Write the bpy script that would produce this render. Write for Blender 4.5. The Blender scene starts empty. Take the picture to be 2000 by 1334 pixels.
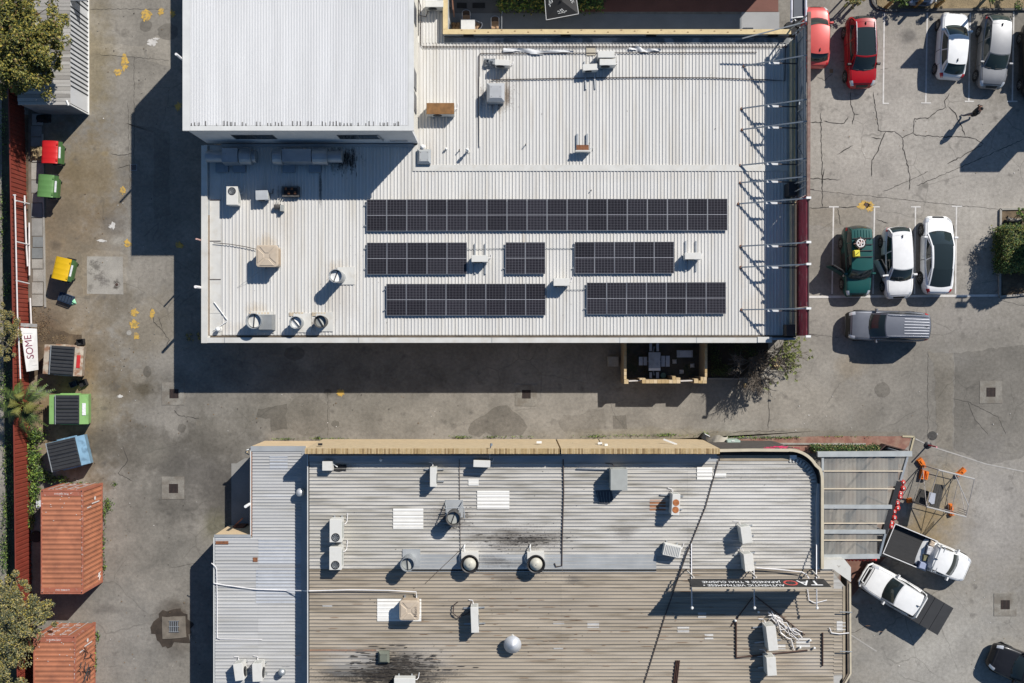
import bpy, math, random
from mathutils import Vector, Matrix, noise
RN = random.Random(11)
SC = bpy.context.scene
COL = SC.collection
CAMH = 55.0          # the drone hovers 55 m above the asphalt
GPX = 32.0           # survey scale: 32 photo pixels to the metre on the ground

def P(px, py, z=0.0):
    s = (CAMH - z) / CAMH / GPX
    return Vector(((px - 1000) * s, (667 - py) * s, z))

def ML(n, z=0.0):
    return n * (CAMH - z) / CAMH / GPX

# ------------------------------------------------------------------ camera
cam_d = bpy.data.cameras.new('camera')
cam = bpy.data.objects.new('camera', cam_d)
COL.objects.link(cam)
cam.location = (0, 0, CAMH)
cam.rotation_euler = (0, 0, 0)
cam_d.sensor_width = 36.0
cam_d.lens = GPX * CAMH * 36.0 / 2000.0
cam_d.clip_end = 2000
SC.camera = cam

# ------------------------------------------------------------------ sky + sun
SUNV = Vector((0.835, 0.905, 1.0)).normalized()
ELEV = math.asin(SUNV.z)
AZ = math.atan2(SUNV.x, SUNV.y)
world = bpy.data.worlds.new('World')
SC.world = world
world.use_nodes = True
wn = world.node_tree.nodes
sky = wn.new('ShaderNodeTexSky')
sky.sky_type = 'NISHITA'
sky.sun_disc = False
sky.sun_elevation = ELEV
sky.sun_rotation = AZ
sky.air_density = 1.0
sky.dust_density = 0.2
sky.ozone_density = 2.0
wbg = wn['Background']
wbg.inputs['Strength'].default_value = 0.065
hs = wn.new('ShaderNodeHueSaturation')
hs.inputs['Saturation'].default_value = 1.15
world.node_tree.links.new(sky.outputs[0], hs.inputs['Color'])
world.node_tree.links.new(hs.outputs[0], wbg.inputs[0])
sun_d = bpy.data.lights.new('sun', 'SUN')
sun_d.energy = 4.6
sun_d.angle = math.radians(0.53)
sun_d.color = (1.0, 0.952, 0.885)
sun = bpy.data.objects.new('sun', sun_d)
COL.objects.link(sun)
sun.location = (30, 33, 60)
sun.rotation_euler = (-SUNV).to_track_quat('-Z', 'Y').to_euler()
vs = SC.view_settings
vs.view_transform = 'Standard'
vs.look = 'None'
vs.gamma = 1.0
vs.use_curve_mapping = False
vs.exposure = 0.36

# ------------------------------------------------------------------ materials
MATS = {}
def mat(name, col, rough=0.7, metal=0.0, var=0.08, scale=2.5, rnd=0.0, dirt=None, dirt_col=(0.1, 0.085, 0.06), stretch=(1, 1, 1),
        bump=0.0, bscale=30.0, coat=0.0, spec=0.5, fine=0.0, fscale=40.0, obj=False, alpha=1.0, dirt2=None, dirt2_col=(0.25, 0.12, 0.06)):
    """dirt = (scale, lo, hi, amount): a noise-masked layer of dirt_col over the base colour."""
    if name in MATS:
        return MATS[name]
    m = bpy.data.materials.new(name)
    MATS[name] = m
    m.use_nodes = True
    nt = m.node_tree
    N, L = nt.nodes, nt.links
    b = N['Principled BSDF']
    b.inputs['Roughness'].default_value = rough
    b.inputs['Metallic'].default_value = metal
    b.inputs['Specular IOR Level'].default_value = spec
    b.inputs['Coat Weight'].default_value = coat
    b.inputs['Coat Roughness'].default_value = 0.05
    b.inputs['Alpha'].default_value = alpha
    if obj:
        tc = N.new('ShaderNodeTexCoord'); vec = tc.outputs['Object']
    else:
        g = N.new('ShaderNodeNewGeometry'); vec = g.outputs['Position']
    mp = N.new('ShaderNodeMapping'); mp.inputs['Scale'].default_value = stretch
    L.new(vec, mp.inputs['Vector'])
    cur = None
    def nz(sc, det=4.0, v=mp.outputs[0]):
        t = N.new('ShaderNodeTexNoise'); t.inputs['Scale'].default_value = sc; t.inputs['Detail'].default_value = det
        L.new(v, t.inputs['Vector']); return t.outputs['Fac']
    def rng(src, a, bb, c, d):
        r = N.new('ShaderNodeMapRange'); r.inputs[1].default_value = a; r.inputs[2].default_value = bb
        r.inputs[3].default_value = c; r.inputs[4].default_value = d; L.new(src, r.inputs[0]); return r.outputs[0]
    rgb = N.new('ShaderNodeRGB'); rgb.outputs[0].default_value = (*col, 1); cur = rgb.outputs[0]
    def mul(cur, fac):
        mx = N.new('ShaderNodeMix'); mx.data_type = 'RGBA'; mx.blend_type = 'MULTIPLY'; mx.inputs[0].default_value = 1.0
        L.new(cur, mx.inputs[6]); L.new(fac, mx.inputs[7]); return mx.outputs[2]
    def mixto(cur, fac, c):
        mx = N.new('ShaderNodeMix'); mx.data_type = 'RGBA'; mx.inputs[7].default_value = (*c, 1)
        L.new(fac, mx.inputs[0]); L.new(cur, mx.inputs[6]); return mx.outputs[2]
    if var:
        cur = mul(cur, rng(nz(scale), 0.3, 0.7, 1 - var, 1 + var))
    if fine:
        cur = mul(cur, rng(nz(fscale, 2.0, vec), 0.3, 0.7, 1 - fine, 1 + fine))
    if rnd:
        oi = N.new('ShaderNodeObjectInfo')
        cur = mul(cur, rng(oi.outputs['Random'], 0, 1, 1 - rnd, 1 + rnd))
    if dirt:
        cur = mixto(cur, rng(nz(dirt[0], 6.0), dirt[1], dirt[2], 0, dirt[3]), dirt_col)
    if dirt2:
        cur = mixto(cur, rng(nz(dirt2[0], 6.0), dirt2[1], dirt2[2], 0, dirt2[3]), dirt2_col)
    L.new(cur, b.inputs['Base Color'])
    if bump:
        bp = N.new('ShaderNodeBump'); bp.inputs['Strength'].default_value = bump; bp.inputs['Distance'].default_value = 0.02
        L.new(nz(bscale, 3.0), bp.inputs['Height']); L.new(bp.outputs[0], b.inputs['Normal'])
    return m

GALV = mat('galvanised', (0.42, 0.44, 0.45), 0.45, 0.6, 0.12, 4)
STEEL = mat('dull_steel', (0.30, 0.32, 0.33), 0.5, 0.4, 0.15, 4)
GREYP = mat('grey_painted_steel', (0.22, 0.25, 0.28), 0.5, 0.1, 0.12, 3)
WHITE = mat('white_paint', (0.74, 0.74, 0.72), 0.5, 0, 0.05, 3)
ACW = mat('appliance_white', (0.62, 0.61, 0.57), 0.5, 0, 0.06, 3, dirt=(3, .5, .8, .35), dirt_col=(.3, .27, .22))
ACG = mat('appliance_grey', (0.33, 0.34, 0.32), 0.55, 0, 0.08, 3)
BLACK = mat('black_plastic', (0.018, 0.018, 0.02), 0.5, 0, 0.2, 6)
DARK = mat('dark_void', (0.010, 0.010, 0.011), 0.8, 0, 0.1, 6)
RUST = mat('rusty_steel', (0.22, 0.085, 0.035), 0.85, 0, 0.3, 5, dirt=(7, .45, .65, .6), dirt_col=(.09, .04, .025))
BEIGE = mat('beige_plastic', (0.46, 0.38, 0.29), 0.6, 0, 0.07, 4)
SOOT = mat('sooty_steel', (0.10, 0.095, 0.09), 0.6, 0.3, 0.35, 5)
PVC = mat('white_pipe', (0.75, 0.73, 0.72), 0.4, 0, 0.05, 4)
CABLE = mat('dark_conduit', (0.06, 0.045, 0.04), 0.7, 0, 0.2, 6)
BROWNP = mat('brown_steel', (0.055, 0.026, 0.018), 0.7, 0, 0.25, 5)
CONC = mat('concrete', (0.30, 0.285, 0.255), 0.9, 0, 0.12, 1.5, fine=0.15, fscale=25, dirt=(2, .5, .75, .4), dirt_col=(.16, .14, .11))
BRICKC = mat('cream_brick', (0.48, 0.36, 0.20), 0.85, 0, 0.12, 8, fine=0.1)

def add_zones(m, zones, axis=None, edge=1.6):
    """soft stained places: (px, py, z, rx, ry, colour, strength) laid over a material's base colour."""
    N, L = m.node_tree.nodes, m.node_tree.links
    b = N['Principled BSDF']; cur = b.inputs['Base Color'].links[0].from_socket
    g = N.new('ShaderNodeNewGeometry'); sep = N.new('ShaderNodeSeparateXYZ'); L.new(g.outputs['Position'], sep.inputs[0])
    def op(o, x, y):
        t = N.new('ShaderNodeMath'); t.operation = o
        for k, v in enumerate((x, y)):
            if isinstance(v, (int, float)): t.inputs[k].default_value = v
            else: L.new(v, t.inputs[k])
        return t.outputs[0]
    def nz(sc, st):
        mp = N.new('ShaderNodeMapping'); mp.inputs['Scale'].default_value = st; L.new(g.outputs['Position'], mp.inputs['Vector'])
        t = N.new('ShaderNodeTexNoise'); t.inputs['Scale'].default_value = sc; t.inputs['Detail'].default_value = 6.0; L.new(mp.outputs[0], t.inputs['Vector']); return t.outputs['Fac']
    st = {'x': (.22, 1.4, 1), 'y': (1.4, .22, 1), None: (1, 1, 1)}[axis]
    e = op('MULTIPLY', op('SUBTRACT', op('ADD', nz(3.0, st), op('MULTIPLY', nz(11, (1, 1, 1)), .6)), .8), edge * 2.2)
    for px, py, z, rx, ry, c, s_ in zones:
        p = P(px, py, z)
        dx = op('DIVIDE', op('SUBTRACT', sep.outputs[0], p.x), ML(rx, z)); dy = op('DIVIDE', op('SUBTRACT', sep.outputs[1], p.y), ML(ry, z))
        d = op('SQRT', op('ADD', op('MULTIPLY', dx, dx), op('MULTIPLY', dy, dy)), 0)
        r = N.new('ShaderNodeMapRange'); r.inputs[1].default_value = .2; r.inputs[2].default_value = 1.1; r.inputs[3].default_value = s_; r.inputs[4].default_value = 0
        L.new(op('ADD', d, e), r.inputs[0])
        mx = N.new('ShaderNodeMix'); mx.data_type = 'RGBA'; mx.inputs[7].default_value = (*c, 1); L.new(r.outputs[0], mx.inputs[0]); L.new(cur, mx.inputs[6]); cur = mx.outputs[2]
    L.new(cur, b.inputs['Base Color'])

# ------------------------------------------------------------------ mesh builder
class MB:
    def __init__(s):
        s.v = []; s.f = []; s.m = []; s.mi = 0; s.T = None
    def pt(s, p):
        p = Vector(p)
        s.v.append(s.T @ p if s.T is not None else p)
        return len(s.v) - 1
    def face(s, *idx):
        s.f.append(idx); s.m.append(s.mi)
    def poly(s, pts):
        s.face(*[s.pt(p) for p in pts])
    def box(s, x0, x1, y0, y1, z0, z1, tx=0.0, ty=0.0):
        """tx, ty draw the top face in on each side."""
        i = len(s.v)
        for z, a, b in ((z0, 0, 0), (z1, tx, ty)):
            for x, y in ((x0 + a, y0 + b), (x1 - a, y0 + b), (x1 - a, y1 - b), (x0 + a, y1 - b)):
                s.pt((x, y, z))
        for q in ((3, 2, 1, 0), (4, 5, 6, 7), (0, 1, 5, 4), (1, 2, 6, 5), (2, 3, 7, 6), (3, 0, 4, 7)):
            s.face(*[i + k for k in q])
        return s
    def prism(s, pts, z0, z1):
        a = sum(pts[k][0] * pts[(k + 1) % len(pts)][1] - pts[(k + 1) % len(pts)][0] * pts[k][1] for k in range(len(pts)))
        if a < 0: pts = list(pts)[::-1]
        n = len(pts)
        lo = [s.pt((p[0], p[1], z0)) for p in pts]
        hi = [s.pt((p[0], p[1], z1)) for p in pts]
        s.face(*hi); s.face(*lo[::-1])
        for k in range(n):
            s.face(lo[k], lo[(k + 1) % n], hi[(k + 1) % n], hi[k])
        return s
    def bar(s, p0, p1, w, h=None):
        h = h or w
        p0, p1 = Vector(p0), Vector(p1)
        d = (p1 - p0).normalized()
        up = Vector((0, 0, 1)) if abs(d.z) < 0.95 else Vector((0, 1, 0))
        sx = d.cross(up).normalized() * (w / 2); sz = sx.cross(d).normalized() * (h / 2)
        i = len(s.v)
        for p in (p0, p1):
            for a, b in ((-1, -1), (1, -1), (1, 1), (-1, 1)):
                s.pt(p + sx * a + sz * b)
        for q in ((0, 1, 2, 3), (7, 6, 5, 4), (1, 0, 4, 5), (2, 1, 5, 6), (3, 2, 6, 7), (0, 3, 7, 4)):
            s.face(*[i + k for k in q])
        return s
    def tube(s, pts, r, n=6, r1=None):
        pts = [Vector(p) for p in pts]
        rings = []
        for k, p in enumerate(pts):
            d = (pts[min(k + 1, len(pts) - 1)] - pts[max(k - 1, 0)]).normalized()
            up = Vector((0, 0, 1)) if abs(d.z) < 0.9 else Vector((0, 1, 0))
            a = d.cross(up).normalized(); b = a.cross(d)
            rr = r if r1 is None else r + (r1 - r) * k / (len(pts) - 1)
            rings.append([s.pt(p + (a * math.cos(t) + b * math.sin(t)) * rr) for t in (2 * math.pi * q / n for q in range(n))])
        for A, B in zip(rings, rings[1:]):
            for q in range(n):
                s.face(A[q], A[(q + 1) % n], B[(q + 1) % n], B[q])
        s.face(*rings[0][::-1]); s.face(*rings[-1])
        return s
    def lathe(s, c, prof, n=20, cap0=True, cap1=True):
        rings = []
        for r, z in prof:
            rings.append([s.pt((c[0] + r * math.cos(2 * math.pi * q / n), c[1] + r * math.sin(2 * math.pi * q / n), c[2] + z)) for q in range(n)])
        for A, B in zip(rings, rings[1:]):
            for q in range(n):
                s.face(A[q], A[(q + 1) % n], B[(q + 1) % n], B[q])
        if cap0: s.face(*rings[0][::-1])
        if cap1: s.face(*rings[-1])
        return s
    def grid(s, f, nu, nv):
        ids = [[s.pt(f(i / nu, j / nv)) for j in range(nv + 1)] for i in range(nu + 1)]
        for i in range(nu):
            for j in range(nv):
                s.face(ids[i][j], ids[i + 1][j], ids[i + 1][j + 1], ids[i][j + 1])
        return s
    def ribs(s, x0, x1, y0, y1, z, pitch, axis, h=0.03, wb=0.075, wt=0.03):
        """corrugated sheet: ribs along axis, spread over the other one."""
        a0, a1, b0, b1 = (x0, x1, y0, y1) if axis == 'y' else (y0, y1, x0, x1)
        n = max(1, round((a1 - a0) / pitch)); p = (a1 - a0) / n
        prof = [(a0, z)]
        for k in range(n):
            c = a0 + p * (k + .5)
            prof += [(c - wb / 2, z), (c - wt / 2, z + h), (c + wt / 2, z + h), (c + wb / 2, z)]
        prof.append((a1, z))
        A = []; B = []
        for a, zz in prof:
            if axis == 'y':
                A.append(s.pt((a, b0, zz))); B.append(s.pt((a, b1, zz)))
            else:
                A.append(s.pt((b0, a, zz))); B.append(s.pt((b1, a, zz)))
        for k in range(len(A) - 1):
            if axis == 'y': s.face(A[k], A[k + 1], B[k + 1], B[k])
            else: s.face(A[k], B[k], B[k + 1], A[k + 1])
        return s
    def mesh(s, name, mats, off=(0, 0, 0), smooth=False):
        me = bpy.data.meshes.new(name)
        o = Vector(off)
        me.from_pydata([tuple(v - o) for v in s.v], [], s.f)
        if not isinstance(mats, (list, tuple)): mats = [mats]
        for m in mats: me.materials.append(m)
        if len(mats) > 1: me.polygons.foreach_set('material_index', s.m)
        if smooth: me.polygons.foreach_set('use_smooth', [True] * len(me.polygons))
        me.update()
        return me
    def build(s, name, mats, parent=None, world=True, smooth=False, loc=None, label=None):
        """world=True: the vertices are world coordinates; the object sits at its parent's (unrotated) origin or at loc."""
        off = (0, 0, 0)
        if world: off = parent.get('base', (0, 0, 0)) if parent is not None else (loc or (0, 0, 0))
        o = bpy.data.objects.new(name, s.mesh(name, mats, off, smooth))
        COL.objects.link(o)
        if parent is not None:
            o.parent = parent
            if world: o['base'] = list(off)
        elif loc is not None:
            o.location = loc
        if label: o['label'] = label
        return o

def thing(name, label, cat, loc=(0, 0, 0), rz=0.0, group=None):
    o = bpy.data.objects.new(name, None)
    COL.objects.link(o)
    o.empty_display_size = 0.2
    o.location = loc; o.rotation_euler = (0, 0, rz)
    o['base'] = list(loc)
    o['label'] = label; o['category'] = cat
    if group: o['group'] = group
    return o
def tag(o, label, cat, group=None):
    o['label'] = label; o['category'] = cat
    if group: o['group'] = group
    return o
def structure(o, label=None):
    o['kind'] = 'structure'
    if label: o['label'] = label
    return o
def stuff(o, label=None):
    o['kind'] = 'stuff'
    if label: o['label'] = label
    return o
def share(o, name, parent, loc, rot=None):
    c = o.copy(); COL.objects.link(c); c.parent = parent; c.location = loc
    if rot: c.rotation_euler = rot
    return c
def dup(root, loc, rz, label, group=None):
    r = root.copy(); COL.objects.link(r); r.location = loc; r.rotation_euler = (0, 0, rz)
    r['label'] = label
    if group: r['group'] = group
    for ch in list(root.children):
        c = ch.copy(); COL.objects.link(c); c.parent = r
        for g in list(ch.children):
            d = g.copy(); COL.objects.link(d); d.parent = c
    return r
def xy(pts, z=0):
    return [P(a, b, z).to_2d() for a, b in pts]
def wob(pts, amp, seed=0, step=0.35):
    """subdivide a closed outline and shake it: an uneven edge."""
    rr = random.Random(seed); out = []
    for k in range(len(pts)):
        a, b = Vector(pts[k]), Vector(pts[(k + 1) % len(pts)])
        n = max(1, int((b - a).length / step))
        for q in range(n):
            p = a.lerp(b, q / n)
            out.append((p.x + rr.uniform(-amp, amp), p.y + rr.uniform(-amp, amp)))
    return out
def blob(cx, cy, rx, ry, seed=0, n=18, rough=0.25):
    rr = random.Random(seed)
    return [(cx + rx * math.cos(2 * math.pi * k / n) * (1 + rr.uniform(-rough, rough)),
             cy + ry * math.sin(2 * math.pi * k / n) * (1 + rr.uniform(-rough, rough))) for k in range(n)]
def flat(name, pts, z, m, label=None, parent=None):
    b = MB(); a = sum(pts[k][0] * pts[(k + 1) % len(pts)][1] - pts[(k + 1) % len(pts)][0] * pts[k][1] for k in range(len(pts)))
    if a < 0: pts = list(pts)[::-1]
    b.poly([(p[0], p[1], z) for p in pts])
    o = b.build(name, m, parent)
    if parent is None: structure(o, label)
    return o
# ------------------------------------------------------------------ ground
def ground_material(nm='asphalt', tint=(1, 1, 1)):
    m = bpy.data.materials.new(nm); m.use_nodes = True
    N, L = m.node_tree.nodes, m.node_tree.links
    b = N['Principled BSDF']; b.inputs['Roughness'].default_value = 0.9; b.inputs['Specular IOR Level'].default_value = 0.25
    g = N.new('ShaderNodeNewGeometry'); V = g.outputs['Position']
    def nz(sc, det=5.0, rough=.55):
        t = N.new('ShaderNodeTexNoise'); t.inputs['Scale'].default_value = sc; t.inputs['Detail'].default_value = det
        t.inputs['Roughness'].default_value = rough; L.new(V, t.inputs['Vector']); return t.outputs['Fac']
    def rng(src, a, bb, c, d):
        r = N.new('ShaderNodeMapRange'); r.inputs[1].default_value = a; r.inputs[2].default_value = bb
        r.inputs[3].default_value = c; r.inputs[4].default_value = d; L.new(src, r.inputs[0]); return r.outputs[0]
    def op(o, a, bb):
        t = N.new('ShaderNodeMath'); t.operation = o
        for k, x in enumerate((a, bb)):
            if isinstance(x, (int, float)): t.inputs[k].default_value = x
            else: L.new(x, t.inputs[k])
        return t.outputs[0]
    def mix(fac, a, c, blend='MIX'):
        t = N.new('ShaderNodeMix'); t.data_type = 'RGBA'; t.blend_type = blend
        if isinstance(fac, (int, float)): t.inputs[0].default_value = fac
        else: L.new(fac, t.inputs[0])
        L.new(a, t.inputs[6])
        if isinstance(c, tuple): t.inputs[7].default_value = (*c, 1)
        else: L.new(c, t.inputs[7])
        return t.outputs[2]
    rgb = N.new('ShaderNodeRGB'); rgb.outputs[0].default_value = (0.212, 0.196, 0.170, 1)
    cur = rgb.outputs[0]
    n_mid = nz(.55); n_sm = nz(2.2); n_big = nz(.09, 3.0)
    # soft worn zones: (px, py, rx, ry, colour, strength)
    zones = [
        (125, 500, 130, 330, (.19, .143, .09), .9), (130, 790, 130, 230, (.215, .155, .085), .9), (90, 640, 60, 60, (.105, .070, .042), .9),
        (175, 120, 60, 160, (.20, .165, .10), .7), (185, 330, 70, 90, (.21, .165, .10), .6), (190, 560, 160, 120, (.23, .205, .165), .5),
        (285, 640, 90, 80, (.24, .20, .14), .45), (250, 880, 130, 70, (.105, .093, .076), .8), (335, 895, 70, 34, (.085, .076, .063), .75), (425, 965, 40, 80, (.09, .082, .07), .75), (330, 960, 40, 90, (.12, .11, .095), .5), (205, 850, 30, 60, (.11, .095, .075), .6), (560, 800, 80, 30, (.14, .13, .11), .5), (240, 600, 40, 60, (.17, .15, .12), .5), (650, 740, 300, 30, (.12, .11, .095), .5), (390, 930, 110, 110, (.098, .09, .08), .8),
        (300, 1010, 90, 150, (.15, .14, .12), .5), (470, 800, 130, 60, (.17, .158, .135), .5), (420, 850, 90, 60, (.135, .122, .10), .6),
        (340, 1220, 50, 60, (.08, .062, .045), .9), (250, 1250, 110, 130, (.215, .207, .19), .5), (420, 1030, 40, 40, (.14, .13, .08), .6),
        (1720, 250, 260, 250, (.36, .332, .297), .8), (1930, 400, 200, 240, (.35, .325, .29), .8), (1750, 620, 240, 60, (.29, .268, .24), .7), (1560, 790, 150, 70, (.29, .262, .22), .6),
        (1660, 715, 40, 30, (.27, .225, .165), .5), (1850, 980, 60, 90, (.25, .185, .09), .75), (1820, 1030, 70, 60, (.235, .17, .085), .75),
        (1935, 1000, 110, 160, (.32, .30, .275), .75), (1840, 1270, 230, 150, (.33, .315, .285), .8), (1745, 1180, 22, 26, (.05, .045, .04), .7),
        (1775, 70, 22, 18, (.09, .085, .08), .6), (1900, 500, 18, 22, (.12, .11, .1), .4), (700, 800, 300, 50, (.185, .172, .145), .4),
        (1270, 850, 220, 16, (.22, .19, .12), .4), (250, 760, 70, 60, (.14, .118, .085), .5), (205, 740, 30, 60, (.12, .105, .085), .5), (1720, 1230, 60, 60, (.22, .21, .19), .5),
        (210, 520, 22, 18, (.08, .075, .07), .5), (225, 440, 30, 26, (.14, .13, .12), .5), (230, 470, 20, 12, (.36, .34, .30), .5),
        (680, 740, 330, 40, (.15, .14, .12), .35), (1640, 400, 90, 30, (.235, .21, .175), .5), (300, 520, 60, 50, (.24, .22, .19), .4),
        (300, 880, 40, 30, (.26, .24, .20), .4), (200, 680, 60, 40, (.16, .14, .11), .5), (280, 760, 20, 14, (.09, .075, .05), .7), (180, 800, 60, 40, (.24, .21, .16), .5), (240, 330, 18, 40, (.14, .13, .115), .5), (130, 420, 40, 60, (.15, .125, .09), .5),
        (205, 300, 10, 8, (.24, .19, .11), .6), (110, 480, 16, 12, (.085, .07, .055), .6), (360, 1090, 60, 60, (.17, .16, .14), .5), (210, 1190, 40, 12, (.11, .10, .09), .6), (860, 820, 40, 16, (.16, .15, .13), .4), (760, 800, 24, 10, (.14, .13, .11), .4), (1440, 800, 60, 30, (.25, .225, .19), .4), (1860, 700, 60, 30, (.27, .255, .23), .4),
    ]
    cur = mix(1.0, cur, rng(n_big, .3, .7, .80, 1.18), 'MULTIPLY')
    sep = N.new('ShaderNodeSeparateXYZ'); L.new(V, sep.inputs[0])
    edge = op('ADD', op('MULTIPLY', op('SUBTRACT', n_mid, .5), 1.3), op('MULTIPLY', op('SUBTRACT', n_sm, .5), .6))
    for px, py, rx, ry, c, st in zones:
        p = P(px, py)
        dx = op('DIVIDE', op('SUBTRACT', sep.outputs[0], p.x), ML(rx)); dy = op('DIVIDE', op('SUBTRACT', sep.outputs[1], p.y), ML(ry))
        d = op('SQRT', op('ADD', op('MULTIPLY', dx, dx), op('MULTIPLY', dy, dy)), 0)
        cur = mix(rng(op('ADD', d, edge), .35, 1.05, st, 0), cur, c)
    cur = mix(1.0, cur, rng(n_mid, .3, .7, .80, 1.18), 'MULTIPLY')
    cur = mix(1.0, cur, rng(nz(5, 6.0, .7), .25, .75, .74, 1.24), 'MULTIPLY')
    cur = mix(1.0, cur, rng(nz(45, 3.0, .8), .2, .8, .66, 1.34), 'MULTIPLY')
    # oil spots, chewing-gum dots
    cur = mix(rng(nz(1.3, 6.0), .60, .74, 0, .6), cur, (.085, .078, .07))
    vo = N.new('ShaderNodeTexVoronoi'); vo.inputs['Scale'].default_value = 1.1; L.new(V, vo.inputs['Vector'])
    cur = mix(op('MULTIPLY', rng(vo.outputs['Distance'], .035, .06, .8, 0), rng(nz(.8), .5, .58, 0, 1)), cur, (.06, .055, .05))
    # fine crazing
    v2 = N.new('ShaderNodeTexVoronoi'); v2.feature = 'DISTANCE_TO_EDGE'; v2.inputs['Scale'].default_value = .33
    wv = N.new('ShaderNodeMixRGB'); wv.blend_type = 'ADD'; wv.inputs[0].default_value = .5
    tn = N.new('ShaderNodeTexNoise'); tn.inputs['Scale'].default_value = .9; L.new(V, tn.inputs['Vector'])
    L.new(V, wv.inputs[1]); L.new(tn.outputs['Color'], wv.inputs[2]); L.new(wv.outputs[0], v2.inputs['Vector'])
    cur = mix(op('MULTIPLY', rng(v2.outputs['Distance'], .003, .010, .35, 0), rng(nz(.22, 3.0), .50, .58, 0, 1)), cur, (.07, .065, .055))
    if tint != (1, 1, 1):
        tn_ = N.new('ShaderNodeRGB'); tn_.outputs[0].default_value = (*tint, 1); cur = mix(1.0, cur, tn_.outputs[0], 'MULTIPLY')
    L.new(cur, b.inputs['Base Color'])
    bp = N.new('ShaderNodeBump'); bp.inputs['Strength'].default_value = .35; bp.inputs['Distance'].default_value = .012
    L.new(nz(60, 3.0), bp.inputs['Height']); L.new(bp.outputs[0], b.inputs['Normal'])
    return m
ASPH = ground_material()
gb = MB(); gb.poly([(-150, -150, 0), (150, -150, 0), (150, 150, 0), (-150, 150, 0)])
structure(gb.build('ground', ASPH), 'worn grey asphalt of the yard, lanes and car park')

A_DK = ground_material('asphalt_dark', (.70, .695, .69)); A_MD = ground_material('asphalt_mid', (.85, .845, .84)); A_LT = ground_material('asphalt_pale', (1.16, 1.15, 1.13)); A_WARM = ground_material('asphalt_warm', (.95, .93, .89)); A_RT = ground_material('asphalt_relaid', (.76, .76, .76))
n = 0
def patch(pts, m, amp=.05, z=.004, name='road_patch', label=None):
    global n; n += 1
    return flat(name, wob(xy(pts), amp * 1.3, n, .28), z + .0004 * (n % 7), m, label)
patch([(1864, 690), (2100, 660), (2100, 868), (1930, 908), (1864, 876)], A_RT, .05, label='darker relaid asphalt beside the drain grate')
patch([(503, 800), (560, 788), (562, 838), (530, 842), (528, 818), (500, 816)], A_DK, .04, label='dark stepped asphalt patch in the lane')
patch([(x, y) for x, y in blob(602, 812, 44, 40, 3, 22, .05)], A_MD, .02, label='round asphalt patch in the lane')
patch([(915, 838), (920, 825), (945, 810), (965, 795), (990, 793), (1005, 805), (1022, 820), (1030, 835), (1018, 850), (965, 853), (950, 843), (935, 852), (918, 848)], A_DK, .05, label='dark cloud shaped asphalt patch by the tan wall')
patch([(1090, 825), (1100, 812), (1130, 812), (1150, 798), (1180, 800), (1183, 835), (1150, 848), (1100, 842)], A_MD, .05, label='asphalt patch with an uneven edge in the lane')
patch([(1196, 812), (1223, 811), (1225, 838), (1197, 837)], A_DK, .02, label='small square dark asphalt patch')
patch([(158, 82), (282, 90), (282, 110), (200, 108), (158, 106)], A_LT, .04, label='pale repaired strip across the lane')
patch([(282, 92), (300, 70), (331, 64), (335, 132), (310, 126), (290, 118)], A_LT, .04, label='pale round edged repair beside the tall wall')
for q, (a, b_, rx, ry, m_) in enumerate([(285, 50, 12, 12, A_DK), (328, 62, 20, 17, A_DK), (244, 64, 8, 8, A_MD), (288, 726, 8, 11, A_DK), (355, 836, 8, 9, A_DK), (1723, 762, 15, 15, A_DK), (388, 826, 6, 6, A_LT), (655, 828, 8, 7, A_DK), (640, 766, 8, 6, A_DK), (270, 735, 17, 15, A_LT), (575, 690, 20, 14, A_DK), (1945, 822, 12, 12, A_DK)]):
    patch(blob(a, b_, rx, ry, q, 20, .08), m_, .01)
patch([(160, 497), (180, 488), (240, 490), (248, 505), (248, 572), (160, 578)], A_LT, .06, label='pale surround of the concrete pad')
PADC = mat('pad_concrete', (.30, .28, .245), .9, 0, .15, 1.5, fine=.15, fscale=25)
add_zones(PADC, [(185, 520, 0, 14, 12, (.11, .10, .085), .8), (195, 538, 0, 12, 10, (.12, .105, .09), .7), (205, 552, 0, 12, 8, (.10, .09, .08), .7), (228, 556, 0, 8, 8, (.06, .05, .04), .9), (178, 560, 0, 8, 8, (.13, .12, .10), .6)])
flat('concrete_pad', wob(xy([(170, 501), (240, 501), (241, 575), (170, 574)]), .01, 5), .008, PADC, 'stained square concrete pad in the yard')
patch([(238, 240), (330, 255), (333, 420), (300, 430), (300, 260)], A_MD, .05)
patch([(1240, 868), (1370, 842), (1560, 838), (1770, 845), (1770, 858), (1245, 862)], A_WARM, .05)
patch([(1580, 410), (1700, 405), (1700, 440), (1640, 445), (1580, 440)], A_WARM, .06)
patch([(1812, 688), (1862, 690), (1862, 880), (1830, 870), (1826, 720)], A_WARM, .06)

# ---- kerbs, path, garden beds
def kerb(name, pts, w=.15, h=.12, m=CONC, label=None):
    b = MB()
    for a, c in zip(pts, pts[1:]):
        a, c = P(*a), P(*c); d = (c - a).normalized() * .002
        b.bar((a.x - d.x, a.y - d.y, h / 2), (c.x + d.x, c.y + d.y, h / 2), w, h)
    return structure(b.build(name, m), label)
SOIL = mat('garden_soil', (.095, .068, .042), .95, 0, .25, 1.5, fine=.35, fscale=25, bump=.6, bscale=20, dirt=(1.5, .5, .7, .6), dirt_col=(.19, .14, .085))
DRY = mat('dry_mulch', (.23, .175, .10), .95, 0, .2, 2, fine=.4, fscale=18, bump=.6, bscale=15)
flat('garden_bed', wob(xy([(1703, -60), (1712, 10), (1730, 19), (2100, 17), (2100, -60)]), .03, 3), .05, DRY, 'dry garden bed along the north edge of the car park')
kerb('kerb', [(1700, -20), (1704, 6), (1712, 16), (1730, 21), (1860, 20), (2060, 19)], .14, .13, mat('dark_kerb', (.10, .095, .088), .9, 0, .15), 'dark kerb in front of the dry garden bed')
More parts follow.
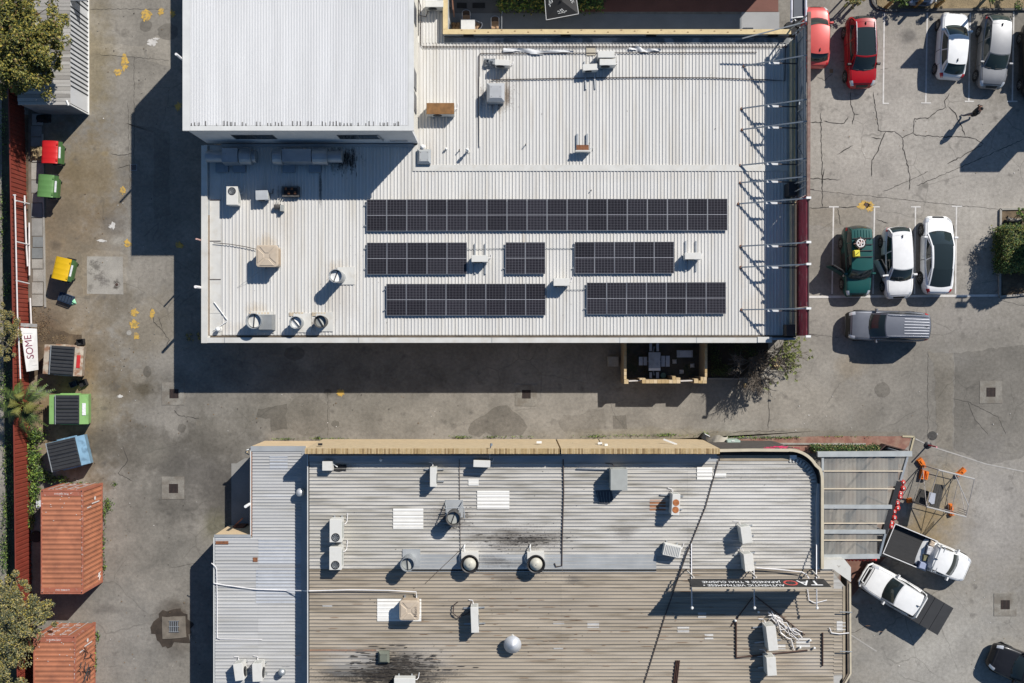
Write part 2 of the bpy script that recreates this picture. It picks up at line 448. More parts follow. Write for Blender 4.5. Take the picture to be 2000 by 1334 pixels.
flat('garden_bed', wob(xy([(1956, 409), (2100, 405), (2100, 580), (1956, 577)]), .02, 4), .06, SOIL, 'planted island at the end of the parking bays')
kerb('kerb', [(2060, 407), (1953, 409), (1951, 578)], .12, .13, CONC, 'kerb round the planted island')
kerb('kerb', [(1951, 579.5), (1980, 577), (2060, 568)], .12, .13, CONC)
PATHM = [CONC, mat('concrete_grey', (.23, .225, .21), .9, 0, .12, 2, fine=.15), mat('concrete_blue', (.17, .18, .18), .9, 0, .12, 2, fine=.15)]
path = MB(); path.box(P(56, 0).x, P(88, 0).x, P(0, 596).y, P(0, 215).y, -.05, .03)
path = structure(path.build('path', mat('path_base', (.14, .12, .095), .95, 0, .2), loc=P(70, 400)), 'narrow slab path beside the red fence'); path['base'] = list(P(70, 400))
yy = 222
kk = 0
while yy < 592:
    hgt = [24, 22, 30, 20, 34, 26, 19, 29, 36, 22, 22, 20, 25, 24, 24][kk % 15]
    b = MB(); x0 = 60 + yy * .006 + (2 if kk % 3 == 0 else 0)
    a, c = P(x0, yy + hgt - 1.0), P(x0 + 21, yy + .4)
    b.box(a.x, c.x, a.y, c.y, .03, .055 + .006 * (kk % 4), .006, .006)
    b.build('slab', PATHM[(0, 1, 1, 0, 0, 1, 0, 2, 1, 2, 2, 0, 0, 0, 0)[kk % 15]], path)
    yy += hgt; kk += 1
kerb('kerb', [(84, 262), (86, 420), (89, 600)], .10, .07, CONC, 'worn concrete edge of the slab path')
flat('bare_earth', wob(xy([(48, 225), (62, 225), (66, 640), (90, 640), (160, 655), (165, 690), (100, 720), (60, 740), (60, 900), (50, 900)]), .08, 6), .006, SOIL, 'bare brown earth at the foot of the fence')
flat('verge', wob(xy([(-60, -60), (14, -60), (46, 300), (52, 640), (60, 1000), (66, 1334), (70, 1420), (-60, 1420)]), .05, 7), .01, mat('verge_soil', (.075, .068, .04), .95, 0, .3, 1.2, fine=.3, fscale=14, bump=.6, bscale=10), 'weedy strip behind the red fence')
flat('footpath', xy([(-60, -60), (3, -60), (5, 500), (10, 900), (14, 1180), (-60, 1420)]), .03, A_LT, 'pale path on the far side of the fence')
# pink brick pavement in front of the restaurant
flat('brick_pavement', wob(xy([(1425, 858), (1600, 852), (1780, 852), (1775, 870), (1760, 885), (1420, 885)]), .01, 8), .020, mat('pink_pavers', (.235, .115, .085), .9, 0, .2, 3, fine=.2, dirt=(1.5, .45, .7, .7), dirt_col=(.28, .22, .16)), 'faded pink brick pavement along the restaurant')
kerb('kerb', [(1420, 866), (1690, 867)], .10, .10, CONC, 'low cream kerb along the pink pavement')
kerb('kerb', [(1762, 852), (1785, 853), (1777, 884)], .10, .06, mat('cream_kerb', (.42, .37, .25), .85), 'cream kerb at the pavement corner')
flat('terrace', xy([(1600, 868), (1775, 868), (1770, 1000), (1715, 1180), (1600, 1180)]), .012, mat('terrace_floor', (.27, .25, .22), .85, 0, .12, 2, dirt=(1.2, .45, .6, .6), dirt_col=(.15, .09, .065)), 'paved restaurant terrace under the clear roof')
flat('terrace', xy([(1640, 1085), (1730, 1088), (1700, 1120), (1660, 1170), (1640, 1170)]), .016, mat('red_pavers', (.17, .085, .06), .9, 0, .15, 3))

# ---- parking bay lines
LINE = mat('line_paint', (.58, .56, .53), .8, 0, .1, 3, dirt=(3, .48, .7, .6), dirt_col=(.26, .24, .22))
def line(x0, y0, x1, y1, w=.085, m=LINE, z=.0085):
    a, c = P(x0, y0), P(x1, y1); d = (c - a).normalized(); q = Vector((-d.y, d.x, 0)) * w / 2
    flat('parking_line', [(v.x, v.y) for v in (a + q, c + q, c - q, a - q)], z, m)
for x0, y0, x1, y1 in [(1727, 25, 1725, 203), (1811, 25, 1808, 201), (1895, 25, 1892, 198), (1980, 22, 1977, 198),
                       (1628, 404, 1625, 574), (1708, 404, 1705, 574), (1788, 404, 1786, 574), (1868, 404, 1866, 574)]:
    line(x0, y0, x1, y1)
for x0, x1, y in [(1724, 1736, 202), (1799, 1818, 201), (1884, 1902, 198), (1967, 1987, 198), (1619, 1638, 404), (1699, 1718, 404), (1779, 1798, 404), (1859, 1879, 403)]:
    line(x0, y, x1, y, .075, z=.0125)
line(1578, 580, 1952, 577, .14, z=.0165)
for pts in [[(1788, 857), (1818, 872), (1870, 888), (1925, 906), (2020, 925)], [(1662, 1240), (1690, 1258), (1712, 1272)]]:
    for a, c in zip(pts, pts[1:]): line(*a, *c, .07, mat('faint_line', (.36, .345, .32), .85, 0, .15), .0105)

# ---- cracks in the car park
CRK = mat('crack', (.040, .036, .032), .95, 0, .2)
def crack(pts, w=.055, s=1):
    rr = random.Random(s); b = MB(); V = []
    for a, c in zip(pts, pts[1:]):
        a, c = P(*a), P(*c); k = max(2, int((c - a).length / .14))
        for q in range(k):
            p = a.lerp(c, q / k); V.append(Vector((p.x + rr.uniform(-.035, .035), p.y + rr.uniform(-.035, .035), 0)))
    V.append(P(*pts[-1])); Q = []
    for k, p in enumerate(V):
        d = (V[min(k + 1, len(V) - 1)] - V[max(k - 1, 0)]).normalized(); ww = w * rr.uniform(.35, .8) * (1 if 0 < k < len(V) - 1 else .2)
        Q.append((b.pt((p.x - d.y * ww / 2, p.y + d.x * ww / 2, .0066)), b.pt((p.x + d.y * ww / 2, p.y - d.x * ww / 2, .0066))))
    for A, B in zip(Q, Q[1:]): b.face(A[1], B[1], B[0], A[0])
    structure(b.build('crack', CRK))
for s_, pts in enumerate([
    [(1705, 180), (1710, 215), (1716, 255), (1730, 257), (1747, 257), (1763, 269), (1783, 259), (1786, 232), (1812, 231), (1830, 217), (1846, 210), (1845, 198), (1854, 182)],
    [(1763, 269), (1764, 290), (1772, 320), (1778, 345), (1775, 372)], [(1730, 257), (1722, 272), (1714, 295), (1703, 314), (1702, 345)],
    [(1722, 271), (1702, 269)], [(1783, 259), (1790, 264), (1835, 267), (1885, 267), (1905, 271), (1922, 282)], [(1885, 267), (1877, 245), (1865, 220), (1852, 208)],
    [(1661, 180), (1662, 205), (1668, 222), (1665, 243)], [(1668, 222), (1679, 223)], [(1610, 237), (1640, 242), (1650, 240), (1657, 228)],
    [(1603, 220), (1604, 280), (1606, 330), (1606, 405)], [(1582, 239), (1607, 239)], [(1635, 302), (1650, 293), (1667, 284)], [(1920, 282), (1880, 305), (1850, 320)],
    [(1578, 407), (1606, 405), (1660, 405), (1680, 403)], [(1636, 408), (1642, 440)], [(1578, 348), (1640, 351)], [(1610, 330), (1605, 360)], [(1712, 429), (1735, 436)],
    [(1860, 778), (1890, 785), (1920, 800), (1950, 815), (1965, 850)], [(1890, 785), (1905, 820), (1930, 850)], [(1625, 145), (1610, 157), (1596, 150)],
    [(310, 620), (318, 645), (330, 665), (318, 690)], [(295, 600), (300, 630), (318, 645)], [(215, 300), (235, 303), (258, 300)], [(230, 330), (255, 322)],
    [(1430, 845), (1470, 842), (1540, 842)], [(1500, 720), (1502, 800), (1500, 840)], [(1640, 120), (1658, 121)], [(1720, 135), (1735, 134)], [(1700, 168), (1712, 163)],
    [(340, 800), (350, 812), (390, 818)], [(240, 870), (250, 900), (230, 925), (260, 940)], [(1700, 1220), (1660, 1238)], [(1790, 363), (1880, 325), (1999, 272)], [(1723, 375), (1770, 355), (1813, 335)],
]):
    crack(pts, .08 if s_ < 18 else .05, s_)
for s_, (a, c) in enumerate([((1570, 370), (1950, 409)), ((1952, 586), (2010, 600)), ((262, 110), (262, 330)), ((1610, 60), (1720, 20)), ((1577, 655), (1600, 657)), ((176, 18), (330, 18)), ((250, 200), (254, 380)), ((180, 105), (330, 118)), ((640, 760), (640, 855)), ((385, 1100), (330, 1110)), ((155, 660), (160, 780)), ((1500, 640), (1640, 660)), ((1812, 690), (1812, 860))]):
    crack([a, c], .03, 60 + s_)

# ---- paint splats, drains, covers
YEL = mat('yellow_paint', (.50, .315, .065), .8, 0, .15, 5, dirt=(6, .5, .62, .75), dirt_col=(.2, .17, .11))
for s_, (a, c, rx, ry) in enumerate([(286, 29, 9, 11), (314, 23, 6, 7), (243, 123, 7, 14), (231, 141, 7, 7), (241, 372, 6, 7), (250, 476, 7, 7), (263, 611, 7, 7), (297, 613, 4.5, 10), (262, 634, 10, 8), (267, 656, 6, 7), (665, 767, 7, 7), (337, 27, 5, 7), (348, 208, 6, 8), (1688, 401, 12, 8), (1698, 403, 9, 10), (350, 479, 7, 6)]):
    flat('paint_splat', wob(xy(blob(a, c, rx, ry, s_, 26, .42)), .012, s_, .12), .0145, YEL)
WSP = mat('white_splat', (.52, .50, .47), .85, 0, .15, 5)
for s_, (a, c, rx, ry) in enumerate([(298, 83, 10, 6), (305, 76, 7, 2.2), (220, 441, 6, 6), (199, 470, 9, 2.5), (160, 775, 7, 2), (234, 774, 6, 2.6)]):
    flat('paint_splat', wob(xy(blob(a, c, rx, ry, s_ + 30, 22, .4)), .015, s_, .12), .0146, WSP)
GRATE = mat('cast_iron', (.075, .045, .035), .7, .3, .3, 8)
DRC = mat('drain_concrete', (.215, .20, .172), .9, 0, .2, 1.5, fine=.2, fscale=25, dirt=(2, .4, .62, .7), dirt_col=(.14, .12, .095))
def drain(px, py, s, g, label, gx=0, gy=0, dirty=False):
    t = thing('storm_drain', label, 'drain', P(px, py), 0, 'storm drains with concrete surrounds')
    h = ML(s); q = ML(g); ox, oy = ML(gx), -ML(gy)
    b = MB()
    for x0, x1, y0, y1 in ((-h, ox - q, -h, h), (ox + q, h, -h, h), (ox - q, ox + q, -h, oy - q), (ox - q, ox + q, oy + q, h)): b.box(x0, x1, y0, y1, 0, .022)
    b.build('surround', DRC, t, False)
    b = MB(); b.box(ox - q, ox + q, oy - q, oy + q, .001, .0075); b.build('pit', DARK, t, False)  # shallow dark plate standing in for the shade under the grate
    nb = 7; p = MB(); p.box(-.012, .012, oy - q + .002, oy + q - .002, .008, .02)
    o = p.build('grate_bar', GRATE, t, False); o.location.x = ox - q + q * 2 / nb * .5
    for k in range(1, nb): share(o, 'grate_bar', t, (ox - q + q * 2 / nb * (k + .5), 0, 0))
    return t
ground_hole = []
for a in [(338, 769, 22, 9, 'square concrete drain half in the shadow of the white building corner', 2, 0), (1027, 772, 21, 8.5, 'concrete drain in the middle of the lane by the cloud shaped patch', 1, -2),
          (338, 953, 22, 9, 'concrete drain in the lane beside the row of skip bins and container', 1, 1), (1935, 766, 22, 9, 'concrete drain in the dark relaid asphalt', 0, 0), (1963, 1181, 22, 9, 'concrete drain near the dark car', 0, 0)]:
    drain(a[0], a[1], a[2], a[3], a[4], a[5], a[6])
# raised slab with a silver grate in the oil stained hollow
t = thing('storm_drain', 'silver grate on a rough broken slab ringed with black oily dirt', 'drain', P(340, 1222))
b = MB(); b.prism(wob(xy([(316, 1205), (362, 1203), (364, 1245), (318, 1247)]), .03, 2), .0, .05); b.build('surround', mat('dirty_slab', (.15, .13, .105), .9, 0, .3, 2, fine=.2), t)
b = MB(); b.box(P(331, 0).x, P(349, 0).x, P(0, 1234).y, P(0, 1213).y, .052, .056); b.build('pit', DARK, t)  # dark plate on the slab stands in for shade below the bars
for k in range(5):
    b = MB(); x = P(331 + 18 * (k + .5) / 5, 0).x; b.box(x - .02, x + .02, P(0, 1234).y, P(0, 1213).y, .057, .085); b.build('grate_bar', GALV, t)
b = MB(); [b.bar(P(330, y, .092), P(350, y, .092), .03) for y in (1213, 1224, 1234)]; b.build('grate_frame', GALV, t)
flat('oil_stain', wob(xy(blob(338, 1226, 40, 36, 4, 24, .22)), .10, 4, .2), .0105, mat('oily_dirt', (.040, .030, .022), .9, 0, .4, 2, fine=.3), 'black oily dirt round the silver grate')
def cover(name, px, py, r, label, m=STEEL, cat='manhole cover', rim=True, z=.006):
    t = thing(name, label, cat, P(px, py))
    b = MB(); b.lathe((0, 0, 0), [(ML(r), 0), (ML(r), z + .004), (ML(r) * .86, z + .006)], 22); b.build('rim', CONC if rim else m, t, False)
    b = MB(); b.lathe((0, 0, z + .007), [(ML(r) * .8, 0), (ML(r) * .78, .006), (ML(r) * .5, .006), (ML(r) * .47, .003), (ML(r) * .3, .003), (ML(r) * .27, .007)], 22); b.build('lid', m, t, False)
cover('manhole_cover', 1692, 400, 5, 'round manhole lid in the middle of a yellow paint splat', GRATE)
cover('manhole_cover', 228, 556, 4, 'small dark rusty lid set in the concrete pad', GRATE)
cover('manhole_cover', 262, 634, 4, 'small lid in a yellow painted ring near the white building', mat('yellow_lid', (.30, .22, .07), .8), rim=False)
cover('manhole_cover', 252, 650, 5, 'small pale round lid next to the yellow splats', CONC)
cover('manhole_cover', 1821, 851, 9, 'dark oval utility lid near the red pole', mat('dark_lid', (.05, .047, .043), .8, 0, .2, 6), rim=False)
t = thing('drain_grate', 'small rusty grate half shaded by the red hatchback SUV', 'drain', P(1624, 139))
b = MB(); b.box(-.14, .14, -.15, .15, 0, .012); b.build('frame', CONC, t, False)
b = MB(); [b.box(-.11 + k * .055, -.08 + k * .055, -.12, .12, .012, .03) for k in range(4)]; b.build('bars', mat('rust_yellow', (.20, .12, .04), .9), t, False)
t = thing('drain_grate', 'small black grate in the deep shadow of the tall white building', 'drain', P(261, 327))
b = MB(); b.box(-.2, .2, -.2, .2, 0, .01); b.build('frame', STEEL, t, False)
b = MB(); [b.box(-.16 + k * .07, -.12 + k * .07, -.17, .17, .01, .025) for k in range(5)]; b.build('bars', GRATE, t, False)

# litter: pale scraps and dark specks dropped about the yard
def litter(name, n, boxes, cols, smin, smax, seed):
    rr = random.Random(seed); b = MB()
    for k in range(n):
        x0, y0, x1, y1 = rr.choice(boxes); p = P(rr.uniform(x0, x1), rr.uniform(y0, y1)); s = rr.uniform(smin, smax); a = rr.uniform(0, 6.28)
        b.mi = rr.randrange(len(cols)); q = [Vector((math.cos(a + w) * s * rr.uniform(.5, 1.1), math.sin(a + w) * s * rr.uniform(.5, 1.1), 0)) for w in (0, 1.6, 3.1, 4.7)]
        c = Vector((p.x, p.y, .03)); ids = [b.pt(c + v + Vector((0, 0, rr.uniform(-.01, .02)))) for v in q]; lo = [b.pt(c + v * .9 - Vector((0, 0, .015))) for v in q]
        b.face(*ids)
        for w in range(4): b.face(lo[w], lo[(w + 1) % 4], ids[(w + 1) % 4], ids[w])
    return stuff(b.build(name, cols), 'small scraps of litter and leaves on the asphalt')
YARD = [(165, 230, 330, 900), (100, 600, 330, 1000), (200, 950, 390, 1334), (340, 770, 900, 850), (1400, 760, 1980, 870), (1670, 1120, 1990, 1330), (1590, 200, 1990, 400), (90, 380, 240, 720)]
litter('litter', 150, YARD, [mat('paper', (.65, .63, .6), .8), mat('dead_leaf', (.22, .14, .06), .9)], .018, .045, 5)
litter('litter', 190, YARD[:4] + [(160, 20, 330, 240), (90, 640, 170, 760)], [mat('dry_leaf', (.16, .10, .05), .9), mat('pebble', (.25, .23, .2), .9), mat('dark_crumb', (.05, .04, .035), .9)], .015, .05, 6)
# ------------------------------------------------------------------ buildings
def roofmat(name, col, axis, dirt, dirt_col, d2=None, d2c=(.2, .1, .05), rough=.5, metal=0.0, rnd=.03, var=.05):
    st = (1, .10, 1) if axis == 'y' else (.10, 1, 1)
    return mat(name, col, rough, metal, var, 1.6, rnd, dirt, dirt_col, st, fine=.05, fscale=30, dirt2=d2, dirt2_col=d2c, spec=.35)
R_WHT = roofmat('white_roof_steel', (.575, .565, .54), 'y', (3.2, .48, .78, .5), (.42, .38, .31), (2.2, .66, .78, .3), (.33, .25, .17))
R_TALL = roofmat('clean_roof_steel', (.60, .603, .605), 'y', (3, .6, .9, .3), (.5, .49, .46), rnd=.012)
R_ZINC = roofmat('zinc_roof', (.455, .44, .41), 'x', (4.5, .46, .68, .7), (.22, .205, .17), (2.6, .62, .75, .4), (.55, .55, .53), rnd=.06, var=.1)
R_TAN = roofmat('tan_roof', (.355, .31, .25), 'x', (4.2, .47, .70, .65), (.17, .14, .10), (3.1, .64, .74, .5), (.17, .12, .085), rnd=.05, var=.1)
R_WING = roofmat('pale_zinc_roof', (.42, .42, .415), 'x', (4.5, .52, .75, .4), (.28, .265, .22), (2.4, .62, .72, .4), (.50, .52, .55), rnd=.07, var=.08)
FLASH = mat('flashing_white', (.55, .54, .505), .55, 0, .07, 1.5, dirt=(2.5, .5, .8, .4), dirt_col=(.42, .36, .27))
FLASHB = mat('flashing_zinc', (.36, .375, .38), .5, .2, .12, .8, dirt=(1.5, .5, .75, .4), dirt_col=(.46, .46, .45))
WALLW = mat('white_render', (.60, .60, .60), .8, 0, .05, 1, dirt=(1.5, .5, .8, .3), dirt_col=(.4, .38, .34))
WALLC = mat('cream_render', (.52, .45, .33), .85, 0, .08, 1)
CAPY = mat('yellow_cap', (.60, .47, .25), .7, 0, .1, 2, dirt=(4, .5, .75, .5), dirt_col=(.36, .25, .13))
BROWNG = mat('brown_gutter', (.16, .105, .06), .8, 0, .25, 3)
GUT = mat('gutter_pale', (.60, .60, .58), .5, 0, .06, 2)
GLASS = mat('dark_glass', (.018, .022, .027), .06, 0, .1, 2, spec=.6)

def B2(px0, py0, px1, py1, z0, z1, b=None):
    """a box whose top face fills the photo rectangle at height z1."""
    b = b or MB(); a, c = P(px0, py1, z1), P(px1, py0, z1)
    b.box(a.x, c.x, a.y, c.y, z0, z1)
    return b
def sheets(parent, px0, py0, px1, py1, z, pitch, axis, m, nr=4, laps=(), h=.038, wb=.072, wt=.03):
    a, c = P(px0, py1, z), P(px1, py0, z); base = Vector(parent['base'])
    x0, x1, y0, y1 = a.x, c.x, a.y, c.y
    L = (x1 - x0) if axis == 'y' else (y1 - y0)
    n = max(1, round(L / (pitch * nr))); w = L / n
    cuts = [P(0, q, z).y for q in laps] if axis == 'y' else [P(q, 0, z).x for q in laps]
    ends = sorted([y0, y1] + cuts) if axis == 'y' else sorted([x0, x1] + cuts)
    for q, (e0, e1) in enumerate(zip(ends, ends[1:])):
        dz = .004 * (q % 2)
        b = MB()
        if axis == 'y': b.ribs(0, w, e0 - base.y, e1 - base.y + (.05 if q < len(ends) - 2 else 0), z + dz - base.z, w / nr, 'y', h, wb, wt)
        else: b.ribs(e0 - base.x - (.05 if q else 0), e1 - base.x, 0, w, z + dz - base.z, w / nr, 'x', h, wb, wt)
        o = b.build('roof_sheet', m, parent, False)
        st = Vector((x0 - base.x, 0, 0)) if axis == 'y' else Vector((0, y0 - base.y, 0))
        step = Vector((w, 0, 0)) if axis == 'y' else Vector((0, w, 0))
        o.location = st
        for k in range(1, n):
            share(o, 'roof_sheet', parent, st + step * k)

# ===== white-roofed shop with a taller block (north) =====
ZA = 3.2
A = thing('shop_building', 'long white roofed shop building with a taller block and rows of solar panels', 'building', P(800, 470))
def wallring(parent, pts, z0, z1, m, name='wall', th=.22):
    """one wall object per side of the outline, butted at the corners."""
    V = [Vector((p[0], p[1], 0)) for p in pts]
    for a, c in zip(V, V[1:] + V[:1]):
        d = (c - a).normalized(); nrm = Vector((d.y, -d.x, 0)) * -th
        b = MB(); b.prism([(q.x, q.y) for q in (a + d * .001, c - d * (th + .001) if (c - a).length > th * 3 else c, c - d * (th + .001) + nrm if (c - a).length > th * 3 else c + nrm, a + d * .001 + nrm)], z0, z1)
        b.build(name, m, parent)
# south, west, east and north walls under the roof
x0, x1 = P(396, 0, 3.3).x, P(1552, 0, 3.3).x
yS, yN, yM = P(0, 664, 3.3).y, P(0, 66, 3.65).y, P(0, 283, ZA).y
b = MB(); b.box(x0, x1, yS, yS + .2, 0, 3.14); b.build('wall', WALLC, A)
b = MB(); b.box(x0, x0 + .2, yS + .201, yM, 0, 3.14); b.build('wall', WALLC, A)
b = MB(); b.box(x1 - .2, x1, yS + .201, yN - .3, 0, 3.14); b.build('wall', mat('shopfront_wall', (.35, .32, .28), .8), A)
# roof deck and sheets
flat('roof_deck', [(x0 + .05, yS + .05), (x1 - .05, yS + .05), (x1 - .05, yN - .05), (P(815, 0, ZA).x, yN - .05), (P(815, 0, ZA).x, yM), (x0 + .05, yM)], ZA - .02, FLASH, parent=A)
sheets(A, 818, 84, 1545, 323, ZA, .192, 'y', R_WHT)
sheets(A, 818, -60, 866, 84, ZA, .192, 'y', R_WHT)
sheets(A, 432, 284, 808, 654, ZA, .192, 'y', R_WHT)
sheets(A, 808, 333, 1545, 654, ZA, .192, 'y', R_WHT)
B2(432, 281, 808, 286.5, ZA, ZA + .12).build('flashing', FLASHB, A)
B2(409.5, 285, 431.5, 655, ZA - .01, ZA + .012).build('flashing', FLASH, A)
for y in (390, 470, 545, 610): B2(410, y, 431, y + 1.6, ZA + .012, ZA + .03).build('seam', CABLE if y != 610 else FLASH, A)
B2(808, 322, 1500, 334, ZA, ZA + .055).build('ridge_cap', FLASH, A)
B2(1500, 323, 1545, 334, ZA, ZA + .05).build('ridge_cap', FLASH, A)
B2(806, 284, 816, 334, ZA, ZA + .05).build('flashing', FLASH, A)
B2(815, 70, 868, 84, ZA - .005, ZA + .002).build('flashing', FLASH, A)
B2(868, 74, 1545, 84.5, ZA, ZA + .05).build('flashing', mat('lead_flashing', (.16, .17, .175), .7, 0, .4, .9, dirt=(1.4, .5, .58, .8), dirt_col=(.34, .35, .35)), A)
# west parapet with its rusty box gutter, south fascia
B2(393, 284, 404.5, 670, 2.9, 3.42).build('parapet', FLASH, A)
B2(405, 420, 410, 655, ZA - .1, ZA + .01).build('gutter', BROWNG, A)
B2(405, 284, 410, 420, ZA - .1, ZA + .01).build('gutter', STEEL, A)
B2(411, 655, 1555, 659, ZA - .1, ZA + .03).build('gutter', mat('gutter_dark', (.09, .07, .05), .8, 0, .3, 2), A)
B2(404.8, 659.3, 1508, 669.5, 2.95, 3.40).build('fascia', FLASH, A)
for px in (438, 700, 960, 1210, 1360): B2(px, 659.3, px + 1.2, 669.6, 3.36, 3.404).build('joint', STEEL, A)
b = B2(1508, 660, 1554, 664, 3.0, 3.55); b.build('fascia_return', GREYP, A)
b = B2(1480, 658, 1508, 669, 2.95, 3.45); b.build('fascia_end', FLASH, A)
# east parapet: grey box gutter, cream wall, yellow cap
B2(1538, 84, 1546, 655, ZA - .02, ZA + .06).build('gutter', mat('grey_gutter', (.33, .35, .35), .6, 0, .12, 2), A)
B2(1546.5, 78, 1554, 655, 2.9, 3.72).build('parapet', mat('parapet_cream', (.42, .37, .27), .8, 0, .1, 2), A)
for y0, y1 in ((84, 152), (156, 345), (392, 520), (523, 640)): B2(1551.2, y0, 1554.2, y1, 3.72, 3.76).build('cap', CAPY, A)
# north parapet wall with a yellow cap; return wall on the west of the courtyard
a, c = P(866, 66, 3.65), P(1545, 56, 3.65)
b = MB(); b.box(a.x, c.x, a.y + .02, c.y - .04, 0, 3.58); b.build('parapet', mat('parapet_grey', (.40, .41, .40), .75, 0, .08, 2), A)
B2(865, 57, 1545, 66.5, 3.58, 3.65).build('cap', CAPY, A)
B2(865, -80, 874.5, 56.6, 3.58, 3.65).build('cap', CAPY, A)
b = B2(866.5, -80, 873, 56, 2.0, 3.58); b.build('parapet', MATS['parapet_grey'], A)
for px in (905, 1095, 1262, 1500):
    b = B2(px, 68.6, px + 20, 69.8, 3.3, 3.5); b.build('vent_slot', BLACK, A)
for k in range(24): # tie marks left along the cap
    px = 900 + k * 26; B2(px, 58 + (k % 3) * 2, px + 3.2, 59 + (k % 3) * 2, 3.65, 3.665).build('tie', RUST, A)

# taller block
ZT = 6.7
tx0, tx1 = P(362, 0, ZT).x, P(803, 0, ZT).x
tyS = P(0, 252, ZT).y; tyN = P(0, -72, ZT).y
T0 = 'wall'
b = MB(); b.box(tx0, tx1, tyS, tyS + .2, 3.1, ZT - .14); b.build('wall', WALLW, A)
b = MB(); b.box(tx0, tx0 + .2, tyS + .201, tyN, 0, ZT - .14); b.build('wall', WALLW, A)
b = MB(); b.box(tx1 - .2, tx1, tyS + .201, tyN, 3.1, ZT - .14); b.build('wall', mat('wall_warm_white', (.62, .59, .52), .8, 0, .08, 1.2), A)
b = MB(); b.box(tx0, tx1, tyN + .01, tyN + 9.0, 0, 4.0); b.build('annex', WALLW, A)
flat('roof_deck', [(tx0, tyS), (tx1, tyS), (tx1, tyN), (tx0, tyN)], ZT - .05, FLASH, parent=A)
sheets(A, 371, -60, 797, 245, ZT, .0845, 'y', R_TALL, nr=10, h=.026, wb=.06, wt=.022)
b = B2(356.5, -60, 371, 255, ZT - .14, ZT + .02); b.build('gutter', GUT, A)
b = B2(371.3, 245.2, 800, 255, ZT - .14, ZT + .02); b.build('gutter', GUT, A)
b = B2(797.3, -60, 808, 255, ZT - .14, ZT + .025); b.build('barge', GUT, A)
b = MB(); [B2(372 + k * 7.1 + RN.uniform(-1, 1), 239 + RN.uniform(-3, 2), 375 + k * 7.1, 246, ZT, ZT + .02, b) for k in range(58) if RN.random() < .62]; stuff(b.build('grime', mat('black_grime', (.06, .055, .05), .95, 0, .3, 9), A))
for px0, px1 in ((447, 533), (653, 738)):   # two strip windows in the shaded south wall
    a, c = P(px0 + 6, 268.5, 5.1), P(px1 + 2, 268.5, 5.1)
    b = MB(); b.box(a.x, c.x, tyS - .025, tyS + .02, 4.35, 5.35); w = b.build('window', mat('window_frame', (.10, .115, .125), .5), A)
    n_ = 2
    for k in range(n_):
        b = MB(); xa = a.x + .06 + (c.x - a.x - .06) / n_ * k; b.box(xa, xa + (c.x - a.x) / n_ - .09, tyS - .035, tyS - .026, 4.42, 5.28); o = b.build('pane', GLASS, w)
b = MB(); b.bar((tx1 - 2.0, tyS - .06, 5.4), (tx1 - 1.85, tyS - .06, 4.2), .07); b.build('downpipe', GALV, A)
b = MB(); b.bar((tx1 - 1.5, tyS - .05, 4.0), (tx1 - .5, tyS - .05, 4.0), .05); b.build('conduit', GALV, A)
for q, (px, py) in enumerate([(800, 20), (801, 150), (803, 195)]):
    b = MB(); p = P(px, py, 5.6); b.box(tx1, tx1 + .05, p.y - .5, p.y + .5, 4.4, 5.9); b.build('window', mat('wall_recess', (.05, .055, .07), .4), A)
# stray pipes out of the west wall
def stub(p0, p1, r, m, label, cat='pipe', name='pipe', group=None):
    a, c = P(*p0), P(*p1); b = MB(); b.tube([a, c], r, 10)
    o = b.build(name, m, loc=a); tag(o, label, cat, group); return o
def vpipe(px, py, z0, z1, r, m, label):
    p = P(px, py, z0); b = MB(); b.tube([p, Vector((p.x, p.y, z1))], r, 10); tag(b.build('vent_pipe', m, loc=p), label, 'vent pipe')
vpipe(393.5, 470, 3.2, 4.05, .05, mat('pink_pipe', (.50, .30, .26), .6), 'thin pink pipe standing up from the west parapet of the white roof')
vpipe(393, 562, 3.2, 4.15, .085, PVC, 'thicker white pipe standing up from the west parapet of the white roof')
vpipe(356, 116, 6.5, 7.4, .07, PVC, 'white pipe standing up at the west edge of the tall block')
# ===== courtyard north of the shop =====
flat('courtyard', xy([(874, 60), (1484, 60), (1484, 38), (1470, 28), (980, 26), (874, 26)]), .020, mat('paving_shaded', (.17, .18, .19), .85, 0, .08, 1, fine=.1), 'courtyard paving coloured blue grey for the shade on it')  # shaded part of the floor, the shade put into its colour
flat('courtyard', xy([(1120, -60), (1520, -60), (1520, 23), (1120, 23)]), .014, mat('red_paving', (.15, .065, .05), .85, 0, .12, 1, fine=.1), 'red paved strip north of the courtyard')
flat('courtyard', xy([(874, -60), (1120, -60), (1120, 26), (874, 26)]), .014, mat('grey_paving', (.10, .10, .10), .85, 0, .12, 1, fine=.1))
flat('courtyard', xy([(1448, 24), (1522, 24), (1522, 66), (1448, 66)]), .024, mat('paving_sunlit', (.30, .30, .30), .85, 0, .08, 1, fine=.1), 'end of the courtyard floor coloured paler as if sunlit')  # same floor past the shadow line, sunlight put into a paler colour

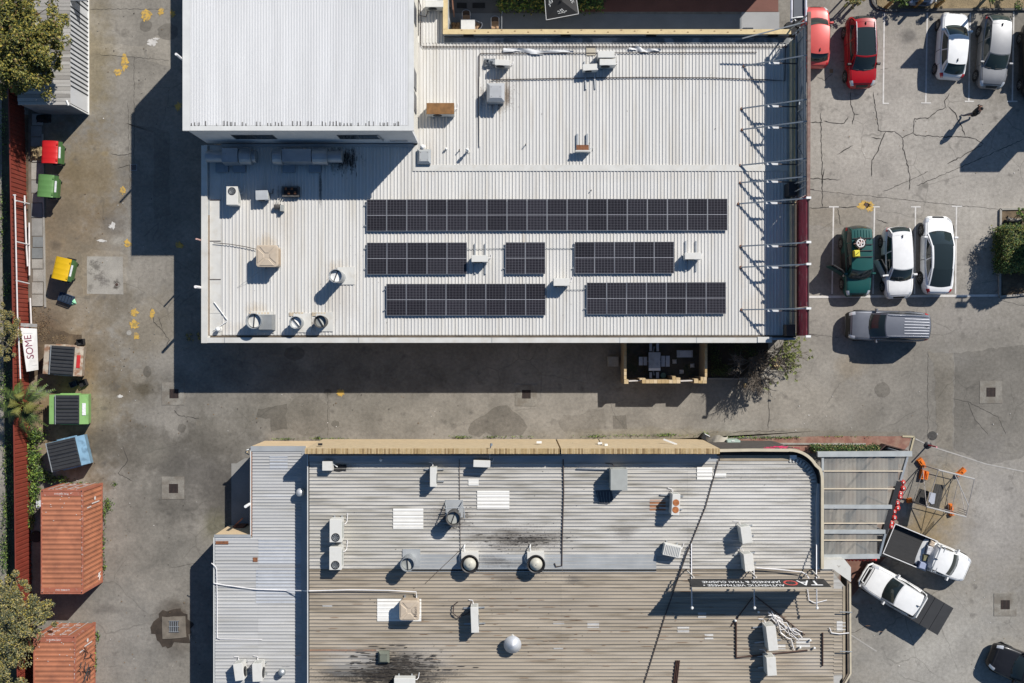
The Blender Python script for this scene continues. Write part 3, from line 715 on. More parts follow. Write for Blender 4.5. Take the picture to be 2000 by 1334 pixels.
# ===== grey metal restaurant building (south) =====
ZB = 3.9; ZW = 2.8
Bd = thing('restaurant_building', 'restaurant building with a patchy zinc and tan ribbed roof', 'building', P(1050, 1110))
bx0, bx1 = P(602, 0, ZB).x, P(1603, 0, ZB).x
byN = P(0, 884, ZB + .8).y; byE = P(0, 1112, ZB).y; byS = P(0, 1420, ZB).y; bx2 = P(1660, 0, ZB).x
b = MB(); b.box(bx0, bx0 + .2, byS, byN - .3, 0, ZB - .05); b.build('wall', WALLC, Bd)
b = MB(); b.box(bx1 - .2, bx1, byE, byN - 1.9, 0, ZB - .06); b.build('wall', WALLC, Bd)
b = MB(); b.box(bx2 - .2, bx2, byS, byE - 1.2, 0, ZB - .06); b.build('wall', mat('dark_wall', (.06, .055, .05), .7), Bd)
def arc(cx, cy, r, a0, a1, n=8):
    return [(cx + r * math.cos(math.radians(a0 + (a1 - a0) * k / n)), cy - r * math.sin(math.radians(a0 + (a1 - a0) * k / n))) for k in range(n + 1)]
out = [(603, 890)] + [(1540, 890)] + arc(1542, 946, 56, 90, 0) + [(1598, 1112), (1622, 1112), (1650, 1145), (1650, 1318), (1640, 1330), (1640, 1420), (603, 1420)]
flat('roof_deck', xy(out, ZB), ZB - .012, R_ZINC, parent=Bd)
sheets(Bd, 604.5, 920, 1588, 1113, ZB, .2145, 'x', R_ZINC, laps=(897, 1100, 1345), h=.052, wb=.066)
sheets(Bd, 604.5, 901, 1572, 920, ZB, .2145, 'x', R_ZINC, nr=2, laps=(897, 1100, 1345))
sheets(Bd, 604.5, 1115, 1628, 1420, ZB, .2035, 'x', R_TAN, laps=(1098,), h=.052, wb=.062)
sheets(Bd, 1628, 1150, 1645, 1318, ZB, .2035, 'x', R_TAN, nr=4)
B2(604, 1112, 1598, 1115.2, ZB, ZB + .05).build('lap_flashing', mat('lap_tan', (.20, .165, .12), .7, 0, .2, 2), Bd)
# smooth zinc strip let into the roof
for x_, x2_ in ((798, 936), (936, 1098), (1098, 1282)): B2(x_ + .4, 1083, x2_, 1116.5, ZB + .033, ZB + .05 + .003 * (x_ % 3)).build('flashing_sheet', FLASHB, Bd)
# west and east gutters (dark trough with pale lips), curved corner
b = MB(); B2(600, 888, 601.6, 1420, ZB - .15, ZB + .08, b); b.build('gutter_lip', GUT, Bd)
b = B2(601.8, 902, 604.2, 1420, ZB - .15, ZB + .004); b.build('gutter', mat('gutter_black', (.03, .025, .022), .8), Bd)
def ribbon(name, line, w, z0, z1, m, parent):
    """a wall of width w following a photo polyline at height z1."""
    V = [P(a, c, z1) for a, c in line]; b = MB(); L_ = []; R_ = []
    for k, p in enumerate(V):
        d = (V[min(k + 1, len(V) - 1)] - V[max(k - 1, 0)]).normalized(); q = Vector((-d.y, d.x, 0)) * w / 2
        L_.append(p + q); R_.append(p - q)
    for k in range(len(V) - 1):
        i = [b.pt((p.x, p.y, z)) for z in (z0, z1) for p in (L_[k], R_[k], R_[k + 1], L_[k + 1])]
        b.face(*i[4:][::-1]); b.face(i[0], i[1], i[5], i[4]); b.face(i[1], i[2], i[6], i[5]); b.face(i[2], i[3], i[7], i[6]); b.face(i[3], i[0], i[4], i[7])
    return b.build(name, m, parent)
cor = [(1406, 881)] + [(1470, 880), (1540, 880.5)] + arc(1542, 940, 60, 90, 0, 12) + [(1602, 1020), (1602, 1112)]
ribbon('parapet', [(a + (4.5 if a > 1595 else 0), c - 1) for a, c in cor], .12, 0, 4.35, mat('parapet_dark', (.07, .062, .055), .8, 0, .2, 3), Bd)
ribbon('cap', [(a + (4.5 if a > 1595 else 0), c - 1) for a, c in cor], .16, 4.355, 4.42, mat('cap_cream', (.48, .42, .31), .7, 0, .1, 2), Bd)
ribbon('gutter', [(a - (2.5 if a > 1590 else 0), c + 5.5) for a, c in cor], .16, ZB - .05, ZB + .02, MATS['gutter_black'], Bd)
ribbon('gutter_lip', [(1600, 945), (1597.5, 985), (1597.5, 1112)], .18, ZB, ZB + .14, GUT, Bd)
b = MB()
for k in range(11):
    a_ = math.radians(88 - k * 8.2); p = P(1542 + 47 * math.cos(a_), 945 - 47 * math.sin(a_), ZB + .04); d = Vector((math.cos(a_), math.sin(a_), 0))
    b.bar(p - d * .13, p + d * .12, .10, .05)
b.build('corner_flashing', FLASH, Bd)
B2(1406, 889, 1545, 900, ZB - .005, ZB + .03).build('flashing', mat('flashing_tan', (.30, .25, .18), .7, 0, .15, 1.5), Bd)
B2(1543, 889, 1556, 897, ZB + .03, ZB + .10).build('flashing_patch', WHITE, Bd)
# tan brick parapet on the north side, in two lengths
ZP = 4.9
for x_, x2_ in ((595, 1093), (1096, 1406)):
    a, c = P(x_, 886, ZP), P(x2_, 876.5, ZP)
    bt = mat('tan_brick', (.50, .395, .25), .85, 0, .08, 3, fine=.07, dirt=(2, .55, .8, .35), dirt_col=(.34, .25, .14))
    b = MB(); b.box(a.x, c.x, a.y, c.y, 0, ZP - .09); o = b.build('parapet_wall', bt, Bd)
    b = MB(); nb = int((c.x - a.x) / .086)
    for k in range(nb):   # bricks on edge along the top, too fine to pick apart in the photo
        xa = a.x + (c.x - a.x) * k / nb; dz = RN.uniform(-.008, .008); b.mi = RN.choice((0, 0, 0, 1, 1, 2))
        b.box(xa + .006, xa + .080, a.y - .012 + RN.uniform(-.006, .006), c.y + .012, ZP - .088, ZP + dz)
    stuff(b.build('brick_coping', [BRICKC, mat('cream_brick_b', (.40, .285, .14), .85, 0, .15, 8), mat('cream_brick_c', (.27, .18, .085), .85, 0, .2, 8)], Bd))
    b = MB(); nc = int((ZP - .1) / .086)   # raked bed joints: thin courses standing proud of the face
    for k in range(nc): b.box(a.x + .002, c.x - .002, c.y, c.y + .012, .06 + k * .086, .06 + k * .086 + .07)
    stuff(b.build('brick_course', bt, Bd))
B2(1093.2, 880, 1095.8, 884, ZP - .8, ZP - .1).build('expansion_joint', DARK, Bd)
for px, py, z, s in ((1053, 864, 3.0, 5), (625, 868, 4.0, 4), (1172, 866, 3.2, 4), (1184, 869, 3.6, 3)):
    b = B2(px - s, py - 2, px + s, py + 2, z - .12, z); b.build('wall_fitting', WHITE if px != 625 else BLACK, Bd)
b = MB(); b.tube([P(1169, 858, 2.4), P(1173, 866, 3), P(1175, 869, 3.4)], .025, 5); b.build('wall_cable', BLACK, Bd)
# sunk box gutter behind the parapet
b = B2(604, 887, 1400, 901, ZB - .05, ZB + .02); b.build('box_gutter', FLASHB, Bd)
B2(604, 890, 1096, 895, ZB + .02, ZB + .16).build('gutter_upstand', mat('blue_grey_flashing', (.30, .34, .38), .5), Bd)
# west wing, two roofs
wx0, wx1 = P(491, 0, ZW).x, bx0; wyN = P(0, 871.5, ZW).y; wyM = P(0, 1045, ZW).y; lx0 = P(418.5, 0, ZW).x
b = MB(); b.box(wx0, P(594, 0, ZP).x, wyN - .2, wyN, 0, ZW - .02); b.build('wall', mat('wing_cream', (.60, .46, .29), .8, 0, .06, 1), Bd)
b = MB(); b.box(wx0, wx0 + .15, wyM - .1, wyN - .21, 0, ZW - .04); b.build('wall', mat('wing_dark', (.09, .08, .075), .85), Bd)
b = MB(); b.box(lx0, wx0, wyM - .2, wyM, 0, ZW - .02); b.build('wall', MATS['wing_cream'], Bd)
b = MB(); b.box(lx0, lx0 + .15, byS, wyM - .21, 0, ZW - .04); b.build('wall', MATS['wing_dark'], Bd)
b = B2(489.5, 871.5, 597, 881.5, ZW - .05, ZW + .045); b.build('ridge_cap', FLASHB, Bd)
b = B2(418, 1044.5, 490, 1050, ZW - .05, ZW + .045); b.build('ridge_cap', FLASHB, Bd)
sheets(Bd, 493, 881, 590, 1050, ZW, .19, 'x', R_WING, laps=(), h=.036)
sheets(Bd, 420.5, 1050, 590, 1420, ZW, .19, 'x', R_WING, laps=(506,), h=.036)
flat('roof_deck', xy([(493, 875), (600, 875), (600, 1420), (420, 1420), (420, 1050), (493, 1050)], ZW), ZW - .012, R_WING, parent=Bd)
B2(589, 874, 600.5, 1420, ZW + .002, ZW + .034).build('gutter', FLASHB, Bd)
ribw = MB(); B2(488.6, 880, 490.4, 1045, ZW - .12, ZW + .05, ribw); ribw.build('gutter_lip', GUT, Bd)
B2(490.6, 882, 492.6, 1046, ZW - .12, ZW + .006).build('gutter', RUST, Bd)
ribw = MB(); B2(416.6, 1050, 418.2, 1420, ZW - .12, ZW + .05, ribw); ribw.build('gutter_lip', GUT, Bd)
B2(418.4, 1051, 420.2, 1420, ZW - .12, ZW + .006).build('gutter', STEEL, Bd)
# rust spots and newer sheets patched into the wing roof
for a_ in ((421, 1057, 446, 1063), (494, 1089, 503, 1097)): B2(*a_, ZW + .02, ZW + .040).build('rust_patch', RUST, Bd)
for a_ in ((527, 889, 562, 917), (505, 1052, 588, 1102), (500, 1110, 588, 1180)):
    a, c = P(a_[0], a_[3], ZW), P(a_[2], a_[1], ZW); b = MB(); b.ribs(a.x, c.x, a.y, c.y, ZW + .006, .19, 'x'); b.build('roof_sheet', mat('new_zinc', (.45, .47, .50), .45, .1, .06, 2), Bd)
# white fibreglass skylight sheets and pale repair patches in the roof
SKY_ = mat('skylight_sheet', (.76, .745, .70), .5, 0, .05, 2, dirt=(3, .62, .85, .35), dirt_col=(.45, .40, .3))
for k, a_ in enumerate(((768, 992, 827, 1013), (768, 1013.3, 827, 1032.5), (932, 957, 995, 994), (915, 935, 935, 948), (1361, 912, 1391, 938), (1392, 924, 1418, 932), (737, 1169, 823, 1213))):
    a, c = P(a_[0], a_[3], ZB), P(a_[2], a_[1], ZB); b = MB(); b.ribs(a.x, c.x, a.y, c.y, ZB + .047 + .002 * (k % 3), .2145 if k < 6 else .2035, 'x', .012); b.build('skylight_sheet', SKY_, Bd)
PP = mat('patch_paint', (.50, .49, .47), .7, 0, .08, 4)
for a_ in ((630, 1180, 649, 1185), (1080, 1214, 1102, 1219), (1081, 1264, 1100, 1268), (1147, 1214, 1170, 1226), (1323, 1223, 1346, 1236), (1376, 1238, 1393, 1251), (1363, 1196, 1379, 1207), (1420, 1134, 1440, 1138), (1634, 1213, 1651, 1233), (1500, 1258, 1534, 1268), (1555, 1246, 1582, 1266)):
    a, c = P(a_[0], a_[3], ZB), P(a_[2], a_[1], ZB); b = MB(); b.ribs(a.x, c.x, a.y, c.y, ZB + .010, .2035, 'x'); b.build('repair_patch', PP, Bd)
a, c = P(1269, 997, ZB), P(1300, 976, ZB); b = MB(); b.ribs(a.x, c.x, a.y, c.y, ZB + .009, .2145, 'x'); b.build('roof_sheet', mat('rusted_sheet', (.36, .165, .085), .85, 0, .2, 3), Bd)
b = B2(605, 1269, 735, 1272.5, ZB + .02, ZB + .04); b.build('rust_lap', RUST, Bd)
# sooty streaks where grease has run down the ribs
SM = mat('soot_stain', (.045, .038, .032), .95, 0, .4, 5)
def stain_streaks(parent, name, px0, py0, px1, py1, n, z, axis, ln, seed, m=SM, wmax=.10):
    rr = random.Random(seed); b = MB()
    for k in range(n):
        u = rr.gauss(.5, .22); v = rr.gauss(.5, .22)
        px, py = px0 + (px1 - px0) * u, py0 + (py1 - py0) * v; p = P(px, py, z); l = rr.uniform(.15, 1) ** 2 * ln; w = rr.uniform(.02, wmax)
        if axis == 'x': q = [(p.x - l / 2, p.y), (p.x - l * .2, p.y - w / 2), (p.x + l * .3, p.y - w / 2), (p.x + l / 2, p.y), (p.x + l * .2, p.y + w / 2), (p.x - l * .3, p.y + w / 2)]
        else: q = [(p.x, p.y - l / 2), (p.x + w / 2, p.y - l * .2), (p.x + w / 2, p.y + l * .3), (p.x, p.y + l / 2), (p.x - w / 2, p.y + l * .2), (p.x - w / 2, p.y - l * .3)]
        zz = z + .034 + .0001 * k
        b.poly([(x, y, zz) for x, y in q])
    return stuff(b.build(name, m, parent))
BK, GR = (.03, .026, .022), (.14, .125, .11)
add_zones(R_TAN, [(770, 1300, ZB, 100, 44, GR, .85), (775, 1308, ZB, 105, 30, BK, .95), (740, 1320, ZB, 140, 18, BK, .9), (700, 1312, ZB, 80, 16, BK, .85), (800, 1296, ZB, 60, 26, BK, .9), (1050, 1180, ZB, 200, 30, (.30, .265, .22), .5), (1300, 1290, ZB, 160, 40, (.40, .36, .30), .5), (690, 1290, ZB, 70, 30, (.42, .41, .39), .6), (840, 1280, ZB, 70, 40, (.40, .37, .33), .5), (1120, 1130, ZB, 22, 12, GR, .7), (1000, 1130, ZB, 60, 14, GR, .6), (1590, 1290, ZB, 40, 34, (.45, .42, .38), .4)], 'x', .8)
add_zones(R_ZINC, [(882, 1012, ZB, 44, 26, GR, .8), (884, 1010, ZB, 22, 14, BK, .9), (1010, 1053, ZB, 90, 24, GR, .8), (1020, 1055, ZB, 46, 10, BK, .6), (660, 913, ZB, 34, 10, BK, .7), (1220, 1040, ZB, 24, 16, GR, .5), (700, 1040, ZB, 150, 60, (.36, .34, .29), .5), (1480, 1000, ZB, 170, 90, (.58, .57, .545), .6), (760, 930, ZB, 160, 24, (.33, .31, .27), .4)], 'x', .9)
add_zones(FLASHB, [(960, 1096, ZB, 40, 14, (.1, .095, .09), .7), (1020, 1100, ZB, 50, 10, (.09, .085, .08), .6)], 'x', .8)
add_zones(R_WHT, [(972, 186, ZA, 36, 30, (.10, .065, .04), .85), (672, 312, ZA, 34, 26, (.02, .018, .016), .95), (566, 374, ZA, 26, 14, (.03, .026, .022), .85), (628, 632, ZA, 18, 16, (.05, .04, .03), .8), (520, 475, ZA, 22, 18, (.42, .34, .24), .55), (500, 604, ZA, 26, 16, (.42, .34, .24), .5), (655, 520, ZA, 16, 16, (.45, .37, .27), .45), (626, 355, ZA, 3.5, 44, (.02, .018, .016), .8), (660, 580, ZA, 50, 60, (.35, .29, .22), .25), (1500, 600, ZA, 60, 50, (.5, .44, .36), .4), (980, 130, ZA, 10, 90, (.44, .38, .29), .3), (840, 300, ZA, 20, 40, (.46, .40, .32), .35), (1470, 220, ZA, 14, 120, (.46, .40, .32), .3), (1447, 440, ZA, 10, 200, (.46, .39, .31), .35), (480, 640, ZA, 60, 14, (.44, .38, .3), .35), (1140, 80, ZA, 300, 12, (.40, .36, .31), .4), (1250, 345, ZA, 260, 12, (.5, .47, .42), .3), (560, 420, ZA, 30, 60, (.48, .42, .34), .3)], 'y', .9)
rr_ = random.Random(4)
def specks(parent, name, spots, z, m, seed):
    rr = random.Random(seed); b = MB()
    for px, py, sx, sy, n, s_ in spots:
        for k in range(n):
            p = P(rr.gauss(px, sx), rr.gauss(py, sy), z + .036); q = rr.uniform(.3, 1) * s_; b.lathe(p, [(q, 0), (q * .7, .004)], 5)
    return stuff(b.build(name, m, parent))
specks(A, 'grime_speck', [(972, 190, 18, 18, 160, .022), (674, 312, 12, 9, 60, .03), (700, 560, 60, 60, 50, .018), (560, 600, 60, 30, 30, .018), (628, 636, 9, 9, 50, .02), (1250, 240, 120, 50, 14, .03), (1130, 590, 200, 40, 12, .025)], ZA, SM, 3)
specks(Bd, 'grime_speck', [(884, 1012, 18, 14, 70, .03), (1020, 1058, 40, 12, 90, .025), (1050, 1110, 30, 12, 60, .025), (780, 1300, 40, 14, 120, .03), (1200, 1000, 180, 60, 40, .025), (900, 1200, 160, 60, 40, .03)], ZB, SM, 4)
stain_streaks(Bd, 'soot', 660, 1262, 880, 1345, 420, ZB, 'x', .7, 31, wmax=.045)
stain_streaks(Bd, 'soot', 930, 1038, 1110, 1072, 160, ZB, 'x', .4, 32, wmax=.025)
stain_streaks(Bd, 'soot', 850, 990, 920, 1040, 120, ZB, 'x', .2, 33, wmax=.03)
stain_streaks(Bd, 'rust_stain', 610, 1120, 1640, 1330, 170, ZB, 'x', .9, 34, mat('rust_streak', (.25, .145, .08), .9), .02)
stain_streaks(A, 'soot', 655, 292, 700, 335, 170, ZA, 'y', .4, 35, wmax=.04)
# fascia and awning ends on the restaurant's south-east corner
b = MB(); b.prism(xy([(1606, 1094), (1650, 1093), (1662, 1108), (1662, 1137), (1627, 1112), (1606, 1112)], 4.0), 3.2, 4.0); b.build('fascia', mat('awning_white', (.55, .54, .50), .6, 0, .06, 2, dirt=(5, .6, .7, .6), dirt_col=(.25, .22, .18)), Bd)
ribbon('fascia', [(1657, 1112), (1657, 1150), (1658.5, 1315), (1648, 1334), (1648, 1420)], .16, 3.0, 3.98, mat('fascia_brown', (.17, .135, .10), .7, 0, .15, 2), Bd)
ribbon('cap', [(1660.5, 1140), (1661.5, 1316), (1650, 1336), (1650, 1420)], .10, 3.4, 4.03, MATS['cap_cream'], Bd)
b = B2(1646, 1145, 1651, 1420, ZB, ZB + .02); b.build('flashing', MATS['flashing_tan'], Bd)

# ===== clear-roofed verandah on the restaurant's east side =====
ZV = 3.3
V = thing('verandah', 'grey framed verandah with translucent ribbed roof beside the restaurant', 'verandah', P(1690, 985))
BEAM = mat('beam_grey', (.37, .39, .39), .55, .1, .12, 2)
def beam(px0, py0, px1, py1, w, h, z, m, name='beam'):
    b = MB(); b.bar(P(px0, py0, z - h / 2), P(px1, py1, z - h / 2), w, h); b.build(name, m, V)
beam(1596, 887, 1780, 886, .30, .22, ZV + .14, BEAM)
beam(1608, 989, 1741, 989.5, .22, .2, ZV + .10, BEAM)
beam(1608, 1038, 1728, 1038, .22, .2, ZV + .10, BEAM)
beam(1607, 1087, 1717, 1086, .26, .2, ZV + .10, BEAM)
beam(1771.5, 892, 1758, 938, .12, .2, ZV + .08, GALV); beam(1728, 1042, 1717, 1085, .12, .2, ZV + .08, GREYP)
beam(1606, 892, 1606, 1085, .14, .2, ZV + .06, BEAM)
beam(1755, 940, 1726, 1040, .30, .24, ZV + .02, BLACK)
CREAMB = mat('batten_cream', (.58, .50, .38), .6)
for y, xe in ((920, 1763), (954.5, 1747), (1022, 1727), (1055, 1722)): beam(1608, y, xe, y, .06, .05, ZV + .10, CREAMB, 'batten')
def trans(name, c, a):
    m = mat(name, c, .5, 0, .08, 1.5, alpha=a, dirt=(1.5, .5, .75, .4), dirt_col=(.22, .20, .17)); return m
TR = [trans('clear_sheet_a', (.30, .285, .255), .78), trans('clear_sheet_b', (.24, .24, .225), .80), trans('clear_sheet_c', (.34, .32, .28), .74)]
bays = [(1610, 1768, 892, 988, 1768, 1745), (1610, 1745, 990.5, 1037, 1742, 1730), (1610, 1730, 1039.5, 1084, 1728, 1718)]
for (xa, xb, ya, yb, xt, xbt) in bays:
    w = 20.6; k = 0; x = xa
    while x < min(xt, xbt) - 3 or (x < xt - 3):
        xe = min(x + w, xt); frac = 0 if xt == xbt else max(0, min(1, (xt - xe) / (xt - xbt) if xe > xbt else 1)); yb2 = yb if xe <= xbt else ya + (yb - ya) * max(.15, frac)
        a, c = P(x, yb2, ZV), P(xe, ya, ZV); b = MB(); b.ribs(a.x, c.x, a.y, c.y, ZV, .0755, 'y', .018, .06, .015)
        b.build('roof_sheet', TR[(k * 2 + int(ya)) % 3], V); x = xe; k += 1
for px, py in ((1775, 887), (1741, 989), (1728, 1038), (1716, 1086)):
    b = MB(); p = P(px - 3, py, ZV); b.box(p.x - .05, p.x + .05, p.y - .05, p.y + .05, 0, ZV - .1); b.build('post', GREYP, V)
# red paper lanterns strung along the verandah's slanting edge
LR = mat('lantern_red', (.42, .022, .018), .45, 0, .12, 6); LG = mat('lantern_gold', (.55, .40, .15), .4)
def lantern(px, py, z, r, label):
    t = thing('paper_lantern', label, 'lantern', P(px, py, z), 0, 'red lanterns along the verandah edge')
    b = MB(); nst = 24
    prof = [(r * .35, -r * .8), (r * .75, -r * .55), (r, -r * .05), (r * .95, r * .3), (r * .7, r * .65), (r * .35, r * .8)]
    rings = []
    for rr_, zz in prof: rings.append([b.pt((rr_ * (1 if q % 2 else .93) * math.cos(2 * math.pi * q / nst), rr_ * (1 if q % 2 else .93) * math.sin(2 * math.pi * q / nst), zz)) for q in range(nst)])
    for A_, B_ in zip(rings, rings[1:]):
        for q in range(nst): b.face(A_[q], A_[(q + 1) % nst], B_[(q + 1) % nst], B_[q])
    b.build('shade', LR, t, False)
    b = MB(); b.lathe((0, 0, 0), [(r * .24, r * .8), (r * .22, r * .92), (r * .1, r * .94)], 12); b.build('cap', WHITE, t, False)
    b = MB(); b.lathe((0, 0, 0), [(r * .2, -r * 1.0), (r * .36, -r * .8)], 12); b.build('base', LG, t, False)
    b = MB(); b.lathe((0, 0, 0), [(.03, -r * 2.0), (.045, -r * 1.1), (.03, -r)], 6); b.build('tassel', LR, t, False)
LN = ['closest to the top white rail', 'second from the white rail', 'third from the white rail', 'fourth from the white rail', 'just above the middle grey beam', 'level with the middle grey beam', 'just below the middle grey beam', 'third from the flatbed ute', 'second from the flatbed ute', 'nearest the flatbed ute tray']
for k in range(10):
    u = k / 9; lantern(1764 - 26 * u + (1.8 if k % 2 else -1.2), 943 + 86 * u + (1 if k % 3 else -1), 2.75 - .08 * (k % 3), .165 + .02 * (k % 3), 'red paper lantern on the slanting verandah edge, ' + LN[k])
for k in range(9):
    b = MB(); xx = 1652 + k * 7.3; p = P(xx, 1093.6, 2.95); b.lathe((p.x, p.y, 2.75), [(.04, -.1), (.105, .0), (.105, .12), (.04, .2)], 10)
    o = b.build('paper_lantern', LR, loc=p); tag(o, 'small red lantern on the south edge of the verandah, number %s from the white fascia' % ('one two three four five six seven eight nine'.split()[k]), 'lantern', 'small red lanterns on the south edge')
def letters(s_, size, m, sx=1.0, ex=.004):
    cu = bpy.data.curves.new('lettering', 'FONT'); cu.body = s_; cu.size = size; cu.extrude = ex
    tmp = bpy.data.objects.new('lettering', cu); COL.objects.link(tmp)
    bpy.context.view_layer.update()
    me = bpy.data.meshes.new_from_object(tmp.evaluated_get(bpy.context.evaluated_depsgraph_get()))
    bpy.data.objects.remove(tmp)
    for v in me.vertices: v.co.x *= sx
    me.materials.clear(); me.materials.append(m); me.name = 'lettering'
    o = bpy.data.objects.new('lettering', me); COL.objects.link(o)
    return o
# ------------------------------------------------------------------ solar panels
CELL = bpy.data.materials.new('solar_cells'); CELL.use_nodes = True
def _cells():
    N, L = CELL.node_tree.nodes, CELL.node_tree.links
    b = N['Principled BSDF']; b.inputs['Roughness'].default_value = .3; b.inputs['Specular IOR Level'].default_value = .12
    tc = N.new('ShaderNodeTexCoord'); br = N.new('ShaderNodeTexBrick')
    br.offset = 0.0; br.inputs['Scale'].default_value = 1.0
    br.inputs['Color1'].default_value = (.011, .011, .015, 1); br.inputs['Color2'].default_value = (.016, .014, .019, 1)
    br.inputs['Mortar'].default_value = (.105, .105, .12, 1); br.inputs['Mortar Size'].default_value = .0075
    br.inputs['Brick Width'].default_value = .1785; br.inputs['Row Height'].default_value = .0925
    mp = N.new('ShaderNodeMapping'); mp.inputs['Location'].default_value = (.535, .0, 0)
    L.new(tc.outputs['Object'], mp.inputs[0]); L.new(mp.outputs[0], br.inputs['Vector']); oi = N.new('ShaderNodeObjectInfo'); mr = N.new('ShaderNodeMapRange'); mr.inputs[3].default_value = .8; mr.inputs[4].default_value = 1.2; L.new(oi.outputs['Random'], mr.inputs[0]); mx = N.new('ShaderNodeMix'); mx.data_type = 'RGBA'; mx.blend_type = 'MULTIPLY'; mx.inputs[0].default_value = 1; L.new(br.outputs['Color'], mx.inputs[6]); L.new(mr.outputs[0], mx.inputs[7]); L.new(mx.outputs[2], b.inputs['Base Color'])
_cells()
ALU = mat('panel_frame', (.36, .37, .39), .4, .5, .05, 3)
PW, PH = ML(39.1, 3.35), ML(62, 3.35)
sp = thing('solar_panel', '', 'solar panel')
b = MB(); w_, h_ = PW / 2 - .003, PH / 2; f_ = .017
for q in ((-w_, w_, -h_, -h_ + f_), (-w_, w_, h_ - f_, h_), (-w_, -w_ + f_, -h_ + f_, h_ - f_), (w_ - f_, w_, -h_ + f_, h_ - f_)): b.box(*q[:4], .0, .045)
b.build('frame', ALU, sp, False)
for s_ in (-1, 1):
    b = MB(); y0_, y1_ = (.011, h_ - f_) if s_ > 0 else (-h_ + f_, -.011); b.box(-w_ + f_, w_ - f_, y0_, y1_, .010, .036); b.build('cell_block', CELL, sp, False)
b = MB(); b.box(-w_ + f_, w_ - f_, -.011, .011, .01, .038); b.build('centre_strip', mat('cell_gap', (.42, .42, .46), .4), sp, False)
ORD = 'first second third fourth fifth sixth seventh eighth ninth tenth eleventh twelfth thirteenth fourteenth fifteenth sixteenth seventeenth eighteenth'.split()
ROWS = [(716, 1421, 389.5, 388, 18, 'long top row'), (716.5, 912, 474, 473.5, 5, 'middle row block near the white wall'), (987, 1065, 473.3, 473, 2, 'small two panel block'),
        (1122.5, 1316.5, 472.6, 472, 5, 'middle row block nearest the braces'), (754.5, 1065.5, 554.5, 554, 8, 'lower row of eight'), (1146, 1418, 552, 551, 7, 'lower row of seven')]
ROWS = [r for r in ROWS]
first = True
ZS = ZA + .13
for (xa, xb, ya, yb, n_, nm) in ROWS:
    for k in range(n_):
        u = (k + .5) / n_; p = P(xa + (xb - xa) * u, ya + (yb - ya) * u + 31, ZS + .045); p.z = ZS
        lab = '%s solar panel from the west in the %s' % (ORD[k], nm)
        g_ = 'roof solar panels, ' + nm
        if first:
            sp.location = p; sp['label'] = lab; sp['group'] = g_; sp.rotation_euler = (.004, -.003, 0); first = False
        else: dup(sp, p, 0, lab, g_).rotation_euler = (RN.uniform(-.012, .012), RN.uniform(-.012, .012), RN.uniform(-.002, .002))
    for yy_, nmr in ((ya + 11, 'upper'), (ya + 51, 'lower')):
        b = MB(); a, c = P(xa - 5, yy_, ZS), P(xb + 2, yy_ + yb - ya, ZS); b.bar((a.x, a.y, ZS - .03), (c.x, c.y, ZS - .03), .045, .05)
        o = b.build('mounting_rail', GALV, loc=a); tag(o, '%s aluminium rail carrying the %s of solar panels' % (nmr, nm), 'rail', 'solar panel rails')

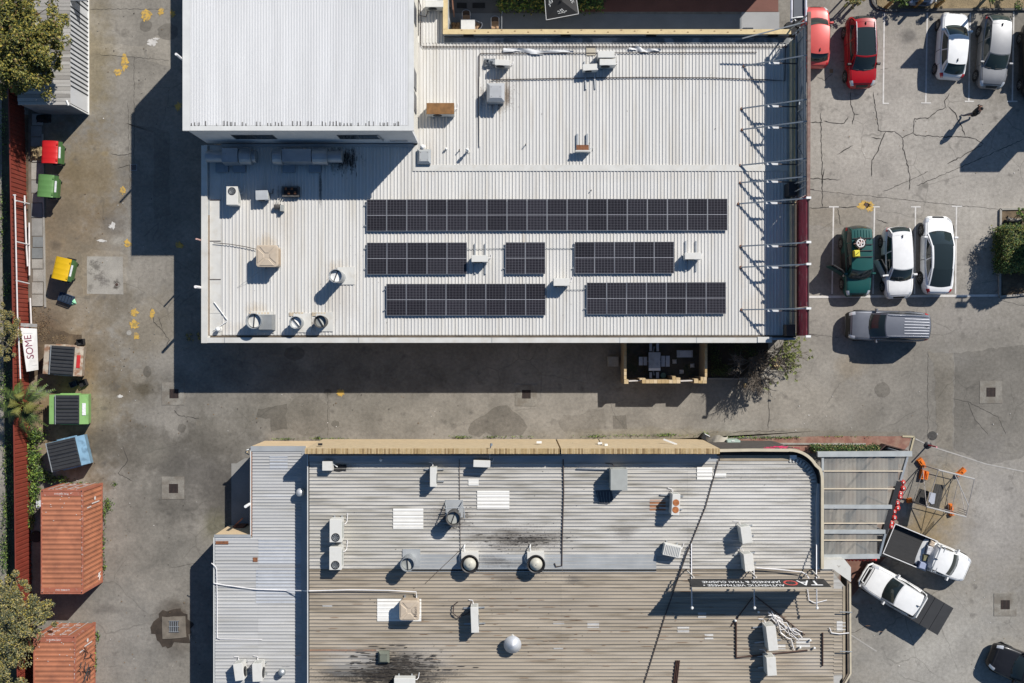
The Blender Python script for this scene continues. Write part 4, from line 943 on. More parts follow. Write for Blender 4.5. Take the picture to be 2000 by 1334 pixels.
# ------------------------------------------------------------------ roof plant
def ac_unit(px, py, w, d, h, z, rz, label, foot=None, casing=ACW, fan='front', topm=None, rails=None, group='air conditioner units on the roofs', ribt=False, stand=.10):
    """top centre at photo pixel (px, py); rz turns it; the fan grille is on the local -y side."""
    p = P(px, py, z + stand + h); t = thing('air_conditioner', label, 'air conditioner', (p.x, p.y, z), math.radians(rz), group)
    b = MB(); b.box(-w / 2, w / 2, -d / 2, d / 2, stand, stand + h - .012); b.build('casing', casing, t, False)
    b = MB(); b.box(-w / 2 - .012, w / 2 + .012, -d / 2 - .012, d / 2 + .012, stand + h - .012, stand + h, .012, .012); b.build('top_panel', topm or casing, t, False)
    r = min(w * .3, h * .4)
    if fan == 'front':
        b = MB(); n = 18; cx = -w * .12; zc = stand + h * .5
        b.T = Matrix.Translation((cx, -d / 2 - .0, zc)) @ Matrix.Rotation(math.pi / 2, 4, 'X')
        b.lathe((0, 0, 0), [(r, 0), (r, .02), (r * .92, .024), (r * .9, .006)], n); o = b.build('fan_grille', BLACK, t, False)
        b = MB(); b.T = Matrix.Translation((cx, -d / 2 - .024, zc)) @ Matrix.Rotation(math.pi / 2, 4, 'X')
        for q in (.3, .55, .8): b.lathe((0, 0, 0), [(r * q, 0), (r * q + .012, .006)], 14, False, False)
        b.build('guard', ACG, t, False)
    else:
        cy = fan if isinstance(fan, float) else -d * .25
        r = w * .36
        b = MB(); b.lathe((0, cy, stand + h), [(r, .0), (r, .018), (r * .93, .02), (r * .9, .004)], 22); b.build('fan_grille', BLACK, t, False)
        b = MB()
        for q in (.35, .65): b.lathe((0, cy, stand + h + .006), [(r * q, 0), (r * q + .02, .008)], 18, False, False)
        for k in range(4): a_ = k * math.pi / 4; b.bar((-r * .85 * math.cos(a_), cy - r * .85 * math.sin(a_), stand + h + .012), (r * .85 * math.cos(a_), cy + r * .85 * math.sin(a_), stand + h + .012), .014)
        b.build('guard', STEEL, t, False)
    b = MB(); zc = stand + h * .55
    for k in range(7): b.box(w / 2, w / 2 + .008, -d * .35, d * .35, stand + h * (.2 + .1 * k), stand + h * (.24 + .1 * k))
    b.build('side_louvre', ACG, t, False)
    L_ = rails or (max(d + .2, .5),)
    for s_ in (-1, 1):
        b = MB(); l2 = L_[0] / 2; off = L_[1] if len(L_) > 1 else 0; b.box(s_ * w * .32 - .04, s_ * w * .32 + .04, -l2 + off, l2 + off, .035, stand); b.build('mounting_foot', GALV, t, False)
    if ribt:
        b = MB()
        for k in range(9): x = -w * .4 + w * .8 * k / 8; b.box(x - .015, x + .015, -d * .42, d * .42, stand + h, stand + h + .02)
        b.build('top_grille', STEEL, t, False)
    b = MB(); b.tube([(w / 2, d * .2, stand + .15), (w / 2 + .10, d * .22, stand + .12), (w / 2 + .16, d * .3, .07), (w / 2 + .2, d * .6 + .1, .06)], .022, 6); b.build('pipe', PVC if casing is ACW else CABLE, t, False)
    return t
ac_unit(981, 122, .82, .30, .60, ZA, -3, 'small air conditioner beside the crumpled grey bag on the white roof')
ac_unit(1153, 131, .84, .34, .50, ZA, 3, 'rounded air conditioner at the front of the group of three by the long cables', rails=(1.6, -.3))
ac_unit(1184, 106, .92, .36, .72, ZA, 0, 'rear air conditioner of the group of three on the white roof', casing=ACW)
ac_unit(1187, 121, .90, .34, .66, ZA, 0, 'middle air conditioner of the group of three on the white roof')
ac_unit(860, 212, 1.55, .62, .62, ZA, 0, 'wide air conditioner with a rusty brown top near the tall wall', topm=mat('rust_top', (.20, .10, .035), .85, 0, .25, 5))
ac_unit(937, 505, .92, .36, .62, ZA, 0, 'air conditioner on two rails at the end of the middle solar block', rails=(1.75, .05))
ac_unit(1354, 500, .92, .36, .62, ZA, 0, 'air conditioner on two rails beside the solar block nearest the braces', rails=(1.75, .05))
ac_unit(1097, 551, .90, .40, .66, ZA, 0, 'air conditioner between the two lower solar rows')
ac_unit(453, 382, .62, 1.02, .68, ZA, 0, 'white upright unit with a round black fan on top at the shadow edge', fan=.25)
t_ = ac_unit(511, 381, .68, .52, .45, ZA, 2, 'low pale grey box hood at the edge of the tall block shadow', casing=mat('hood_grey', (.45, .47, .48), .5, .2, .08, 3))
def plant_b():
    ac_unit(846, 932, 1.06, .34, .72, ZB, 90, 'narrow white air conditioner end on to the tan parapet, furthest west of the pair there', rails=(1.1, 0))
    ac_unit(941, 906, .92, .36, .66, ZB, -2, 'white air conditioner close behind the tan brick parapet')
    ac_unit(1209, 937, 1.15, .92, .95, ZB, 90, 'large dark grey box unit with a folded panel leaning on it', casing=ACG)
    t = ac_unit(1320, 986, 1.15, .42, .85, ZB, 86, 'white air conditioner with two rusty discs on top beside the rust red roof sheet', rails=(1.3, .1))
    for y in (-.28, .12):
        b = MB(); b.lathe((y, 0, .952), [(.19, 0), (.17, .012)], 16); b.build('rust_disc', mat('rust_orange', (.34, .12, .04), .85, 0, .3, 6), t, False)
    ac_unit(1313, 1076, .95, .62, .50, ZB, -12, 'skewed white air conditioner with a slatted top by the diagonal conduit', ribt=True)
    ac_unit(1458, 1045, .92, .55, .85, ZB, 98, 'tall white air conditioner, upper one of the pair over the restaurant sign', rails=(1.2, 0))
    ac_unit(1463, 1099, .95, .50, .85, ZB, 96, 'tall white air conditioner, lower one of the pair directly behind the restaurant sign', rails=(1.2, 0))
    ac_unit(655.5, 1037, .66, 1.25, .75, ZB, 0, 'white unit with a round black fan, upper of the matching pair', fan=-.36)
    ac_unit(655, 1091, .66, 1.25, .75, ZB, 0, 'white unit with a round black fan, lower of the matching pair', fan=-.36)
    ac_unit(927, 1211, 1.40, .40, .80, ZB, 92, 'tall narrow air conditioner with looped black hose in the tan roof', rails=(1.2, .05))
    ac_unit(1508, 1247, 1.35, .52, .85, ZB, 97, 'white and grey air conditioner beside the tangle of white cables', rails=(1.5, .05))
    ac_unit(1507, 1302, 1.0, .50, .80, ZB, 94, 'white air conditioner below the cable tangle, nearest the bottom edge', rails=(1.0, .05))
    ac_unit(466, 1313, .95, .50, .75, ZW, 98, 'white air conditioner on the pale west wing, outer one of the bottom pair')
    ac_unit(502, 1314, 1.0, .52, .75, ZW, 92, 'white air conditioner on the pale west wing, next to the steel vent')
    ac_unit(790, 1336, 1.15, .62, .45, ZB, 0, 'wide white hood unit in the sooty patch at the bottom edge', casing=ACW)
plant_b()
# rusty empty bracket with two long rails
t = thing('mounting_bracket', 'rusty empty air conditioner bracket with two long rails', 'bracket', P(1138, 285, ZA))
for px in (1128, 1147): b = B2(px - 1.8, 261, px + 1.8, 297, ZA + .04, ZA + .13); b.build('rail', GALV, t)
b = MB(); b.box(*[v for pair in ((P(1126, 0, 3.7).x, P(1150, 0, 3.7).x), (P(0, 294, 3.7).y, P(0, 283, 3.7).y)) for v in pair], 3.62, 3.70); b.build('tray', RUST, t)
B2(1124, 293, 1153, 296, 3.2, 3.72).build('front_plate', FLASH, t)
b = MB(); b.tube([P(1150, 292, 3.66), P(1158, 288, 3.5), P(1156, 296, 3.3)], .02, 5); b.build('bracket_arm', STEEL, t)
# roof clutter: bag, sheeting, ductwork, vents
def crumple(name, px, py, z, w, d, h, m, label, cat, seed, rz=0):
    rr = random.Random(seed); p = P(px, py, z); b = MB(); n = 7
    def f(u, v):
        e = min(u, 1 - u, v, 1 - v); hh = 0 if e < .01 else h * min(1, e * 4) * rr.uniform(.35, 1)
        return ((u - .5) * w + rr.uniform(-.03, .03) * w, (v - .5) * d + rr.uniform(-.04, .04) * d, hh + .04)
    b.grid(f, 9, 7); o = b.build(name, m, loc=p, world=False); o.rotation_euler = (0, 0, rz); tag(o, label, cat); return o
crumple('grey_bag', 956, 124, ZA, .65, .55, .35, mat('grey_plastic', (.20, .22, .24), .35, 0, .3, 6), 'crumpled grey plastic bag beside the small air conditioner', 'bag', 1)
def sheet_rag(px0, py0, px1, py1, w, label, seed):
    rr = random.Random(seed); a, c = P(px0, py0, ZA), P(px1, py1, ZA); b = MB(); d = (c - a); q = Vector((-d.y, d.x, 0)).normalized()
    env = [rr.uniform(.5, 1) for _ in range(13)]
    def f(u, v):
        e = env[int(u * 12)] * (1 - abs(u - .35) * .9); x = a + d * u + q * (v - .5) * w * e + q * .06 * math.sin(u * 9)
        return (x.x, x.y, ZA + .07 + .05 * math.sin(u * 17 + v * 3) + .02 * rr.random())
    b.grid(f, 22, 3); o = b.build('plastic_sheet', mat('silver_sheeting', (.50, .51, .52), .5, 0, .1, 3), loc=a, smooth=True); tag(o, label, 'plastic sheet'); return o
sheet_rag(983, 99, 1120, 103, .34, 'long torn strip of silvery sheeting lying by the upper cable run', 2)
sheet_rag(1228, 96, 1290, 100, .34, 'short curled scrap of silvery sheeting on the cable run near the courtyard', 3)
def duct(label, segs, zc, r):
    t = thing('exhaust_duct', label, 'duct', P(segs[0][0], 308, ZA))
    DM = mat('duct_steel', (.30, .33, .36), .45, .4, .12, 2)
    for k, (xa, xb, rr_, yc, kind) in enumerate(segs):
        a, c = P(xa, yc, zc), P(xb, yc, zc)
        b = MB()
        if kind == 'tube':
            b.tube([a, c], rr_, 18); b.build('duct_segment', DM, t, smooth=False)
            b = MB(); b.tube([(c.x - .03, c.y, c.z), (c.x + .03, c.y, c.z)], rr_ + .025, 18); b.build('joint_ring', STEEL, t)
        else:
            b.box(a.x, c.x, a.y - rr_, a.y + rr_, zc - rr_, zc + rr_, .05, .05); b.build('fan_box', DM, t)
    for xa in (segs[0][0] + 28, segs[-1][0] - 26):
        p = P(xa, segs[0][3] + 14, ZA + .3); b = MB(); b.box(p.x - .35, p.x + .35, p.y - .45, p.y + .1, ZA + .02, ZA + .22); b.build('support', GREYP, t)
    return t
duct('short fat exhaust duct lying in the shadow at the west end of the tall wall', [(404, 436, .33, 306, 'tube'), (436, 470, .44, 306, 'box'), (470, 492, .46, 306, 'tube'), (492, 500, .36, 306, 'tube')], ZA + .62, .4)
duct('long exhaust duct with a box fan lying in the shadow under the tall wall', [(535, 552, .46, 306, 'tube'), (552, 612, .40, 306, 'box'), (612, 640, .46, 306, 'tube'), (640, 668, .34, 306, 'tube')], ZA + .62, .4)
b = MB(); b.tube([P(440, 300, ZA + 1.1), P(446, 318, ZA + .5), P(470, 323, ZA + .2), P(490, 318, ZA + .3), P(498, 300, ZA + .8)], .025, 6); o = b.build('hose', STEEL, loc=P(446, 318, ZA)); tag(o, 'thin hose looped round the short exhaust duct in shadow', 'hose')
# burnt vent and small motors
t = thing('burnt_vent', 'blackened open vent in the roof at the tall block shadow edge', 'vent', P(567, 374, ZA))
B2(551, 364, 584, 384, ZA, ZA + .28).build('frame', SOOT, t); B2(554, 367, 581, 381, ZA + .28, ZA + .29).build('opening', DARK, t)
for k in range(4): B2(556 + k * 6, 366 + (k % 2) * 8, 560 + k * 6, 371 + (k % 2) * 8, ZA + .3, ZA + .36).build('debris', RUST, t)
t = thing('pump_motor', 'small dirty pump motor with a grey box beside the blackened vent', 'motor', P(543, 405, ZA))
b = MB(); b.tube([P(536, 404, ZA + .2), P(546, 404, ZA + .2)], .14, 12); b.build('motor', SOOT, t)
B2(547, 400, 553, 412, ZA, ZA + .38).build('control_box', ACG, t)
b = MB(); [b.tube([P(540 + k * 4, 398, ZA + .2), P(543 + k * 5, 388, ZA + .1), P(552 + k * 3, 384 + k * 2, ZA + .1)], .02, 5) for k in range(3)]; b.build('pipes', FLASH, t)

def evap(px, py, label, z, s, h, mark=False):
    t = thing('evaporative_cooler', label, 'evaporative cooler', (P(px, py, z + h).x, P(px, py, z + h).y, z), 0, 'beige evaporative coolers')
    def rsq(r, k=5):
        o = []
        for cx, cy, a0 in ((1, 1, 0), (-1, 1, 90), (-1, -1, 180), (1, -1, 270)):
            for q in range(k): a_ = math.radians(a0 + 90 * q / (k - 1)); o.append((cx * (r - r * .22) + r * .22 * math.cos(a_), cy * (r - r * .22) + r * .22 * math.sin(a_)))
        return o
    b = MB(); b.prism(rsq(s * .90), .12, h - .16); b.build('cabinet', BEIGE, t, False)
    b = MB()
    for sx in (-1, 1):
        for k in range(7): b.box(-s * .7, s * .7, sx * s * .9 - .01, sx * s * .9 + .014, .2 + k * .07, .23 + k * .07); b.box(sx * s * .9 - .01, sx * s * .9 + .014, -s * .7, s * .7, .2 + k * .07, .23 + k * .07)
    b.build('louvres', mat('beige_louvre', (.34, .27, .20), .7), t, False)
    b = MB(); P0 = [rsq(s), rsq(s), rsq(s * .965), rsq(s * .86)]; zz = (h - .16, h - .07, h - .025, h - .018); R_ = [[b.pt((x, y, z2)) for x, y in pp] for pp, z2 in zip(P0, zz)]
    n = len(R_[0])
    for A_, B_ in zip(R_, R_[1:]):
        for q in range(n): b.face(A_[q], A_[(q + 1) % n], B_[(q + 1) % n], B_[q])
    b.face(*R_[-1]); b.face(*R_[0][::-1]); b.build('lid', BEIGE, t, False)
    for a0 in range(4):   # four raised pads leave a sunken cross
        b = MB(); b.T = Matrix.Rotation(a0 * math.pi / 2, 4, 'Z')
        b.poly([(-s * .62, s * .84, h + .012), (-s * .14, s * .30, h + .012), (s * .14, s * .30, h + .012), (s * .62, s * .84, h + .012)][::-1])
        b.poly([(-s * .70, s * .86, h - .02), (-s * .16, s * .24, h - .02), (-s * .14, s * .30, h + .012), (-s * .62, s * .84, h + .012)])
        b.poly([(s * .16, s * .24, h - .02), (s * .70, s * .86, h - .02), (s * .62, s * .84, h + .012), (s * .14, s * .30, h + .012)])
        b.poly([(-s * .16, s * .24, h - .02), (s * .16, s * .24, h - .02), (s * .14, s * .30, h + .012), (-s * .14, s * .30, h + .012)])
        b.build('lid_pad', BEIGE, t, False)
    if mark:
        o = letters('Naori', .24, CABLE); o.parent = t; o.location = (s * .78, -s * .62, h + .014); o.rotation_euler = (0, 0, math.pi / 2)
    for k in (-1, 1): b = MB(); b.box(k * s * .6 - .05, k * s * .6 + .05, -s * 1.1, s * 1.15, .03, .12); b.build('mounting_foot', GALV, t, False)
    return t
evap(521, 500, 'beige evaporative cooler with a crossed lid on the white roof', ZA, .62, 1.05)
evap(799, 1193, 'beige evaporative cooler standing on a white sheet in the tan roof', ZB, .55, .95, True)
def flue(px, py, r, h, z, label, m=GALV, lean=None, base=None, blade=WHITE, blade_a=70, grp='open exhaust flues'):
    """open topped round flue; (px, py) is the centre of its rim."""
    p = P(px, py, z + h); t = thing('exhaust_flue', label, 'flue', (p.x, p.y, z), 0, grp); n = 24
    b = MB(); b.lathe((0, 0, 0), [(r * .96, 0), (r * .96, h - .14), (r * 1.06, h - .12), (r * 1.06, h), (r * .98, h), (r * .9, h - .25), (r * .9, h - .3)], n, True, True); b.build('duct', m, t, False)
    for s_ in (-1, 1):
        b = MB(); a0 = math.radians(blade_a)
        d = Vector((math.cos(a0), math.sin(a0), 0)); q = Vector((-d.y, d.x, 0)) * s_
        pts = [d * (r * .82) * math.cos(w) * 1 + q * (r * .82 * math.sin(w) + .02) for w in (math.pi * k / 10 for k in range(11))]
        base_i = [(v.x, v.y, h - .16 - .10 * abs((v.dot(q))) / r) for v in pts]
        if s_ < 0: base_i = base_i[::-1]
        b.poly(base_i); b.poly([(x, y, zz - .01) for x, y, zz in base_i][::-1]); b.build('damper_blade', blade, t, False)
    b = MB(); b.bar((-d.x * r * .9, -d.y * r * .9, h - .14), (d.x * r * .9, d.y * r * .9, h - .14), .04, .05); b.build('damper_bar', DARK, t, False)
    bw = r * 1.5
    b = MB(); bx = (base or (bw, bw, 0, 0)); b.box(-bx[0] + bx[2], bx[0] + bx[2], -bx[1] + bx[3], bx[1] + bx[3], .0, .07); b.build('base_flashing', FLASH if z < 3.5 else FLASHB, t, False)
    return t
flue(655, 539, .36, 1.35, ZA, 'tall round flue standing alone in the middle of the white roof', base=(.5, .5, .35, .1))
f1 = flue(495, 627, .42, .95, ZA, 'large grey flue with a square duct box near the white roof corner', base=(.65, .62, .25, -.05), blade_a=85, blade=ACW)
b = MB(); b.box(.15, 1.0, -.52, .40, .02, .62, .06, .05); b.build('duct_box', mat('duct_grey', (.26, .27, .27), .5, .2), f1, False)
flue(577, 630, .34, .80, ZA, 'smaller flue with a white flap, middle of the three by the south edge', base=(.5, .55, .2, 0), blade_a=130)
flue(625, 628, .34, .80, ZA, 'soot stained flue at the east of the three by the south edge', m=SOOT, base=(.5, .55, .1, 0), blade_a=120, blade=ACG)
for px, py, w in ((508, 612, 42), (582, 612, 34), (626, 612, 34)):   # scalloped flashing above each flue
    b = MB(); [B2(px - w / 2 + k * 5.8, py - 2, px - w / 2 + k * 5.8 + 3.6, py + 1, ZA + .03, ZA + .075, b) for k in range(int(w / 5.8))]; B2(px - w / 2, py, px + w / 2, py + 5, ZA + .03, ZA + .06, b); b.build('flashing', mat('tea_flashing', (.50, .42, .31), .8, 0, .15, 4), A)
fd = flue(885, 1013, .38, 1.15, ZB, 'blackened flue with a stay frame in a sooty patch of the zinc roof', m=SOOT, base=(.5, .5, 0, .35), blade=ACG)
b = MB()
for a_ in (40, 150, 270): b.tube([(.4 * math.cos(math.radians(a_)), .4 * math.sin(math.radians(a_)), .9), (.6 * math.cos(math.radians(a_)), .6 * math.sin(math.radians(a_)) + .4, .06)], .03, 5)
b.tube([(-.5, .45, .5), (.55, .5, .5), (.6, -.1, .5)], .04, 5); b.build('stay_frame', GALV, fd, False)
flue(795.5, 1103, .37, 1.2, ZB, 'grey flue with a divided top at the west end of the smooth zinc strip', base=(.5, .5, .1, .1), blade=ACG, blade_a=95)
def dome(px, py, label):
    h = .80; p = P(px, py, ZB + h); t = thing('domed_exhaust_fan', label, 'exhaust fan', (p.x, p.y, ZB), 0, 'domed exhaust fans on the zinc strip')
    b = MB(); b.box(-.52, .48, -.35, .62, .03, .40, .04, .04); b.build('base', ACW, t, False)
    b = MB(); b.lathe((0, 0, 0), [(.40, .40), (.50, .55), (.52, .74), (.49, .76), (.44, .64), (.3, .58)], 28); b.build('ring', BLACK, t, False, True)
    b = MB(); b.lathe((0, 0, 0), [(.36, .60), (.36, .68), (.33, .75), (.22, .80), (.20, .83), (.08, .845), (.0, .85)], 24); b.build('dome', mat('dome_cream', (.47, .45, .38), .5, 0, .1, 6), t, False, True)
    b = MB(); b.lathe((0, 0, .845), [(.035, 0), (.03, .02)], 8); b.build('bolt', STEEL, t, False)
    b = MB(); b.tube([(-.3, .62, .2), (-.34, .85, .3), (-.3, .95, .08)], .04, 6); b.tube([(-.55, .45, .3), (-.62, .2, .2), (-.55, -.05, .12)], .02, 5); b.build('cable_elbow', WHITE, t, False)
dome(917, 1103, 'domed exhaust fan with a black ring on the zinc strip, nearer the grey flue')
dome(1047, 1103, 'domed exhaust fan with a black ring on the zinc strip, further from the grey flue')
def lathe_thing(name, px, py, z, h, parts, label, cat, group=None):
    p = P(px, py, z + h); t = thing(name, label, cat, (p.x, p.y, z), 0, group)
    for nm, prof, m, n in parts: b = MB(); b.lathe((0, 0, 0), prof, n); b.build(nm, m, t, False, n > 14)
    return t
lathe_thing('cone_cowl', 1001, 1262, ZB, .75, [('pipe', [(.22, 0), (.22, .5)], GALV, 14), ('cowl', [(.50, .46), (.50, .50), (.05, .74), (.0, .75)], mat('cowl_steel', (.52, .53, .55), .4, .3, .06, 3), 16), ('flashing', [(.45, .0), (.4, .05)], FLASH, 4)], 'pale conical rain cowl on the tan roof', 'vent cowl')
lathe_thing('turbine_vent', 585, 963, ZW, .70, [('pipe', [(.17, 0), (.17, .4)], GALV, 12), ('turbine', [(.16, .36), (.24, .46), (.24, .56), (.12, .68), (.03, .70)], mat('turbine_white', (.60, .61, .62), .35, .4), 16), ('fin_ring', [(.19, .38), (.25, .47), (.25, .5)], GALV, 12)], 'round silver turbine vent on the pale west wing', 'roof vent')
lathe_thing('steel_cowl', 549, 1315, ZW, .55, [('pipe', [(.12, 0), (.12, .3)], GALV, 12), ('cap', [(.2, .28), (.22, .34), (.18, .5), (.02, .55)], GALV, 16)], 'short steel vent near the bottom edge of the west wing', 'roof vent')
for k, (px, py, z, h, r, lab) in enumerate([(912, 291, ZA, .75, .10, 'thin vent pipe with a white ball cap near the ridge'), (871, 290, ZA, .25, .07, 'stubby vent pipe nearest the skylight box'), (897, 292, ZA, .3, .04, 'short dark vent pipe between two pale ones'), (1027, 281, ZA, .3, .03, 'lone short dark pipe in the middle of the white roof'), (825, 286, ZA, .35, .13, 'white ball vent beside the skylight box'), (424, 643, ZA, .4, .14, 'white ball vent in the corner of the white roof'),
                                  (743, 899, ZB, .45, .09, 'white ball vent behind the tan parapet'), (1155, 371, ZA, .2, .03, 'tiny rusty pipe above the long solar row'), (1437, 1213, ZB, .2, .07, 'small white ball vent beside the brown steel angle')]):
    dark = 'dark' in lab or 'rusty' in lab
    lathe_thing('vent_pipe', px, py, z, h, [('pipe', [(r * .6, 0), (r * .6, h * .7)], CABLE if dark else GALV, 10), ('cap', [(r * .8, h * .55), (r, h * .75), (r * .7, h * .95), (0.005, h)], CABLE if dark else WHITE, 16), ('flashing', [(r * 1.5, 0), (r, .06)], FLASHB if z > 3.5 else FLASH, 10)], lab, 'vent pipe', 'small vent pipes')
def hip(name, px, py, w, d, h, z, label, cat, m=FLASHB):
    p = P(px, py, z + h); t = thing(name, label, cat, (p.x, p.y, z))
    b = MB(); b.box(-w / 2 * .9, w / 2 * .9, -d / 2 * .9, d / 2 * .9, 0, h - .22); b.build('curb', m, t, False)
    b = MB(); b.box(-w / 2, w / 2, -d / 2, d / 2, h - .22, h - .14); b.box(-w / 2, w / 2, -d / 2, d / 2, h - .139, h, w * .17, d * .17); b.build('cap', m, t, False)
    b = MB(); [b.lathe((sx * w * .25, sy * d * .25, h - .004), [(.02, 0), (.02, .012)], 6) for sx in (-1, 1) for sy in (-1, 1)]; b.build('screws', CABLE, t, False)
hip('exhaust_cowl', 968, 179, 1.0, 1.05, .95, ZA, 'grey pyramid topped exhaust cowl ringed by brown grease spots', 'exhaust cowl', mat('cowl_grey', (.40, .41, .42), .5, .2, .08, 2))
hip('skylight_box', 828, 305, .78, .86, .35, ZA, 'small grey capped box at the foot of the tall wall corner', 'roof hatch')
hip('roof_hatch', 749, 1285, .62, .66, .40, ZB, 'small dark green box hatch in the sooty part of the tan roof', 'roof hatch', mat('hatch_green', (.13, .14, .11), .7))
t = thing('switch_box', 'rounded pale grey box behind the tan parapet with black tarred sheet', 'box', P(640, 910, ZB))
b = B2(629.5, 901, 649, 919, ZB + .05, ZB + .5); b.build('casing', ACW, t)
b = MB(); b.tube([P(649, 905, ZB + .3), P(654, 908, ZB + .15), P(659, 912, ZB + .1)], .03, 6); b.build('pipe', WHITE, t)
flat('tar_patch', xy(wob([(653, 908), (676, 907), (676, 913), (675, 920), (652, 920)], 1.2, 3, 5), ZB), ZB + .036, DARK, parent=Bd)
t = thing('panel_grid', 'dark fallen grille panel leaning below the large grey box unit', 'panel', P(1186, 975, ZB))
b = MB(); b.prism(xy([(1163, 958), (1194, 957), (1198, 975), (1187, 985), (1170, 983)], ZB + .1), ZB + .05, ZB + .09); b.build('board', mat('slate_board', (.05, .055, .065), .6, 0, .2, 6), t)
b = MB(); [b.bar(P(1166 + k * 6, 960, ZB + .1), P(1171 + k * 5, 982, ZB + .1), .015) for k in range(5)]; b.build('wires', STEEL, t)
b = MB(); b.bar(P(1127, 915, ZB + .1), P(1196, 917, ZB + .1), .06, .04); tag(b.build('loose_rail', GALV, loc=P(1127, 915, ZB)), 'loose pale rail lying beside the large grey box unit', 'rail')
b = MB(); b.tube([P(959, 868, 4.95), P(957, 880, 4.8), P(956.5, 896, 4.5)], .03, 6); b.tube([P(960, 866, 5.0), P(959, 871, 5.0)], .07, 6); tag(b.build('flood_lamp', GREYP, loc=P(958, 880, 4.9)), 'small lamp on a stalk hooked over the tan brick parapet', 'lamp')
tag(B2(1145, 90, 1163, 108, ZA + .03, ZA + .06).build('access_plate', mat('plate_tan', (.42, .38, .30), .7), loc=P(1154, 99, ZA)), 'square tan plate under the cable runs', 'plate')
# unit on the wall left of the courtyard and its hose
ac_unit(848, 7, 1.0, .36, .62, ZA, 0, 'white air conditioner beside the courtyard wall at the top edge')
tag(MB().tube([P(818, 0, ZA + .3), P(822, 14, ZA + .15), P(820, 30, ZA + .1), P(832, 33, ZA + .1), P(836, 22, ZA + .4)], .025, 6).build('hose', CABLE, loc=P(822, 14, ZA)), 'thin dark hose hanging beside the air conditioner at the top edge', 'hose')

# ------------------------------------------------------------------ pipes and cables on the roofs
def run(name, pts, z, r, m, label, cat, n=6):
    V = [P(a[0], a[1], z + (a[2] if len(a) > 2 else 0)) for a in pts]
    b = MB(); b.tube(V, r, n); o = b.build(name, m, loc=V[0]); return tag(o, label, cat)
z_ = ZA + .075
run('cable_run', [(822, 30), (822, 88), (824, 90.5), (1100, 90.5), (1538, 90)], z_, .022, CABLE, 'long cable run along the courtyard side of the white roof', 'cable')
run('cable_run', [(826, 93), (1538, 92.6)], z_, .014, CABLE, 'second thin cable beside the long run along the courtyard side', 'cable')
run('conduit', [(936, 285), (935, 200), (935.5, 108), (938, 104.5), (1478, 102)], z_, .024, CABLE, 'conduit with a right angle bend passing the grey exhaust cowl', 'conduit')
run('conduit', [(960, 156), (1100, 153), (1250, 151), (1390, 152), (1500, 156), (1533, 158), (1534, 88)], z_, .028, CABLE, 'sagging conduit crossing the white roof from the exhaust cowl to the east gutter', 'conduit')
run('conduit', [(936.5, 150), (936.5, 286)], z_, .034, FLASH, 'pale lagged pipe running down past the exhaust cowl', 'pipe')
run('cable', [(417, 474), (450, 477), (480, 482), (501, 487)], z_ + .05, .02, CABLE, 'dark cable leading to the beige cooler on the white roof', 'cable')
run('cable', [(911, 487), (985, 485)], z_, .016, STEEL, 'thin cable joining the first and second middle solar blocks', 'cable')
run('cable', [(1066, 485), (1122, 485)], z_, .016, STEEL, 'thin cable joining the second and third middle solar blocks', 'cable')
run('cable', [(1106, 566), (1146, 566)], z_, .016, STEEL, 'thin cable joining the two lower solar rows', 'cable')
run('metal_strip', [(418, 590), (444, 625), (443, 628), (417, 645)], z_, .025, WHITE, 'bent white strip in the corner of the white roof', 'strip')
run('wire', [(521, 520, .7), (463, 562, 0)], ZA + .03, .008, STEEL, 'thin stay wire from the beige cooler to the white roof', 'wire')
z2 = ZB + .085
run('conduit', [(1404, 897), (1378, 990), (1340, 1085), (1300, 1200), (1255, 1345)], z2, .03, CABLE, 'long dark conduit slanting across the restaurant roof from parapet to bottom edge', 'conduit', 6)
run('conduit', [(1100, 897), (1101, 960), (1098, 1060), (1097.5, 1105), (1086, 1107), (1083, 1100)], z2, .035, CABLE, 'dark conduit running straight from the tan parapet to the zinc strip', 'conduit')
run('wire', [(897, 897), (899, 1070), (898, 1075), (830, 1140)], z2 - .03, .016, CABLE, 'thin rusty wire from the tan parapet past the blackened flue', 'wire')
run('water_pipe', [(417.5, 1139), (440, 1143), (500, 1151), (560, 1153), (596, 1154, .6), (604, 1154, 1.15), (680, 1152, 1.2), (760, 1153, 1.2), (813, 1156, 1.2), (814, 1174, 1.2)], ZW + .12, .029, PVC, 'long white pipe crossing both restaurant roofs to the beige cooler', 'pipe')
run('water_pipe', [(413, 1100, .1), (419, 1104, .1), (423, 1110, .05), (424, 1170), (424, 1246), (430, 1248), (512, 1249)], ZW + .07, .024, PVC, 'white pipe following the west edge of the pale wing roof', 'pipe')
run('conduit', [(1477, 1109), (1520, 1112), (1566, 1117), (1575, 1122), (1580, 1130)], z2 + .2, .03, PVC, 'white pipe from the pair of air conditioners above the sign', 'pipe')
run('hose', [(895, 1175), (886, 1182), (885, 1198), (895, 1206), (910, 1200), (920, 1192)], z2 + .1, .035, CABLE, 'looped black hose beside the tall air conditioner in the tan roof', 'hose')
run('steel_angle', [(1437.5, 1215), (1437.5, 1284)], z2, .055, BROWNP, 'upright brown steel bar beside the cable tangle', 'steel bar', 4)
run('steel_angle', [(1438, 1284.5), (1500, 1278), (1577, 1270)], z2, .05, BROWNP, 'long brown steel bar lying under the two lower air conditioners', 'steel bar', 4)
run('steel_angle', [(1606.5, 1236), (1606.5, 1301)], z2, .05, BROWNP, 'short brown steel bar near the east fascia', 'steel bar', 4)
for k in range(3): run('steel_channel', [(1314 + k * 3.2, 1345), (1320.5 + k * 3.2, 1290)], z2, .045, BROWNP, 'brown steel channel at the bottom edge, %s of three side by side' % ('west most', 'middle', 'east most')[k], 'steel bar', 4)
run('steel_angle', [(1428, 1223), (1470, 1167)], z2, .03, BROWNP, 'slanting brown stay rising to the back of the restaurant sign', 'steel bar', 4)
